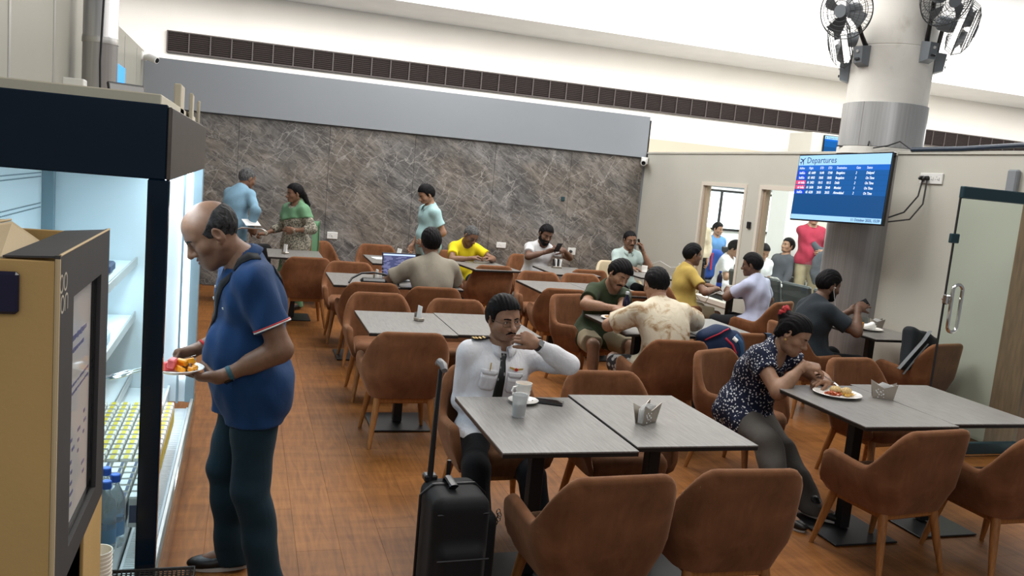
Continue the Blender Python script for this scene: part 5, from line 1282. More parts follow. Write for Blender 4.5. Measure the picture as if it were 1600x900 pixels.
# 10 --- bearded man in white
o10 = person('bearded man in white and grey T-shirt bent over his phone', (3.78, 10.78), D(186), SK['deep'],
  body=dict(sit=True, s=1.02, lean=D(15), bend=D(8), pz=.51, side=-.08, fat=.6), head=dict(rot=(0,20,-8)), hair=dict(style='short', t=.010, top=.018, moustache=1.3, beard=.007),
  arms=dict(R=dict(to=(3.78,10.32,.93), f=(.7,-.2,.3), n=(0,.6,.6), curl=(.6,.6,.6,.6), hint=(1,0,-.5)), L=dict(to=(4.02,10.32,.96), f=(-.8,-.1,.2), n=(0,.6,-.4), curl=(.6,.6,.6,.6), hint=(-1,0,-.5))),
  top=dict(mat=C['whitetee'], sleeve=.62, hem=-.13, name='tshirt'), bottom=dict(mat=C['jeans']), shoes=shoeb, res=1.3)
# 11 --- yellow T-shirt man
o11 = person('man in bright yellow T-shirt leaning on his forearms over the table', (2.68, 10.66), D(192), SK['brown'],
  body=dict(sit=True, s=.98, lean=D(26), bend=D(8), pz=.51, fat=.4), head=dict(rot=(12,34,-6)), hair=dict(style='short', t=.007, top=.012, mat=M['hair_grey']),
  arms=dict(R=dict(to=(2.72,10.15,.80), f=(.8,-.1,.3), n=(0,0,-1), curl=(.5,.5,.5,.5), hint=(1,.2,-.5)), L=dict(to=(2.98,10.14,.80), f=(-.8,-.1,.3), n=(0,0,-1), curl=(.5,.5,.5,.5), hint=(-1,.2,-.5))),
  top=dict(mat=C['vivid'], sleeve=.62, hem=-.13, name='tshirt'), bottom=dict(mat=C['jeans']), shoes=shoeb, res=1.3); glasses(o11, darkspec, .0022)
# 12 --- standing man in pale blue polo
o12 = person('standing man in pale blue polo looking down before the marble wall', (2.28, 10.72), D(104), SK['tan'],
  body=dict(s=.975, fat=.3, lean=D(2), bend=D(4)), head=dict(rot=(0,26,0)), hair=dict(style='short', t=.013, top=.026),
  arms=dict(L=dict(to=(2.22,10.56,.93), f=(-.9,.1,.0), n=(.0,1,0), curl=(.5,.5,.5,.5), hint=(-.5,-1,-.2)), R=dict(to=(2.09,10.82,.86), f=(-.4,-.3,-.8), n=(0,-1,0), curl=(.5,.5,.5,.5))),
  top=dict(mat=C['sky'], sleeve=.66, hem=-.15, collar=True, gap=.3, name='polo_shirt'), bottom=dict(mat=C['grey']), shoes=shoeb, res=1.25)
# 13 --- grey T-shirt man at the laptop
o13 = person('man in taupe grey T-shirt seen from behind at an open laptop', (1.69, 7.60), D(3), SK['brown'],
  body=dict(sit=True, s=1.04, lean=D(16), bend=D(6), pz=.52, shw=.178, fat=.3), head=dict(rot=(0,8,0), size=1.06), hair=dict(style='short', t=.013, top=.022),
  arms=dict(L=dict(to=(1.47,7.98,.80), f=(.25,1,-.1), n=(0,0,-1), hint=(-1,-.3,-.4)), R=dict(to=(1.78,8.02,.80), f=(-.2,1,-.1), n=(0,0,-1), hint=(1,-.3,-.4))),
  top=dict(mat=C['taupe'], sleeve=.72, hem=-.14, wr=.008, e=.018, seed=21, name='tshirt'), bottom=dict(mat=C['black']), shoes=shoeb, res=1.05)
# 14 --- woman with green scarf
o14 = person('standing woman in patterned kurta with a green scarf, hand on a trolley handle', (.60, 10.62), D(128), SK['brown'],
  body=dict(s=.90, female=True, fat=.3, lean=D(4)), head=dict(rot=(-22,8,0)), hair=dict(style='long', t=.012, top=.016, lumps=[((0,-.11,-.03),(.04,.04,.05))], locks=[((0,-.12,-.04),(-.02,-.16,-.16),.036,.026), ((-.02,-.16,-.16),(-.03,-.15,-.26),.026,.014)]),
  arms=dict(R=dict(to=(.24,10.62,.905), f=(-1,.0,-.1), n=(0,0,-1), curl=(.8,.8,.8,.8), thumb=.7, hint=(.4,-.8,-.6)), L=dict(to=(.56,10.40,.985), f=(-.9,.1,.05), n=(.1,1,0), curl=(.35,.35,.4,.4), hint=(-.7,-.8,-.2))),
  top=dict(mat=C['kurta'], sleeve=1.5, cuffback=.11, hem=-.42, skirt=.42, he=.02, wr=.006, name='kurta'), bottom=dict(mat=C['green']), shoes=shoeb, res=1.25)
def scarf():
    o = o14; F = Field(o.lo, V(o.hi[0],o.hi[1],o.Nb[2]+.12), .011); o.torso(F, .026)
    for k in 'RL': F.u(p_cone(o.arm[k]['S'], o.arm[k]['S']*.6+o.arm[k]['E']*.4, .072*o.s+.012, .070*o.s+.01), .04)
    F.disp(wrinkle(31, .012, 34, (1,1,.25)))
    F.cut(o.Ch+o.R2@V(0,0,-.035), V(-.25,.15,-1)); F.s_(p_cone(o.Nb+V(0,.04,.01), o.Nb+V(0,.06,.3), .062, .075), .01); o.part('scarf', F, C['green'])
    m = MB(); P_ = []
    for i in range(9):
        z = o.Ch[2]-.02-.062*i; P_.append([o.P*0+V(-.13-.012*i*0+.004*math.sin(i), -.10-.02*j*0, z)+V(-.05*j/4, -.075+.05*math.sin(j*1.4), 0) for j in range(5)])
    m.grid(np.array(P_)); ob = m.build('scarf_end', C['green'], o.root, True, 80); sm = ob.modifiers.new('thick', 'SOLIDIFY'); sm.thickness = .006
scarf()
# 15 --- man in blue shirt at the far left
o15 = person('grey-haired man in blue shirt turned away behind the cooler', (-.16, 11.05), D(-42), SK['brown'],
  body=dict(s=1.0, fat=.5, lean=D(20), bend=D(6)), head=dict(rot=(-12,18,0)), hair=dict(style='short', t=.008, top=.012, mat=M['hair_grey']),
  arms=dict(R=dict(to=(.06,10.88,.93), f=(.5,.3,-.3), n=(-.3,.7,0), curl=(.6,.6,.6,.6), hint=(1,-.5,-.2)), L=dict(to=(.02,11.35,.92), f=(.5,.2,-.2), n=(0,-1,0), curl=(.6,.6,.6,.6))),
  top=dict(mat=C['blue'], sleeve=1.5, cuffback=.03, hem=-.16, collar=True), bottom=dict(mat=C['jeans']), shoes=shoeb, res=1.3)
# lounge beyond the glass
o16 = person('woman in cream blouse with a long black ponytail behind the left lounge window', (7.24, 12.5), D(150), SK['light'], body=dict(s=.93, female=True), head=dict(rot=(60,0,0), eyes=False), hair=dict(style='long', t=.012, top=.018, locks=[((0,-.115,.05),(0,-.16,-.04),.034,.036), ((0,-.16,-.04),(0,-.15,-.28),.036,.02)]),
  top=dict(mat=C['cream'], sleeve=1.5, hem=-.05), bottom=dict(mat=C['black']), shoes=shoeb, res=1.7)
o17 = person('man in blue shirt seated far back beneath the bright lounge window', (8.85, 14.6), D(180), SK['light'], body=dict(sit=True, s=1.0, pz=.56), head=dict(rot=(20,8,0), eyes=False), hair=dict(H1), top=dict(mat=cloth_mat('sky_blue_shirt', (.12,.28,.55)), sleeve=1.5, hem=-.1), bottom=dict(mat=C['black']), shoes=shoeb, res=1.8)
o18 = person('boy in white T-shirt looking at a phone just behind the left lounge window', (6.86, 11.05), D(-140), SK['light'], body=dict(sit=True, s=.93, lean=D(16), pz=.52), head=dict(rot=(0,26,0), eyes=False), hair=dict(style='fringe', t=.015, top=.024),
  arms=dict(R=dict(to=(6.98,10.72,.78), f=(.8,-.5,0), n=(0,0,1), curl=(.5,.5,.5,.5)), L=dict(to=(7.12,10.86,.78), f=(.5,-.7,0), n=(0,0,1), curl=(.5,.5,.5,.5))), top=dict(mat=C['white'], sleeve=.68, hem=-.12, name='tshirt'), bottom=dict(mat=C['lightpants']), shoes=shoec, res=1.6)
o19 = person('person in white T-shirt seated beside the boy, cut off by the window post', (7.58, 11.25), D(170), SK['tan'], body=dict(sit=True, s=.95, lean=D(22), pz=.50), head=dict(rot=(0,30,0), eyes=False), hair=dict(style='long', t=.012, top=.016), top=dict(mat=C['white'], sleeve=.68, hem=-.12, name='tshirt'), bottom=dict(mat=C['lightpants']), shoes=shoec, res=1.7)
o20 = person('standing man in crimson shirt and khaki trousers behind the right lounge window', (8.70, 11.5), D(165), SK['light'], body=dict(s=1.06, fat=.6), head=dict(rot=(0,6,0), eyes=False), hair=dict(H1),
  arms=dict(R=dict(to=(8.80,11.20,1.06), f=(.9,.0,.1), n=(0,1,0)), L=dict(to=(8.80,11.22,1.12), f=(-.9,0,0), n=(0,1,0))), top=dict(mat=C['red'], sleeve=.9, hem=-.08), bottom=dict(mat=C['khaki']), shoes=shoeb, res=1.6)
m_ = o20; F = Field(m_.lo, m_.hi, .016)
for k in 'RL': F.u(p_cone(m_.arm[k]['E'], m_.arm[k]['W'], .062, .058), .05)
F.u(p_ell(m_.arm['R']['W']+V(.10,.03,-.22), V(.13,.05,.26)), .05); F.disp(wrinkle(9, .012, 30)); m_.part('draped_jacket', F, C['greyj'])
o21 = person('person in pale trousers and dark jacket slumped in the black lounge seats', (8.32, 11.75), D(100), SK['tan'], body=dict(sit=True, s=1.0, lean=D(-22), pz=.52), head=dict(rot=(0,-10,0), eyes=False), hair=dict(H1), legs=dict(R=dict(loc=(.14,.42,.12), hint=(.2,.6,1)), L=dict(loc=(-.14,.5,.10), hint=(-.2,.6,1))), top=dict(mat=C['greyj'], sleeve=1.5, hem=-.08), bottom=dict(mat=C['lightpants']), shoes=shoec, res=1.7)
# ---------------------------------------------------------------- open display cooler on the left
FX, FY0, FY1, FB = -.25, 3.07, 5.42, -1.10
fr = thing('display_cooler', 'tall lit open display cooler with glass end panel and black header at the left', 'fridge', (0,0,0))
MB().span((FB, FY0, 1.735), (FX-.012, FY0+.03, 1.985), .004).build('header_end', M['fridge_black'], fr)
MB().span((FX-.012, FY0, 1.735), (FX+.002, FY1, 1.978), .003).build('header_front', M['fridge_bronze'], fr)
MB().span((FB, FY0+.03, 1.93), (FX-.013, FY1, 1.98)).build('roof', M['fridge_grey'], fr)
MB().span((FB, FY0+.031, 1.80), (FX-.04, FY1-.03, 1.835)).build('inner_ceiling', M['fridge_white'], fr)
MB().span((FX-.068, FY0+.0, .32), (FX, FY0+.045, 1.735), .004).build('end_post', M['fridge_black'], fr)
MB().span((FX-.055, FY1-.05, .30), (FX, FY1, 1.735), .004).build('end_post', M['fridge_grey'], fr)
MB().span((FX-.105, FY1-.07, .30), (FX-.092, FY1-.05, 1.735)).build('end_seal', M['fridge_grey'], fr)
MB().span((FB, FY0+.008, .30), (FX-.068, FY0+.016, 1.735)).build('end_glass', M['fridge_glass'], fr)
MB().span((FB+.02, FY1-.03, .30), (FX-.055, FY1-.015, 1.735)).build('far_end_panel', M['fridge_white'], fr)
MB().span((FB-.05, FY0, .0), (FB, FY1, 1.98)).build('back_panel', M['fridge_white'], fr)
bp = MB()
for k in range(7):
    z = .62+.17*k
    for y in np.arange(FY0+.12, FY1-.12, .03): bp.box((FB+.002, y, z), (.004, .02, .006)).box((FB+.002, y, z-.022), (.004, .02, .006))
tag(bp.build('air_slots', M['fridge_grey'], fr), kind='stuff')
MB().span((FB, FY1-.09, .30), (FB+.06, FY1-.031, 1.78)).build('corner_upright', M['fridge_grey'], fr)
MB().span((FB, FY0+.01, 0), (FX-.02, FY1-.01, .20)).build('base', M['fridge_grey'], fr)
MB().span((FB, FY0+.02, .20), (FX-.15, FY1-.035, .385)).build('deck', M['fridge_white'], fr)
MB().span((FX-.155, FY0+.02, .385), (FX-.14, FY1-.04, .405), .003).build('deck_rail', M['fridge_white'], fr)
gr = MB()
for k, y in enumerate(np.arange(FY0+.05, FY1-.06, .0155)): gr.box((FX-.085, y, .262), (.085, .0085, .006))
gr.span((FX-.14, FY0+.02, .20), (FX-.012, FY1-.04, .252)); gr.span((FX-.138, FY0+.03, .252), (FX-.128, FY1-.05, .268)).span((FX-.042, FY0+.03, .252), (FX-.032, FY1-.05, .268))
gr.build('air_grille', M['fridge_white'], fr)
MB().span((FX-.022, FY0+.0, .20), (FX-.004, FY1, .325), .003).build('front_lip', M['alu'], fr)
MB().span((FX+.0, FY0, .19), (FX+.008, FY1, .345)).build('lip_glass', M['fridge_glass'], fr)
q = NT('kick_panel'); q.col((.10,.045,.022)); q.set(Roughness=.12, Metallic=.5); M['kick'] = q.m
MB().span((FX-.03, FY0+.005, .02), (FX-.004, FY1-.005, .20)).build('kick_panel', M['kick'], fr)
for z, xf in ((1.165,-.595), (.838,-.595), (.47,-.60)):
    s = MB().span((FB, FY0+.05, z-.022), (xf-.012, FY1-.05, z-.004)).build('shelf', M['fridge_white'], fr)
    MB().span((xf-.012, FY0+.05, z-.028), (xf, FY1-.05, z+.022), .003).build('price_rail', M['alu'], s)
    MB().span((xf-.30, FY0+.06, z-.034), (xf-.02, FY1-.06, z-.023)).build('shelf_underside', M['fridge_grey'], s)
MB().span((FX-.06, FY0+.08, 1.775), (FX-.035, FY1-.08, 1.797)).build('light_strip', M['led'], fr)
MB().span((FX-.088, FY1-.062, .45), (FX-.075, FY1-.05, 1.70)).build('light_strip', M['led'], fr)
area('cooler_canopy_light', (FX-.14, (FY0+FY1)/2, 1.77), .12, 13, (.70,.88,1.), (0,D(-14),0), 2.1)
area('cooler_shelf_light', (-.66, (FY0+FY1)/2, 1.12), .10, 4, (.70,.88,1.), (0,0,0), 2.1)
# things on top of the cooler
tag(MB().span((-1.02, 3.30, 1.985), (-.305, 5.30, 2.03), .004).build('cover_board', mat('cream_board', (.56,.51,.40), .7)), 'long beige board lying on top of the cooler', 'board')
for i, (x, w, h) in enumerate(((-.30,.05,.15),(-.272,.030,.135),(-.262,.024,.12))):
    tag(MB().box((x-.02+.004*i, 4.30+.36*i, 1.985+h/2), (w*.6, .22, h), RZ(D(2*i)), .004).build('file_box', mat('beige_box', (.55,.49,.38), .6) if 'beige_box' not in bpy.data.materials else bpy.data.materials['beige_box']), ('beige flat box, widest of the three standing at the front edge of the cooler top', 'thin beige flat box, middle of the three standing on the cooler top', 'small beige flat box, farthest of the three standing on the cooler top')[i], 'box', 'flat boxes on the cooler')
tag(MB().box((-.885, 5.0, 2.092), (.10,.10,.124), None, .004).build('junction_box', M['white_plastic']), 'white junction box standing on the cooler board below the hanging cable', 'box')
mn = thing('small_monitor', 'small dark monitor tilted back on top of the cooler beside the steel pipe', 'monitor', (-.645, 5.1, 2.032), D(28))
MB().box((0,0,.075), (.20,.02,.125), RX(D(-24)), .006).build('screen_case', M['black_plastic'], mn); MB().box((0,-.0115,.075), (.18,.002,.105), RX(D(-24))).build('screen', M['gloss_black'], mn); MB().box((0,.04,.012), (.12,.09,.022), None, .006).build('foot', M['black_plastic'], mn)
tag(MB().box((-1.345, 9.95, 2.42), (.02,.80,.46), None, .004).build('wall_display', mat('blue_display', (.05,.2,.5), .2, emit=(.04,.32,.85), estr=1.)), 'lit blue wall display peeping out behind the steel pipe', 'screen')
def cctv(loc, rz, label):
    t = thing('security_camera', label, 'camera', loc, rz)
    MB().box((0,-.02,0), (.11,.04,.11), None, .008).build('mount', M['white_plastic'], t)
    MB().tube([(0,-.04,-.01),(0,-.11,-.01),(0,-.22,-.045)], [.03,.045,.045], 16).build('housing', M['white_plastic'], t)
    MB().tube([(0,-.215,-.043),(0,-.228,-.0475)], [.034,.03], 16).build('lens', M['gloss_black'], t)
cctv((XL, 12.02, 2.96), D(60), 'white bullet security camera on the left wall end above the grey band')
cctv((XW-.05, 12.19, 2.30), D(-30), 'white security camera in the corner beside the marble wall top')
# cooler contents
ORD = 'first second third fourth fifth sixth seventh eighth ninth tenth eleventh twelfth thirteenth fourteenth'.split()
yc = mat('yellow_print', (.62,.50,.04), .5); wc = mat('white_carton', (.66,.66,.62), .5); tc_ = mat('tan_carton', (.42,.34,.2), .5); bl = mat('blue_dark_print', (.03,.05,.11), .5); rd = mat('red_print', (.45,.04,.06), .5)
def carton(name, body, lid, side):
    t = thing(name, 'x', 'carton', (0,0,0))
    MB().box((0,0,.06), (.044,.052,.12), None, .003).build('body', body, t)
    MB().box((0,0,.1215), (.040,.048,.004)).build('lid', lid, t)
    MB().box((0,-.0265,.055), (.038,.001,.07)).box((.0225,0,.055), (.001,.046,.07)).build('print', side, t); return t
yproto = carton('drink_carton', wc, wc, yc)
wproto = carton('juice_box', wc, M['white_plastic'], bl); first = [True, True]
MB().box((0,.0,.1236), (.020,.046,.0016)).build('lid_stripe', yc, yproto); MB().box((.014,0,.1236), (.011,.046,.0016)).build('lid_stripe', bl, wproto)
for i in range(7):
    for j in range(13):
        x, y = -.655+.0535*i, 3.80+.068*j
        if first[0]: o = yproto; first[0] = False; o.location = (x, y, .386)
        else: o = copy_tree(yproto); o.location = (x, y, .386)
        o['label'] = 'yellow-printed carton in the cooler, %s row from aisle, %s from near end' % (ORD[6-i], ORD[j]); o['group'] = 'yellow cartons on the cooler deck'
for i in range(6):
    for j in range(6):
        x, y = -.620+.0535*i, 3.37+.068*j
        if i < 1 and j > 3: continue
        if first[1]: o = wproto; first[1] = False; o.location = (x, y, .386)
        else: o = copy_tree(wproto); o.location = (x, y, .386)
        o['label'] = 'white juice box in the cooler, %s row from aisle, %s from near end' % (ORD[5-i], ORD[j]); o['group'] = 'white juice boxes on the cooler deck'
water = mat('clear_bottle', (.80,.88,.92), .05, 0, .5, trans=.85, ior=1.2); cap = mat('blue_cap', (.02,.13,.62), .35); lab = mat('water_label', (.16,.32,.55), .5)
def bottle(label, loc, h=.27, r=.036, body=None, cp=None, lb=None, rz=0, group=None):
    t = thing('water_bottle' if cp is None else 'cola_bottle', label, 'bottle', loc, rz, group); k = h/.27
    MB().lathe([(.0,.0),(r*.92,.0),(r,.008),(r,.10*k),(r*.94,.105*k),(r,.115*k),(r,.165*k),(r*.85,.195*k),(r*.42,.228*k),(r*.36,.24*k),(r*.36,.246*k)], 20).build('bottle_body', body or water, t)
    MB().lathe([(r*.46,.243*k),(r*.48,.247*k),(r*.48,.268*k),(r*.40,.271*k)], 16).build('cap', cp or cap, t)
    MB().lathe([(r*1.012,.045*k),(r*1.016,.047*k),(r*1.016,.095*k),(r*1.012,.097*k)], 20, cap=False).build('wrap_label', lb or lab, t); return t
for i, (x, y) in enumerate(((-.445,3.27),(-.405,3.20),(-.425,3.135),(-.475,3.18))):
    bottle(('blue-capped water bottle at the back of the four standing in the cooler', 'blue-capped water bottle rightmost of the four in the cooler', 'blue-capped water bottle nearest the glass end of the cooler', 'blue-capped water bottle leftmost of the four, half behind the cardboard stand')[i], (x, y, .386), group='water bottles in the cooler')
tray = mat('clear_tray', (.75,.82,.86), .1, trans=.7, ior=1.2)
tg = thing('melon_tray', 'clear plastic tray with red melon slices on the middle cooler shelf', 'food tray', (-.80, 4.35, .84))
MB().span((-.18,-.22,0), (.18,.22,.07), .01).build('tray', tray, tg)
for i in range(4): MB().box((-.10+.07*i, -.05, .085), (.05,.16,.03), RZ(.2*i), .01).build('melon_slice', mat('melon', (.62,.12,.13), .4) if 'melon' not in bpy.data.materials else bpy.data.materials['melon'], tg)
for i, (x, y) in enumerate(((-.72,4.80),(-.74,4.48),(-.85,5.05))):
    g = thing('sandwich_pack', ('dark sealed sandwich pack in the middle of the upper cooler shelf', 'dark sealed sandwich pack nearest us on the upper cooler shelf', 'dark sealed sandwich pack at the far end of the upper cooler shelf')[i], 'food pack', (x, y, 1.167), .3*i, 'packs on the upper cooler shelf')
    MB().box((0,0,.025), (.14,.20,.05), None, .01).build('pack', bl, g); MB().box((0,0,.0512), (.05,.16,.002)).build('pack_label', wc, g)
bottle('pink and green drink bottle at the near end of the upper cooler shelf', (-.70, 4.22, 1.167), .20, .035, mat('pink_drink', (.6,.12,.2), .3), mat('green_cap', (.2,.5,.2), .4))
sb = thing('steel_bowl', 'shallow steel tray on the lower cooler shelf under the tongs', 'bowl', (-.78, 4.10, .84))
MB().lathe([(.10,0),(.14,.03),(.16,.05),(.165,.05),(.142,.026),(.10,.006)], 32, sx=1, sy=1.3).build('bowl', M['chrome'], sb)
# black wire basket and paper cups at the foot of the cooler
bk = thing('wire_basket', 'black wire mesh basket standing before the near end of the cooler', 'basket', (-.25, 2.955, 0))
w = MB()
for k in range(19): w.tube([(-.135+.015*k,-.09,.355),(-.135+.015*k,.09,.355)], .002, 4).tube([(-.135+.015*k,.09,0.02),(-.135+.015*k,.09,.355)], .002, 4).tube([(-.135+.015*k,-.09,.02),(-.135+.015*k,-.09,.355)], .002, 4)
for k in range(13): w.tube([(-.135,-.09+.015*k,.358),(.135,-.09+.015*k,.358)], .002, 4)
tag(w.build('wire_mesh', M['black'], bk), kind='stuff')
for z in (.01,.18,.358): MB().tube([(-.135,-.09,z),(.135,-.09,z),(.135,.09,z),(-.135,.09,z)], .005, 6, closed=True).build('rim', M['black'], bk)
cs = thing('cup_stand', 'narrow cardboard-coloured stand carrying the stacked paper cups', 'stand', (-.385, 2.70, 0))
MB().box((0,0,.197), (.11,.11,.394), None, .004).build('stand_body', M['kraft'], cs)
cupw = mat('paper_cup', (.82,.78,.70), .6)
for k in range(9):
    g = 'stacked paper cups'; o = MB().lathe([(.028,0),(.040,.095),(.0425,.096),(.0425,.100),(.039,.0995),(.027,.004),(0,.004)], 24, (-.385, 2.70, .396+.013*k)).build('paper_cup', cupw)
    tag(o, 'white paper cup, top one of the stack at the bottom left' if k == 8 else 'white paper cup nested in the bottom-left stack, %s below the top one' % ORD[7-k], 'cup', g)
# ---------------------------------------------------------------- printed cardboard stand in the left foreground
ks = thing('cardboard_stand', 'tan and charcoal cardboard display stand in the left foreground', 'display stand', (-.35, 1.87, 0))
KX, KL = .80, .64
MB().span((-KX, 0, 0), (-.006, .012, 1.60), .002).build('near_side', M['kraft'], ks)
MB().span((-KX, KL-.012, 0), (-.006, KL, 1.60), .002).build('far_side', M['kraft'], ks)
MB().span((-KX, .012, 0), (-KX+.012, KL-.012, 1.60)).build('back_side', M['kraft'], ks)
# charcoal front with a framed window, and its lower tan legs
f = MB(); f.span((-.010, 0, .86), (0, .15, 1.612)).span((-.010, .515, .86), (0, KL, 1.612)).span((-.010, .15, 1.505), (0, .515, 1.612)).span((-.010, .15, .86), (0, .515, .925)); f.build('front_panel', M['charcoal_board'], ks)
MB().span((-.010, .36, 0), (-.001, KL, .86), .002).build('front_leg', M['kraft'], ks); MB().span((-.010, 0, 0), (-.001, .10, .86), .002).build('front_leg', M['kraft'], ks)
MB().span((-.22, .02, .0), (-.05, KL-.02, .855)).build('inner_box', M['black'], ks)
pp = MB().span((-.026, .14, .915), (-.020, .525, 1.515)).build('poster', mat('poster_paper', (.74,.73,.70), .35), ks)
jb = MB().span((-.020, .500, .925), (-.010, .515, 1.505)).span((-.020, .15, .925), (-.010, .158, 1.505)).span((-.020,.158,.925), (-.010,.5,.933)); jb.build('window_reveal', M['gloss_black'], ks)
MB().span((-.013, .16, .932), (-.012, .50, 1.50)).build('clear_cover', M['cover'], ks)
ink = mat('faded_ink', (.18,.18,.34), .6); tm = MB(); random.seed(7)
for (z, y0, y1, hh_) in ((1.385,.19,.44,.016),(1.355,.22,.40,.012),(1.27,.18,.47,.007),(1.25,.18,.46,.007)):
    y = y0
    while y < y1: wd = random.uniform(.012,.03); tm.box((-.0195, y+wd/2, z), (.001, wd*.8, hh_*random.uniform(.6,1))); y += wd+.004
for k in range(9):
    for y0 in (.19,.27,.35,.43): 
        if random.random() < .8: tm.box((-.0195, y0+random.uniform(0,.03), 1.19-.027*k), (.001, random.uniform(.015,.035), .008))
tag(tm.build('poster_print', ink, pp), kind='stuff')
lg_ = mat('logo_ink', (.50,.45,.36), .7); Rl = np.array([[0,1,0],[0,0,1],[1,0,0]], float).T
lo_ = MB()
def ringl(y, z, r): lo_.tube([(-.0033, y+r*math.cos(a), z+r*math.sin(a)*1.1) for a in np.linspace(0, 2*math.pi, 25)[:-1]], .0042, 6, closed=True)
ringl(.018, 1.552, .016); ringl(.058, 1.552, .016); ringl(.030, 1.508, .016)
lo_.tube([(-.0033,.056,1.490),(-.0033,.056,1.514),(-.0033,.060,1.522),(-.0033,.070,1.525),(-.0033,.080,1.522),(-.0033,.084,1.514),(-.0033,.084,1.490)], .0042, 6)
lo_.build('printed_logo', lg_, ks, True)
# folded top: flap, tray well and charcoal strip
MB().grid(np.array([[(-.105,.012,1.606),(-.003,.004,1.611)],[(-.105,KL-.03,1.603),(-.003,KL-.004,1.611)]]), .004, (0,0,1)).build('front_flap', M['charcoal_board'], ks)
MB().tube([(-.001,.004,1.612),(-.001,KL-.004,1.612)], .0028, 6).build('front_fold', M['kraft_light'], ks)
MB().grid(np.array([[(-KX+.02,.012,1.595),(-.36,.012,1.606)],[(-KX+.02,KL-.02,1.622),(-.225,KL-.06,1.626)]]), .004, (0,0,1)).build('top_flap', M['kraft_top'], ks)
MB().tube([(-.36,.012,1.606),(-.225,KL-.06,1.626)], .003, 6).build('flap_fold', M['kraft_light'], ks)
MB().grid(np.array([[(-.355,.012,1.604),(-.11,.012,1.603)],[(-.222,KL-.06,1.622),(-.135,KL-.06,1.560)]]), .004, (0,0,1)).build('well_slope', M['kraft_top'], ks)
MB().span((-.20,.013,1.50), (-.02,KL-.013,1.505)).build('well_floor', mat('well_brown', (.16,.085,.05), .8), ks)
MB().tube([(-.004,-.0,0),(-.004,.0,1.605)], .0055, 6).build('corner_fold', M['kraft_light'], ks)
pk = thing('dark_packet', 'dark navy glossy packet hooked on the near cardboard side at the left edge', 'packet', (-.470, 1.858, 1.535))
MB().box((0,0,0), (.10,.018,.085), RZ(.05), .006).build('packet', mat('navy_film', (.012,.010,.035), .2), pk)
# ---------------------------------------------------------------- column fans
fm_, fb_ = mat('fan_wire', (.05,.055,.06), .45), mat('fan_grey', (.17,.19,.21), .45)
def fan_parts(t, aim, up):
    """cage disc aimed along aim, centre at the thing's origin"""
    R = frame(aim, up); T = lambda x, y, z: R@V(x, y, z)*1.2; rad = .215
    g = MB()
    for k in range(44):
        a = 2*math.pi*k/44; c, s_ = math.cos(a), math.sin(a)
        g.tube([T(c*.05, .10, s_*.05), T(c*.12, .092, s_*.12), T(c*.185, .06, s_*.185), T(c*rad, .0, s_*rad)], .0019, 4)
        g.tube([T(c*rad, .0, s_*rad), T(c*.185, -.06, s_*.185), T(c*.10, -.085, s_*.10)], .0019, 4)
    for r, y in ((.08,.098),(.115,.093),(.15,.080),(.185,.06),(rad,0),(.185,-.06),(.14,-.076)):
        g.tube([T(r*math.cos(a), y, r*math.sin(a)) for a in np.linspace(0, 2*math.pi, 41)[:-1]], .003 if r < rad else .006, 5, closed=True)
    tag(g.build('wire_guard', fm_, t), kind='stuff')
    MB().tube([T(0,.107,0),T(0,.098,0)], [.058,.062], 28).build('guard_badge', fb_, t)
    b = MB()
    for k in range(4):
        a0 = 2*math.pi*k/4+.3; P_ = []
        for i in range(6):
            r = .03+.15*i/5; row = []
            for j in range(5): a = a0+(-.5+j/4)*(.9-.25*i/5)+.25*i/5; row.append(T(r*math.cos(a), .025+.05*(j/4-.5), r*math.sin(a)))
            P_.append(row)
        b.grid(P_)
    b.build('blades', mat('fan_blade', (.10,.11,.12), .35) if 'fan_blade' not in bpy.data.materials else bpy.data.materials['fan_blade'], t)
    MB().tube([T(0,-.05,0),T(0,-.09,0),T(0,-.17,0),T(0,-.20,0)], [.06,.075,.07,.04], 24).build('motor', fb_, t)
    return T(0,-.14,0)
def fan(loc, aim, br, label):
    t = thing('wall_fan', label, 'fan', loc, 0, 'column fans'); m0 = fan_parts(t, nrm(aim), V(0,0,1))
    b = np.array(br)-np.array(loc); ang = math.atan2(br[1]-cxy[1], br[0]-cxy[0]); RB = RZ(ang-math.pi/2)
    MB().tube([m0, m0*.35+(b+V(0,0,.10))*.65+V(0,0,-.02), b+V(0,0,.09)], [.022,.02,.024], 10).build('neck', M['black_plastic'], t)
    w = MB(); P_ = [(-.065,.0,.095),(.065,.0,.095),(.065,.0,-.105),(-.065,.0,-.105)]; Q_ = [(-.055,.10,.08),(.055,.10,.08),(.05,.085,-.075),(-.05,.085,-.075)]
    w.rings([[b+RB@np.array(p) for p in P_], [b+RB@np.array(p) for p in Q_]]); w.build('bracket', fb_, t, False)
    sb_ = MB().box(b+RB@V(0,.098,-.04), (.055,.012,.022), RB, .003).build('switch', M['black_plastic'], t)
    MB().tube([b+RB@V(0,.098,.035), b+RB@V(0,.108,.032)], .013, 14).build('speed_knob', M['white_plastic'], t)
def cpt(a, z): return V(cxy[0]+.385*math.cos(D(a)), cxy[1]+.385*math.sin(D(a)), z)
fan((5.33,6.98,3.70), (-.85,-.42,-.22), cpt(188,3.345), 'grey wall fan on the left front of the column, facing left')
fan((5.64,7.40,3.50), (-.75,.62,-.25), cpt(140,3.22), 'grey wall fan half hidden behind the left front fan of the column')
fan((5.96,6.42,3.82), (-.05,-1,-.42), cpt(276,3.40), 'grey wall fan on the right front of the column, cut by the top picture edge')
fan((6.36,6.60,3.63), (.72,-.66,-.25), cpt(318,3.34), 'grey wall fan farthest right on the column, lower and behind the right front fan')
# ---------------------------------------------------------------- small things
ZT0 = .7505
def W_(o, p):     # person space -> world
    return RZ(o.yaw)@np.array(p) + V(*o.root.location)
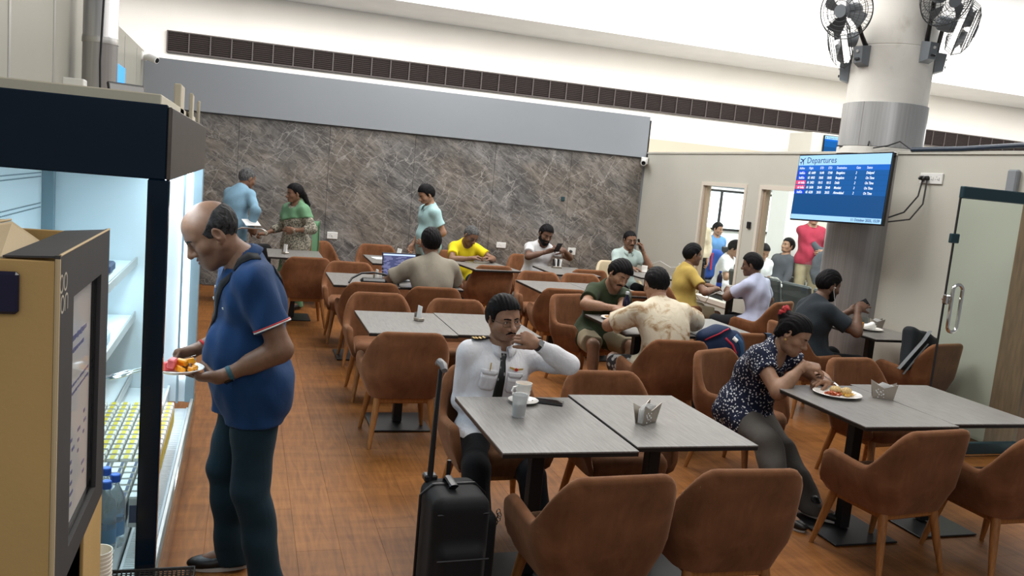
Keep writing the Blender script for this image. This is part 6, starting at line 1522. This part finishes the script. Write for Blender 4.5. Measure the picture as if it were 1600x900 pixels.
# pilot's table
cup = thing('coffee_cup', 'white ribbed coffee cup on a saucer in front of the pilot', 'cup', (1.352, 3.84, ZT0+.012))
MB().lathe([(.0,.002),(.026,.0),(.030,.004),(.033,.030),(.0365,.034),(.036,.050),(.0395,.054),(.0390,.070),(.0425,.074),(.0420,.088),(.0395,.088),(.036,.06),(.028,.008),(0,.006)], 32).build('cup_body', M['ceramic'], cup, True, 50)
MB().tube([(-.037,-.012,.072),(-.058,-.018,.070),(-.066,-.021,.052),(-.055,-.018,.032),(-.034,-.011,.026)], .0052, 8).build('handle', M['ceramic'], cup)
MB().tube([(0,0,.066),(0,0,.073)], [.0385,.0385], 24).build('milk_foam', mat('milk_foam', (.66,.50,.34), .6), cup)
tag(MB().lathe([(0,.003),(.035,.0),(.045,.003),(.075,.014),(.077,.016),(.044,.007),(.03,.006),(0,.006)], 36, (1.355,3.835,ZT0)).build('saucer', M['ceramic']), 'white saucer under the pilot\'s coffee cup', 'saucer')
gl = thing('plastic_tumbler', 'small cloudy plastic tumbler of water nearest us on the pilot\'s table', 'cup', (1.255, 3.60, ZT0))
MB().lathe([(.0,.001),(.027,.0),(.029,.004),(.0365,.105),(.038,.107),(.0355,.106),(.027,.006),(0,.005)], 28).build('cup_wall', mat('frosted_plastic', (.80,.82,.82), .25, trans=.55, ior=1.3), gl)
MB().lathe([(.0,.006),(.0265,.006),(.031,.066),(0,.066)], 24).build('water', mat('cup_water', (.62,.65,.66), .1, trans=.4, ior=1.2), gl)
def phone(loc, rz, label, R=None, glow=None):
    t = thing('phone', label, 'phone', loc, rz); R = np.eye(3) if R is None else R
    MB().box((0,0,0), (.076,.158,.0085), R, .003).build('case', M['black_plastic'], t); MB().box(R@V(0,0,.0046), (.070,.150,.0006), R).build('display', glow or M['gloss_black'], t)
    MB().box(R@V(.02,.055,-.0052), (.03,.03,.003), R, .001).build('lens_block', M['gloss_black'], t); return t
phone((1.485, 3.835, ZT0+.0048), D(63), 'black phone lying face up beside the pilot\'s cup')
pm = mat('perforated_steel', (.46,.42,.37), .28, 1.)
def napkin_holder(loc, rz, label, tissue=True, group='steel napkin holders'):
    t = thing('napkin_holder', label, 'napkin holder', loc, rz, group)
    for sy in (-1,1):
        m = MB(); m.add([(-.058,sy*.020,0),(.058,sy*.020,0),(.072,sy*.034,.100),(.0,sy*.027,.066),(-.072,sy*.034,.100)], [(0,1,2,3),(0,3,4)]); o = m.build('side_plate', pm, t, False); q = o.modifiers.new('thick', 'SOLIDIFY'); q.thickness = .0015
        h = MB(); random.seed(3)
        for k in range(16):
            x = random.uniform(-.045,.01); z = random.uniform(.008,.058); h.tube([(x, sy*(.0212+z*.13), z),(x, sy*(.0226+z*.13), z)], random.uniform(.0022,.0042), 8)
        h.build('punched_holes', M['paper'], t)
    MB().box((0,0,.001), (.116,.04,.002)).build('floor_plate', pm, t)
    if tissue:
        n = MB()
        for k in range(4): n.add([(-.050,-.012+.008*k,.004),(.050,-.012+.008*k,.004),(.050,-.016+.010*k,.085),(-.012,-.014+.009*k,.088+.012*(k == 1)),(-.05,-.016+.01*k,.070)], [(0,1,2,3,4)])
        o = n.build('tissues', M['paper'], t, False); q = o.modifiers.new('thick', 'SOLIDIFY'); q.thickness = .0012
    return t
napkin_holder((1.865, 3.50, ZT0), D(30), 'bronze-toned steel napkin holder with tissues on the table right of the pilot')
napkin_holder((3.655, 3.965, ZT0), D(-35), 'steel napkin holder with a white peak on the woman\'s table')
napkin_holder((5.71, 6.42, ZT0), D(-20), 'steel napkin holder at the wall before the man with earphones')
napkin_holder((3.62, 8.02, ZT0), D(80), 'steel napkin holder left of the olive T-shirt man\'s shoulder')
def standing_napkin(loc, label, rz=0):
    t = thing('folded_napkin', label, 'napkin', loc, rz, 'standing napkins')
    MB().box((0,0,.055), (.006,.06,.11), RY(.08)).box((.008,.004,.05), (.004,.055,.10), RY(-.10)).box((-.007,-.004,.047), (.003,.05,.092), RY(.16)).build('napkin_fold', M['paper'], t, False)
    MB().box((0,0,.012), (.05,.075,.022), None, .003).box((0,.034,.03), (.045,.004,.055)).build('holder', pm, t); return t
standing_napkin((1.245, 5.98, ZT0), 'white napkin standing in a clip on the table behind the suitcase handle', .3)
standing_napkin((1.225, 8.02, ZT0), 'white napkin standing in a clip left of the laptop', .2)
standing_napkin((.45, 9.90, ZT0), 'crumpled white tissue standing on the table before the woman in the green scarf', .6)
# woman's plate
def plate(loc, label, r=.13, rz=0, sx=1.):
    t = thing('plate', label, 'plate', loc, rz)
    MB().lathe([(0,.004),(r*.62,.0),(r*.68,.003),(r*.97,.017),(r,.019),(r*.97,.021),(r*.66,.007),(0,.007)], 44, sx=sx).build('plate', M['ceramic'], t); return t
plate((3.375, 4.02, ZT0), 'white oval dinner plate of food in front of the woman', .128, D(-10), 1.12)
dough = mat('dumpling', (.66,.48,.22), .5, noise=(30,.15,(1,1,1))); sauce = mat('red_gravy', (.40,.07,.012), .3, noise=(40,.4,(1,1,1))); rice = mat('yellow_noodle', (.66,.40,.08), .5, noise=(60,.2,(1,1,1)))
random.seed(11)
for i, (x, y, r) in enumerate(((.0,.02,.033),(.05,-.015,.030))):
    F = Field(V(-.05,-.05,-.01), V(.05,.05,.05), .003); F.u(p_ell((0,0,.017), V(r,r*.85,.024)), 0); F.disp(lambda X, Y, Z: .003*np.sin(9*np.arctan2(Y, X)+40*Z)); v, f = F.nets()
    o = bpy.data.objects.new('dumpling', raw_mesh('dumpling', v, f, [dough], True, 180)); link(o); o.location = (3.375+x, 4.02+y, ZT0+.012)
    tag(o, ('pale round dumpling at the back of the woman\'s plate', 'pale round dumpling at the right of the woman\'s plate')[i], 'food', 'dumplings on the plate')
m = MB()
for k in range(70):
    a = random.uniform(0,6.28); r = random.uniform(0,.04); x, y = -.045+r*math.cos(a)*1.2, -.015+r*math.sin(a); m.box((x, y, .010+random.uniform(0,.014)), (.012,.009,.008), RZ(a)@RX(a*2))
o = m.build('gravy', sauce, None, loc=(3.375,4.02,ZT0)); tag(o, 'red saucy curry on the left of the woman\'s plate', 'food', kind='stuff')
m = MB()
for k in range(60):
    a = random.uniform(0,6.28); x, y = .045+random.uniform(-.035,.03), -.035+random.uniform(-.025,.025); p = V(x,y,.010+random.uniform(0,.012)); m.tube([p, p+.014*V(math.cos(a),math.sin(a),.2), p+.022*V(math.cos(a+.8),math.sin(a+.8),.1)], .0018, 5)
o = m.build('noodles', rice, None, loc=(3.375,4.02,ZT0)); tag(o, 'yellow noodles at the front of the woman\'s plate', 'food', kind='stuff')
hw = W_(woman, woman.arm['R']['W']+woman.arm['R']['f']*.095+woman.arm['R']['n']*.03); tip = V(3.385, 4.03, ZT0+.055); d = tip-hw
fk = thing('fork', 'steel fork in the woman\'s right hand, tines in the food', 'fork', tuple(hw)); a0 = -d*.25
b = MB(); b.tube([a0, d*.3, d*.72], [.0035,.003,.0025], 8); b.build('handle', M['chrome'], fk); b = MB(); sd = nrm(np.cross(d, V(0,0,1)))
b.tube([d*.70, d*.78], [.003,.007], 8)
for k in (-1,0,1): b.tube([d*.78+sd*.005*k, d*1.0+sd*.006*k], [.0018,.001], 6)
b.build('tines', M['chrome'], fk)
# shared meal
plate((2.98, 6.36, ZT0), 'white plate between the olive T-shirt man and the blotched T-shirt man', .11)
m = MB()
for k in range(40): a = random.uniform(0,6.28); r = random.uniform(0,.07); m.box((r*math.cos(a), r*math.sin(a), .012+random.uniform(0,.012)), (.018,.013,.009), RZ(a))
tag(m.build('snack', mat('fried_snack', (.5,.3,.12), .6, noise=(40,.3,(1,1,1))), None, loc=(2.98,6.36,ZT0)), 'brown fried snack heaped on the shared white plate', 'food', kind='stuff')
colab = mat('cola', (.012,.010,.03), .08); bluel = mat('cola_label', (.02,.06,.35), .4)
bottle('cola bottle with blue label between the two men sharing a meal', (3.12, 6.44, ZT0), .23, .033, colab, mat('clear_cap', (.6,.65,.7), .3), bluel)
bottle('cola bottle with blue label beside the white mug on the yellow polo man\'s table', (5.44, 8.78, ZT0), .22, .033, colab, bluel, bluel)
t = thing('mug', 'white mug beside the cola bottle on the yellow polo man\'s table', 'mug', (5.42, 8.52, ZT0)); MB().lathe([(0,.002),(.034,0),(.038,.004),(.042,.085),(.039,.085),(.034,.01),(0,.008)], 28).build('mug_body', M['ceramic'], t); MB().tube([(.04,0,.07),(.068,0,.066),(.07,0,.03),(.038,0,.018)], .0055, 8).build('handle', M['ceramic'], t)
tag(MB().tube([(5.20,8.25,ZT0+.004),(5.16,8.28,.79),(5.10,8.40,.72),(5.14,8.55,.60)], .004, 6).tube([(5.25,8.6,ZT0+.004),(5.14,8.62,.80),(5.06,8.66,.70),(5.2,8.75,.6)], .004, 6).build('charging_cable', M['white_wire']), 'white charging cables looping off the yellow polo man\'s table edge', 'cable')
# earphone man's table
t = thing('juice_glass', 'glass mug of orange juice before the man with earphones', 'glass', (5.43, 6.30, ZT0)); jm = mat('orange_juice', (.78,.28,.01), .25)
MB().lathe([(0,.004),(.032,.004),(.034,.075),(0,.075)], 24).build('juice', jm, t); MB().lathe([(.034,0),(.036,.10),(.0375,.10),(.0355,0)], 24, cap=False).build('glass_wall', M['glass'], t); MB().tube([(-.035,0,.08),(-.060,.0,.074),(-.062,0,.04),(-.035,0,.028)], .005, 8).build('handle', M['white_plastic'], t)
plate((5.56, 6.32, ZT0), 'white plate with crumpled tissues before the man with earphones', .12)
F = Field(V(-.09,-.09,-.01), V(.09,.09,.08), .006); F.u(p_ell((.02,0,.03), V(.06,.045,.03)), 0); F.u(p_ell((-.03,.02,.02), V(.04,.04,.025)), .02); F.disp(wrinkle(4, .012, 60, (1,1,1))); v, f = F.nets()
o = bpy.data.objects.new('crumpled_tissue', raw_mesh('tissue', v, f, [M['paper']], False)); link(o); o.location = (5.56,6.32,ZT0+.012); tag(o, 'crumpled white tissue heaped on the plate by the column', 'tissue')
t = thing('water_glass', 'small empty glass behind the plate by the column', 'glass', (5.66, 6.50, ZT0)); MB().lathe([(.0,.0),(.03,0),(.035,.09),(.033,.09),(.028,.006),(0,.006)], 24).build('glass_wall', M['glass'], t)
a8 = o8.arm['L']; hp = W_(o8, a8['W']+a8['f']*.10+a8['n']*.012); phone(tuple(hp), 0, 'dark phone held up by the man with earphones', np.array([RZ(o8.yaw)@a8['side'], RZ(o8.yaw)@a8['f'], -RZ(o8.yaw)@np.cross(a8['f'], a8['side'])*-1]).T)
# phones of the back row
a9 = o9.arm['L']; hp = W_(o9, a9['W']+a9['f']*.09+a9['n']*.030); phone(tuple(hp), 0, 'dark phone held to the ear of the man in the mint shirt', np.array([RZ(o9.yaw)@a9['side'], RZ(o9.yaw)@a9['f'], RZ(o9.yaw)@np.cross(a9['side'], a9['f'])]).T)
phone((3.90, 10.245, 1.0), D(186), 'dark phone in the hands of the bearded man in white', RX(D(50)))
phone((7.13, 10.72, .83), D(-140), 'dark phone in the hands of the boy behind the lounge window', RX(D(30)))
# caddy and cup on the back tables
t = thing('condiment_caddy', 'steel caddy with white sachets before the bearded man', 'caddy', (3.84, 10.08, ZT0)); MB().box((0,0,.012), (.12,.08,.024), None, .003).build('tray', pm, t)
for k in range(4): MB().box((-.045+.03*k, 0, .065), (.012,.06,.10), RY(.1*k-.15)).build('sachet', M['paper'] if k % 2 else M['black_plastic'], t)
MB().tube([(-.06,.0,.02),(-.06,0,.16),(.06,0,.16),(.06,0,.02)], .004, 6).build('handle', M['chrome'], t)
t = thing('white_cup', 'white cup on the table before the man on the phone', 'cup', (5.16, 10.22, ZT0)); MB().lathe([(0,.002),(.032,0),(.036,.005),(.042,.085),(.039,.085),(.032,.01),(0,.008)], 24).build('cup_body', M['ceramic'], t); MB().lathe([(0,.0),(.07,.004),(.072,.007),(0,.004)], 24).build('cup_base', M['ceramic'], t)
pp_ = thing('papers', 'loose white papers spread on the far table behind the laptop', 'papers', (1.62, 10.02, ZT0))
MB().box((0,0,.002), (.30,.20,.003), RZ(.2)).box((.10,.04,.006), (.20,.15,.003), RZ(-.4)@RY(.05)).build('sheet', M['paper'], pp_, False)
tag(MB().box((1.80,10.14,ZT0+.06), (.008,.10,.12), RZ(.3)@RY(.15)).build('menu_card', M['paper']), 'white menu card standing at the right end of the far table with papers', 'card')
# laptop
lp = thing('laptop', 'open dark laptop showing code in front of the man in the taupe T-shirt', 'laptop', (1.50, 8.14, ZT0), D(6))
MB().box((0,0,.009), (.35,.24,.017), None, .004).build('base', M['grey_plastic'], lp); MB().box((0,.01,.0185), (.29,.11,.002)).build('keyboard', M['black_plastic'], lp)
Rl_ = RX(D(-14)); c = V(0,.12,.018)+Rl_@V(0,0,.12); MB().box(c, (.35,.010,.24), Rl_, .003).build('lid', M['black_plastic'], lp)
sc_ = MB().box(c+Rl_@V(0,-.0056,.0), (.33,.001,.215), Rl_).build('display', mat('laptop_glow', (.02,.02,.05), .3, emit=(.045,.055,.13), estr=1.), lp)
MB().box(c+Rl_@V(0,-.0062,.098), (.33,.001,.016), Rl_).build('title_bar', mat('laptop_bar', (.3,.4,.6), .3, emit=(.35,.42,.65), estr=1.), lp)
m = MB(); random.seed(5)
for k in range(15):
    for q_ in range(2): m.box(c+Rl_@V(-.15+random.uniform(0,.05)+.14*q_, -.0062, .075-.0115*k), (random.uniform(.02,.09),.001,.004), Rl_)
tag(m.build('code_text', mat('code_glow', (.1,.1,.2), .3, emit=(.22,.22,.36), estr=1.), lp), kind='stuff')
tag(MB().tube([(.93,7.72,ZT0+.012),(.96,7.76,.80),(1.05,7.80,.845),(1.16,7.81,.855),(1.27,7.80,.845),(1.36,7.76,.80),(1.39,7.72,ZT0+.012)], .010, 8).box((1.16,7.76,ZT0+.03), (.24,.10,.055), None, .02).build('pouch_with_loop', M['black_plastic']), 'black pouch with a looped carrying handle on the table left of the laptop', 'bag')
# plate of fruit and tongs at the cooler
aL = fm1.arm['L']; pc_ = W_(fm1, aL['W']+aL['f']*.165+aL['n']*.020); pl_ = plate((pc_[0], pc_[1], pc_[2]), 'white paper plate of cut fruit held over the cooler by the man in navy', .098)
FRL = ['orange papaya piece lying at the back of the lower layer', 'orange papaya piece nearest the man\'s thumb', 'orange papaya piece at the near rim', 'orange papaya piece at the far rim', 'orange papaya piece topmost at the right of the heap', 'orange papaya piece topmost in the middle of the heap', 'lower pink watermelon piece at the left', 'upper pink watermelon piece leaning on the other', 'orange papaya piece half hidden behind the watermelon']
fruit = {'papaya': mat('papaya', (.85,.33,.012), .35, noise=(20,.12,(1,1,1))), 'watermelon': mat('watermelon', (.80,.14,.15), .35, noise=(24,.12,(1,1,1)))}
for i, (k, x, y, z, a) in enumerate((('papaya',.035,.02,.018,.3),('papaya',.055,-.02,.018,1.2),('papaya',.01,-.035,.018,2.),('papaya',-.01,.035,.018,.1),('papaya',.04,.0,.040,.8),('papaya',.015,-.01,.040,2.4),('watermelon',-.035,-.005,.022,.5),('watermelon',-.02,-.03,.042,1.4),('papaya',-.045,.035,.018,1.))):
    o = MB().box((0,0,0), (.050,.026,.022) if k == 'papaya' else (.048,.036,.028), RZ(a)@RX(.25*i), .005).build('fruit_piece', fruit[k], None, loc=(pc_[0]+x, pc_[1]+y, pc_[2]+z)); tag(o, FRL[i]+' on the held white plate', 'fruit', k+' pieces on the plate')
aR = fm1.arm['R']; h0 = W_(fm1, aR['W']+aR['f']*.075+aR['n']*.022); tg_ = thing('serving_tongs', 'steel serving tongs reaching into the cooler from the man\'s right hand', 'tongs', tuple(h0))
for s_ in (-1,1): MB().tube([V(.06,.012*s_,.02), V(0,.016*s_,0), V(-.13,.026*s_,-.045), V(-.20,.022*s_,-.065)], [.006,.007,.007,.007], 8, flat=(1.4,.5)).tube([V(-.19,.022*s_,-.062), V(-.215,.022*s_,-.07), V(-.265,.012*s_,-.085), V(-.29,.003*s_,-.09)], [.008,.024,.026,.008], 12, flat=(1.2,.35)).build('tong_arm', M['chrome'], tg_)
# suitcase of the pilot
sk_ = thing('rolling_suitcase', 'black cabin suitcase with raised handle standing at the pilot\'s feet', 'suitcase', (.862, 3.16, 0), D(2))
fab = cloth_mat('black_nylon', (.009,.009,.010), .75, .35, .1)
F = Field(V(-.24,-.20,.02), V(.24,.20,.64), .009); F.u(p_box((0,0,.325), V(.120,.14,.265), None, .05), 0); F.u(p_box((-.0,-.13,.24), V(.095,.05,.165), None, .04), .025); v, f = F.nets(); link(bpy.data.objects.new('shell', raw_mesh('shell', v, f, [fab], True, 180)), sk_)
F = Field(V(-.24,-.24,.02), V(.3,.24,.6), .009); F.u(p_box((.128,.01,.30), V(.04,.10,.20), None, .035), 0); v, f = F.nets(); link(bpy.data.objects.new('side_pocket', raw_mesh('side_pocket', v, f, [fab], True, 180)), sk_)
m = MB()
for z in (.36,.53): m.tube([(-.105,-.178 if z < .5 else -.135,z),(.105,-.178 if z < .5 else -.135,z)], .004, 6)
m.tube([(-.136,.03,.08),(-.136,.03,.55),(-.09,.03,.592),(.09,.03,.592),(.136,.03,.55),(.136,.03,.08)], .006, 6); m.build('zip_piping', M['black_plastic'], sk_)
MB().tube([(-.02,-.02,.592),(-.02,-.05,.612),(-.02,.05,.614),(-.02,.08,.592)], [.010,.012,.012,.010], 8, flat=(1.5,.7)).build('carry_handle', M['black_plastic'], sk_)
MB().tube([(-.085,.095,.58),(-.080,.102,.80),(-.070,.115,1.05)], [.019,.016,.014], 10, flat=(1.,.65)).tube([(-.0,.118,.58),(-.0,.12,.66)], [.010,.009], 8).build('handle_tube', M['black_plastic'], sk_)
MB().tube([(-.072,.05,1.06),(-.070,.08,1.075),(-.070,.14,1.075),(-.070,.17,1.06)], [.012,.016,.016,.012], 10).build('grip', mat('handle_grip', (.16,.16,.165), .4), sk_)
MB().box((-.082,.105,.595), (.055,.05,.03), None, .006).build('handle_collar', M['black_plastic'], sk_)
for sx in (-1,1):
    for sy in (-1,1): MB().tube([(sx*.10-.012, sy*.08, .028),(sx*.10+.012, sy*.08, .028)], .028, 14).box((sx*.10, sy*.08, .058), (.04,.04,.03)).build('wheel', M['black_plastic'], sk_)
m = MB()
for k in range(12): a = k*.5; m.tube([V(.172+.01*math.sin(k), -.06+.008*k, .50-.018*k)+V(.008*math.cos(u), .002*math.sin(u), .012*math.sin(u)) for u in np.linspace(0, 2*math.pi, 9)[:-1]], .0022, 5, closed=True)
m.build('zip_chain', M['chrome'], sk_); MB().box((.175,.06,.25), (.02,.05,.09), RZ(.3), .005).build('luggage_tag', mat('tag_leather', (.03,.03,.035), .5), sk_)
# navy backpack on the table's near edge
bp_ = thing('backpack', 'navy backpack with red piping slumped by the table right of the blotched T-shirt', 'backpack', (3.545, 5.60, .60), D(-12)); nv = cloth_mat('navy_nylon', (.010,.025,.070), .7); rp = mat('red_piping', (.50,.02,.05), .6)
F = Field(V(-.28,-.2,-.12), V(.28,.25,.40), .010); F.u(p_ell((0,.05,.10), V(.19,.12,.15)), 0); F.u(p_ell((-.06,.02,.20), V(.14,.085,.055), RY(-.35)), .02); F.u(p_ell((.13,.03,.06), V(.08,.09,.14)), .04); F.disp(wrinkle(14, .010, 26)); v, f = F.nets(); link(bpy.data.objects.new('bag_body', raw_mesh('bag_body', v, f, [nv], True, 180)), bp_); BPF = F
for nm, pts, m_, w_ in (('red_piping', [(-.14,-.4,.15),(-.08,-.4,.19),(0,-.4,.235),(.05,-.4,.25)], rp, .010), ('red_piping', [(.02,-.4,.18),(.08,-.4,.13),(.11,-.4,.07),(.09,-.4,.0)], rp, .016), ('shoulder_strap', [(.10,-.4,.20),(.15,-.4,.15),(.17,-.4,.08),(.165,-.4,.0),(.15,-.4,-.06)], mat('blue_strap', (.02,.07,.16), .8), .045), ('light_patch', [(.085,-.4,.185),(.115,-.4,.16)], M['paper'], .03)):
    P = []; pts = [tuple(np.array(a)*(1-t)+np.array(b)*t) for a, b in zip(pts, pts[1:]) for t in (0,.2,.4,.6,.8)]+[pts[-1]]
    for i, p in enumerate(pts):
        tq = nrm(np.array(pts[min(i+1, len(pts)-1)])-np.array(pts[max(i-1, 0)])); ac = nrm(np.cross(tq, V(0,1,0))); P.append([np.array(p)+ac*w_*j for j in (-.5,0,.5)])
    P = np.array(P); Q = F.march(P.reshape(-1,3), V(0,1,0), .7, .005).reshape(P.shape); m = MB(); m.grid(Q); o = m.build(nm, m_, bp_, True, 80); q = o.modifiers.new('thick', 'SOLIDIFY'); q.thickness = .005
tag(MB().grid(np.array([[(3.985+dx, y, z) for dx in (0,.055)] for y, z in ((5.70,.55),(5.655,.66),(5.628,.775),(5.645,.806),(5.68,.808),(5.72,.79),(5.735,.70))]), .005, (0,-.7,.7)).build('navy_strap', cloth_mat('strap_navy', (.012,.03,.06), .8)), 'navy strap hung over the chair back right of the backpack', 'strap')
# black bag hung on the chair by the glass door
bb = thing('black_bag', 'black laptop bag with grey straps propped on the chair behind the glass door', 'bag', (5.55, 5.66, .68), D(12))
F = Field(V(-.3,-.25,-.3), V(.3,.25,.3), .011); F.u(p_box((0,.02,.0), V(.19,.06,.19), RX(-.22)@RY(.28), .045), 0); F.u(p_box((.02,.07,-.02), V(.14,.05,.12), RX(-.22)@RY(.28), .03), .03); F.disp(wrinkle(3, .008, 20)); v, f = F.nets(); link(bpy.data.objects.new('bag_body', raw_mesh('bag_body', v, f, [cloth_mat('black_canvas', (.010,.014,.018), .8)], True, 180)), bb)
MB().tube([(-.30,-.02,-.12),(-.20,-.055,.02),(-.08,-.06,.13),(.03,-.03,.20)], .014, 6, flat=(1.6,.35)).build('bag_strap', mat('grey_strap', (.15,.16,.17), .7), bb)
MB().tube([(-.27,-.05,-.16),(-.16,-.07,-.02),(-.03,-.07,.10)], .006, 6, flat=(1.6,.5)).build('bag_strap', bpy.data.materials['grey_strap'], bb)
tag(MB().tube([(4.02+.77,12.16,.70),(4.85,12.12,.62),(4.80,12.05,.55)], .004, 6).tube([(4.9,12.2,.72),(4.93,12.1,.66),(4.98,12.1,.60),(5.0,12.15,.7)], .004, 6).build('charger_cables', M['wire']), 'dark charger cables under the wall socket right of the bearded man', 'cable')
socket(1.195, YB-.002, .795, 0, .15, .10, 'white double socket on the marble wall by the woman in the green scarf', (-.03,))
socket(3.73, YB-.002, .815, 0, .15, .085, 'white double socket on the marble wall right of the yellow T-shirt', (-.03,))
socket(4.89, YB-.002, .79, 0, .13, .11, 'white socket with plug on the marble wall right of the bearded man', (-.02,), (-.02,))
socket(XW-.002, 10.72, .80, D(-90), .15, .09, 'white socket on the cream wall left of the yellow polo man', (-.03,))
tag(MB().tube([(5.985,10.72,.80),(5.95,10.95,.76),(5.90,11.2,.82),(5.8,11.5,.70)], .005, 6).build('white_cable', M['white_wire']), 'thin white cable trailing from the socket by the cream wall', 'cable')
tag(MB().box((4.66, YB-.012, 1.595), (.058,.022,.065), None, .005).build('wall_switch', mat('dark_switch', (.02,.05,.06), .4)), 'small dark square switch on the marble wall above the bearded man', 'switch')
# trolley at the far left
tr = thing('black_trolley_bag', 'black trolley bag with a bent metal handle beside the woman in the green scarf', 'suitcase', (.10, 10.72, 0))
F = Field(V(-.3,-.25,.02), V(.3,.25,.86), .016); F.u(p_box((0,0,.40), V(.22,.15,.36), None, .06), 0); F.disp(wrinkle(6, .008, 16)); v, f = F.nets(); link(bpy.data.objects.new('bag_shell', raw_mesh('bag_shell', v, f, [fab], True, 180)), tr)
MB().tube([(-.20,-.05,.70),(-.20,-.06,.92),(-.14,-.07,.955),(.10,-.08,.955),(.15,-.08,.93)], .011, 8).build('metal_handle', M['chrome'], tr)
tag(MB().box((.07, 10.80, 1.015), (.20,.14,.004), RZ(.5)@RX(.5)).build('paper_sheet', M['paper']), 'white paper held by the man in the blue shirt', 'paper')
# lounge seats
seatm = mat('lounge_leather', (.018,.020,.022), .38); seatg = mat('lounge_leather_grey', (.060,.068,.072), .42)
def lounge_seat(loc, rz, label, m_=None, proto={}):
    key = 'g' if m_ is seatg else 'b'
    if key in proto: return dup(proto[key], loc, rz, label, 'lounge chairs')
    t = thing('lounge_chair', label, 'chair', loc, rz, 'lounge chairs'); proto[key] = t; mm = m_ or seatm
    MB().box((0,-.24,.66), (.50,.05,.50), RX(D(10)), .02).build('backrest', mm, t); MB().box((0,.02,.42), (.50,.48,.06), None, .02).build('seat', mm, t)
    for sx in (-1,1): MB().tube([(sx*.27,-.20,.42),(sx*.27,-.18,.64),(sx*.27,.10,.645),(sx*.27,.18,.60),(sx*.27,.16,.42)], .016, 8).build('arm_rest', M['alu'], t)
    MB().box((0,-.02,.36), (.56,.06,.05)).box((0,-.02,.18), (.05,.05,.34)).box((0,-.02,.015), (.10,.52,.03)).build('beam_leg', M['steel'], t); return t
for k in range(4): lounge_seat((6.52+.02*k, 9.60-.57*k, 0), D(-86), ('grey lounge seat, first of the row behind the right lounge window', 'grey lounge seat, second of the row behind the right lounge window', 'grey lounge seat, third of the row behind the right lounge window', 'grey lounge seat, fourth of the row behind the right lounge window', 'grey lounge seat, last of the row, hidden behind the column')[k], seatg)
for k in range(4): lounge_seat((7.75+.57*k, 11.45+.12*k, 0), D(-170+8), ('black lounge seat back left of the pale trousers', 'black lounge seat under the slumped person', 'black lounge seat right behind the slumped person', 'black lounge seat beside the man in crimson')[k])
for k in range(5): lounge_seat((9.0+.57*k, 13.9+.05*k, 0), D(180), ('far black lounge seat, leftmost of the back row', 'far black lounge seat, second of the back row', 'far black lounge seat, third of the back row', 'far black lounge seat, fourth of the back row', 'far black lounge seat, fifth of the back row')[k])
bluebag = thing('blue_backpack', 'blue backpack on a seat behind the left lounge window', 'backpack', (7.86, 13.0, .0)); F = Field(V(-.3,-.3,.3), V(.3,.3,1.1), .018); F.u(p_box((0,0,.66), V(.17,.13,.26), None, .09), 0); F.disp(wrinkle(8, .012, 16)); v, f = F.nets(); link(bpy.data.objects.new('bag_body', raw_mesh('bag_body', v, f, [cloth_mat('blue_nylon', (.02,.07,.30))], True, 180)), bluebag)
MB().box((-.10,-.145,.72), (.03,.02,.30), None, .006).build('red_strip', rp, bluebag); MB().box((0,0,.20), (.42,.40,.40), None, .03).build('bag_base', seatm, bluebag)
tb_ = thing('lounge_desk', 'dark low desk with a grey screen panel behind the left lounge window', 'desk', (6.72, 10.25, 0), D(-8)); MB().box((0,0,.80), (.03,.62,.20), None, .004).build('screen_panel', seatg, tb_); MB().box((.25,0,.70), (.50,.62,.03), None, .004).build('desk_top', M['white_plastic'], tb_)
for sy in (-1,1): MB().box((.02,sy*.28,.36), (.04,.04,.72)).box((.46,sy*.28,.34), (.04,.04,.68)).build('leg', M['black'], tb_)
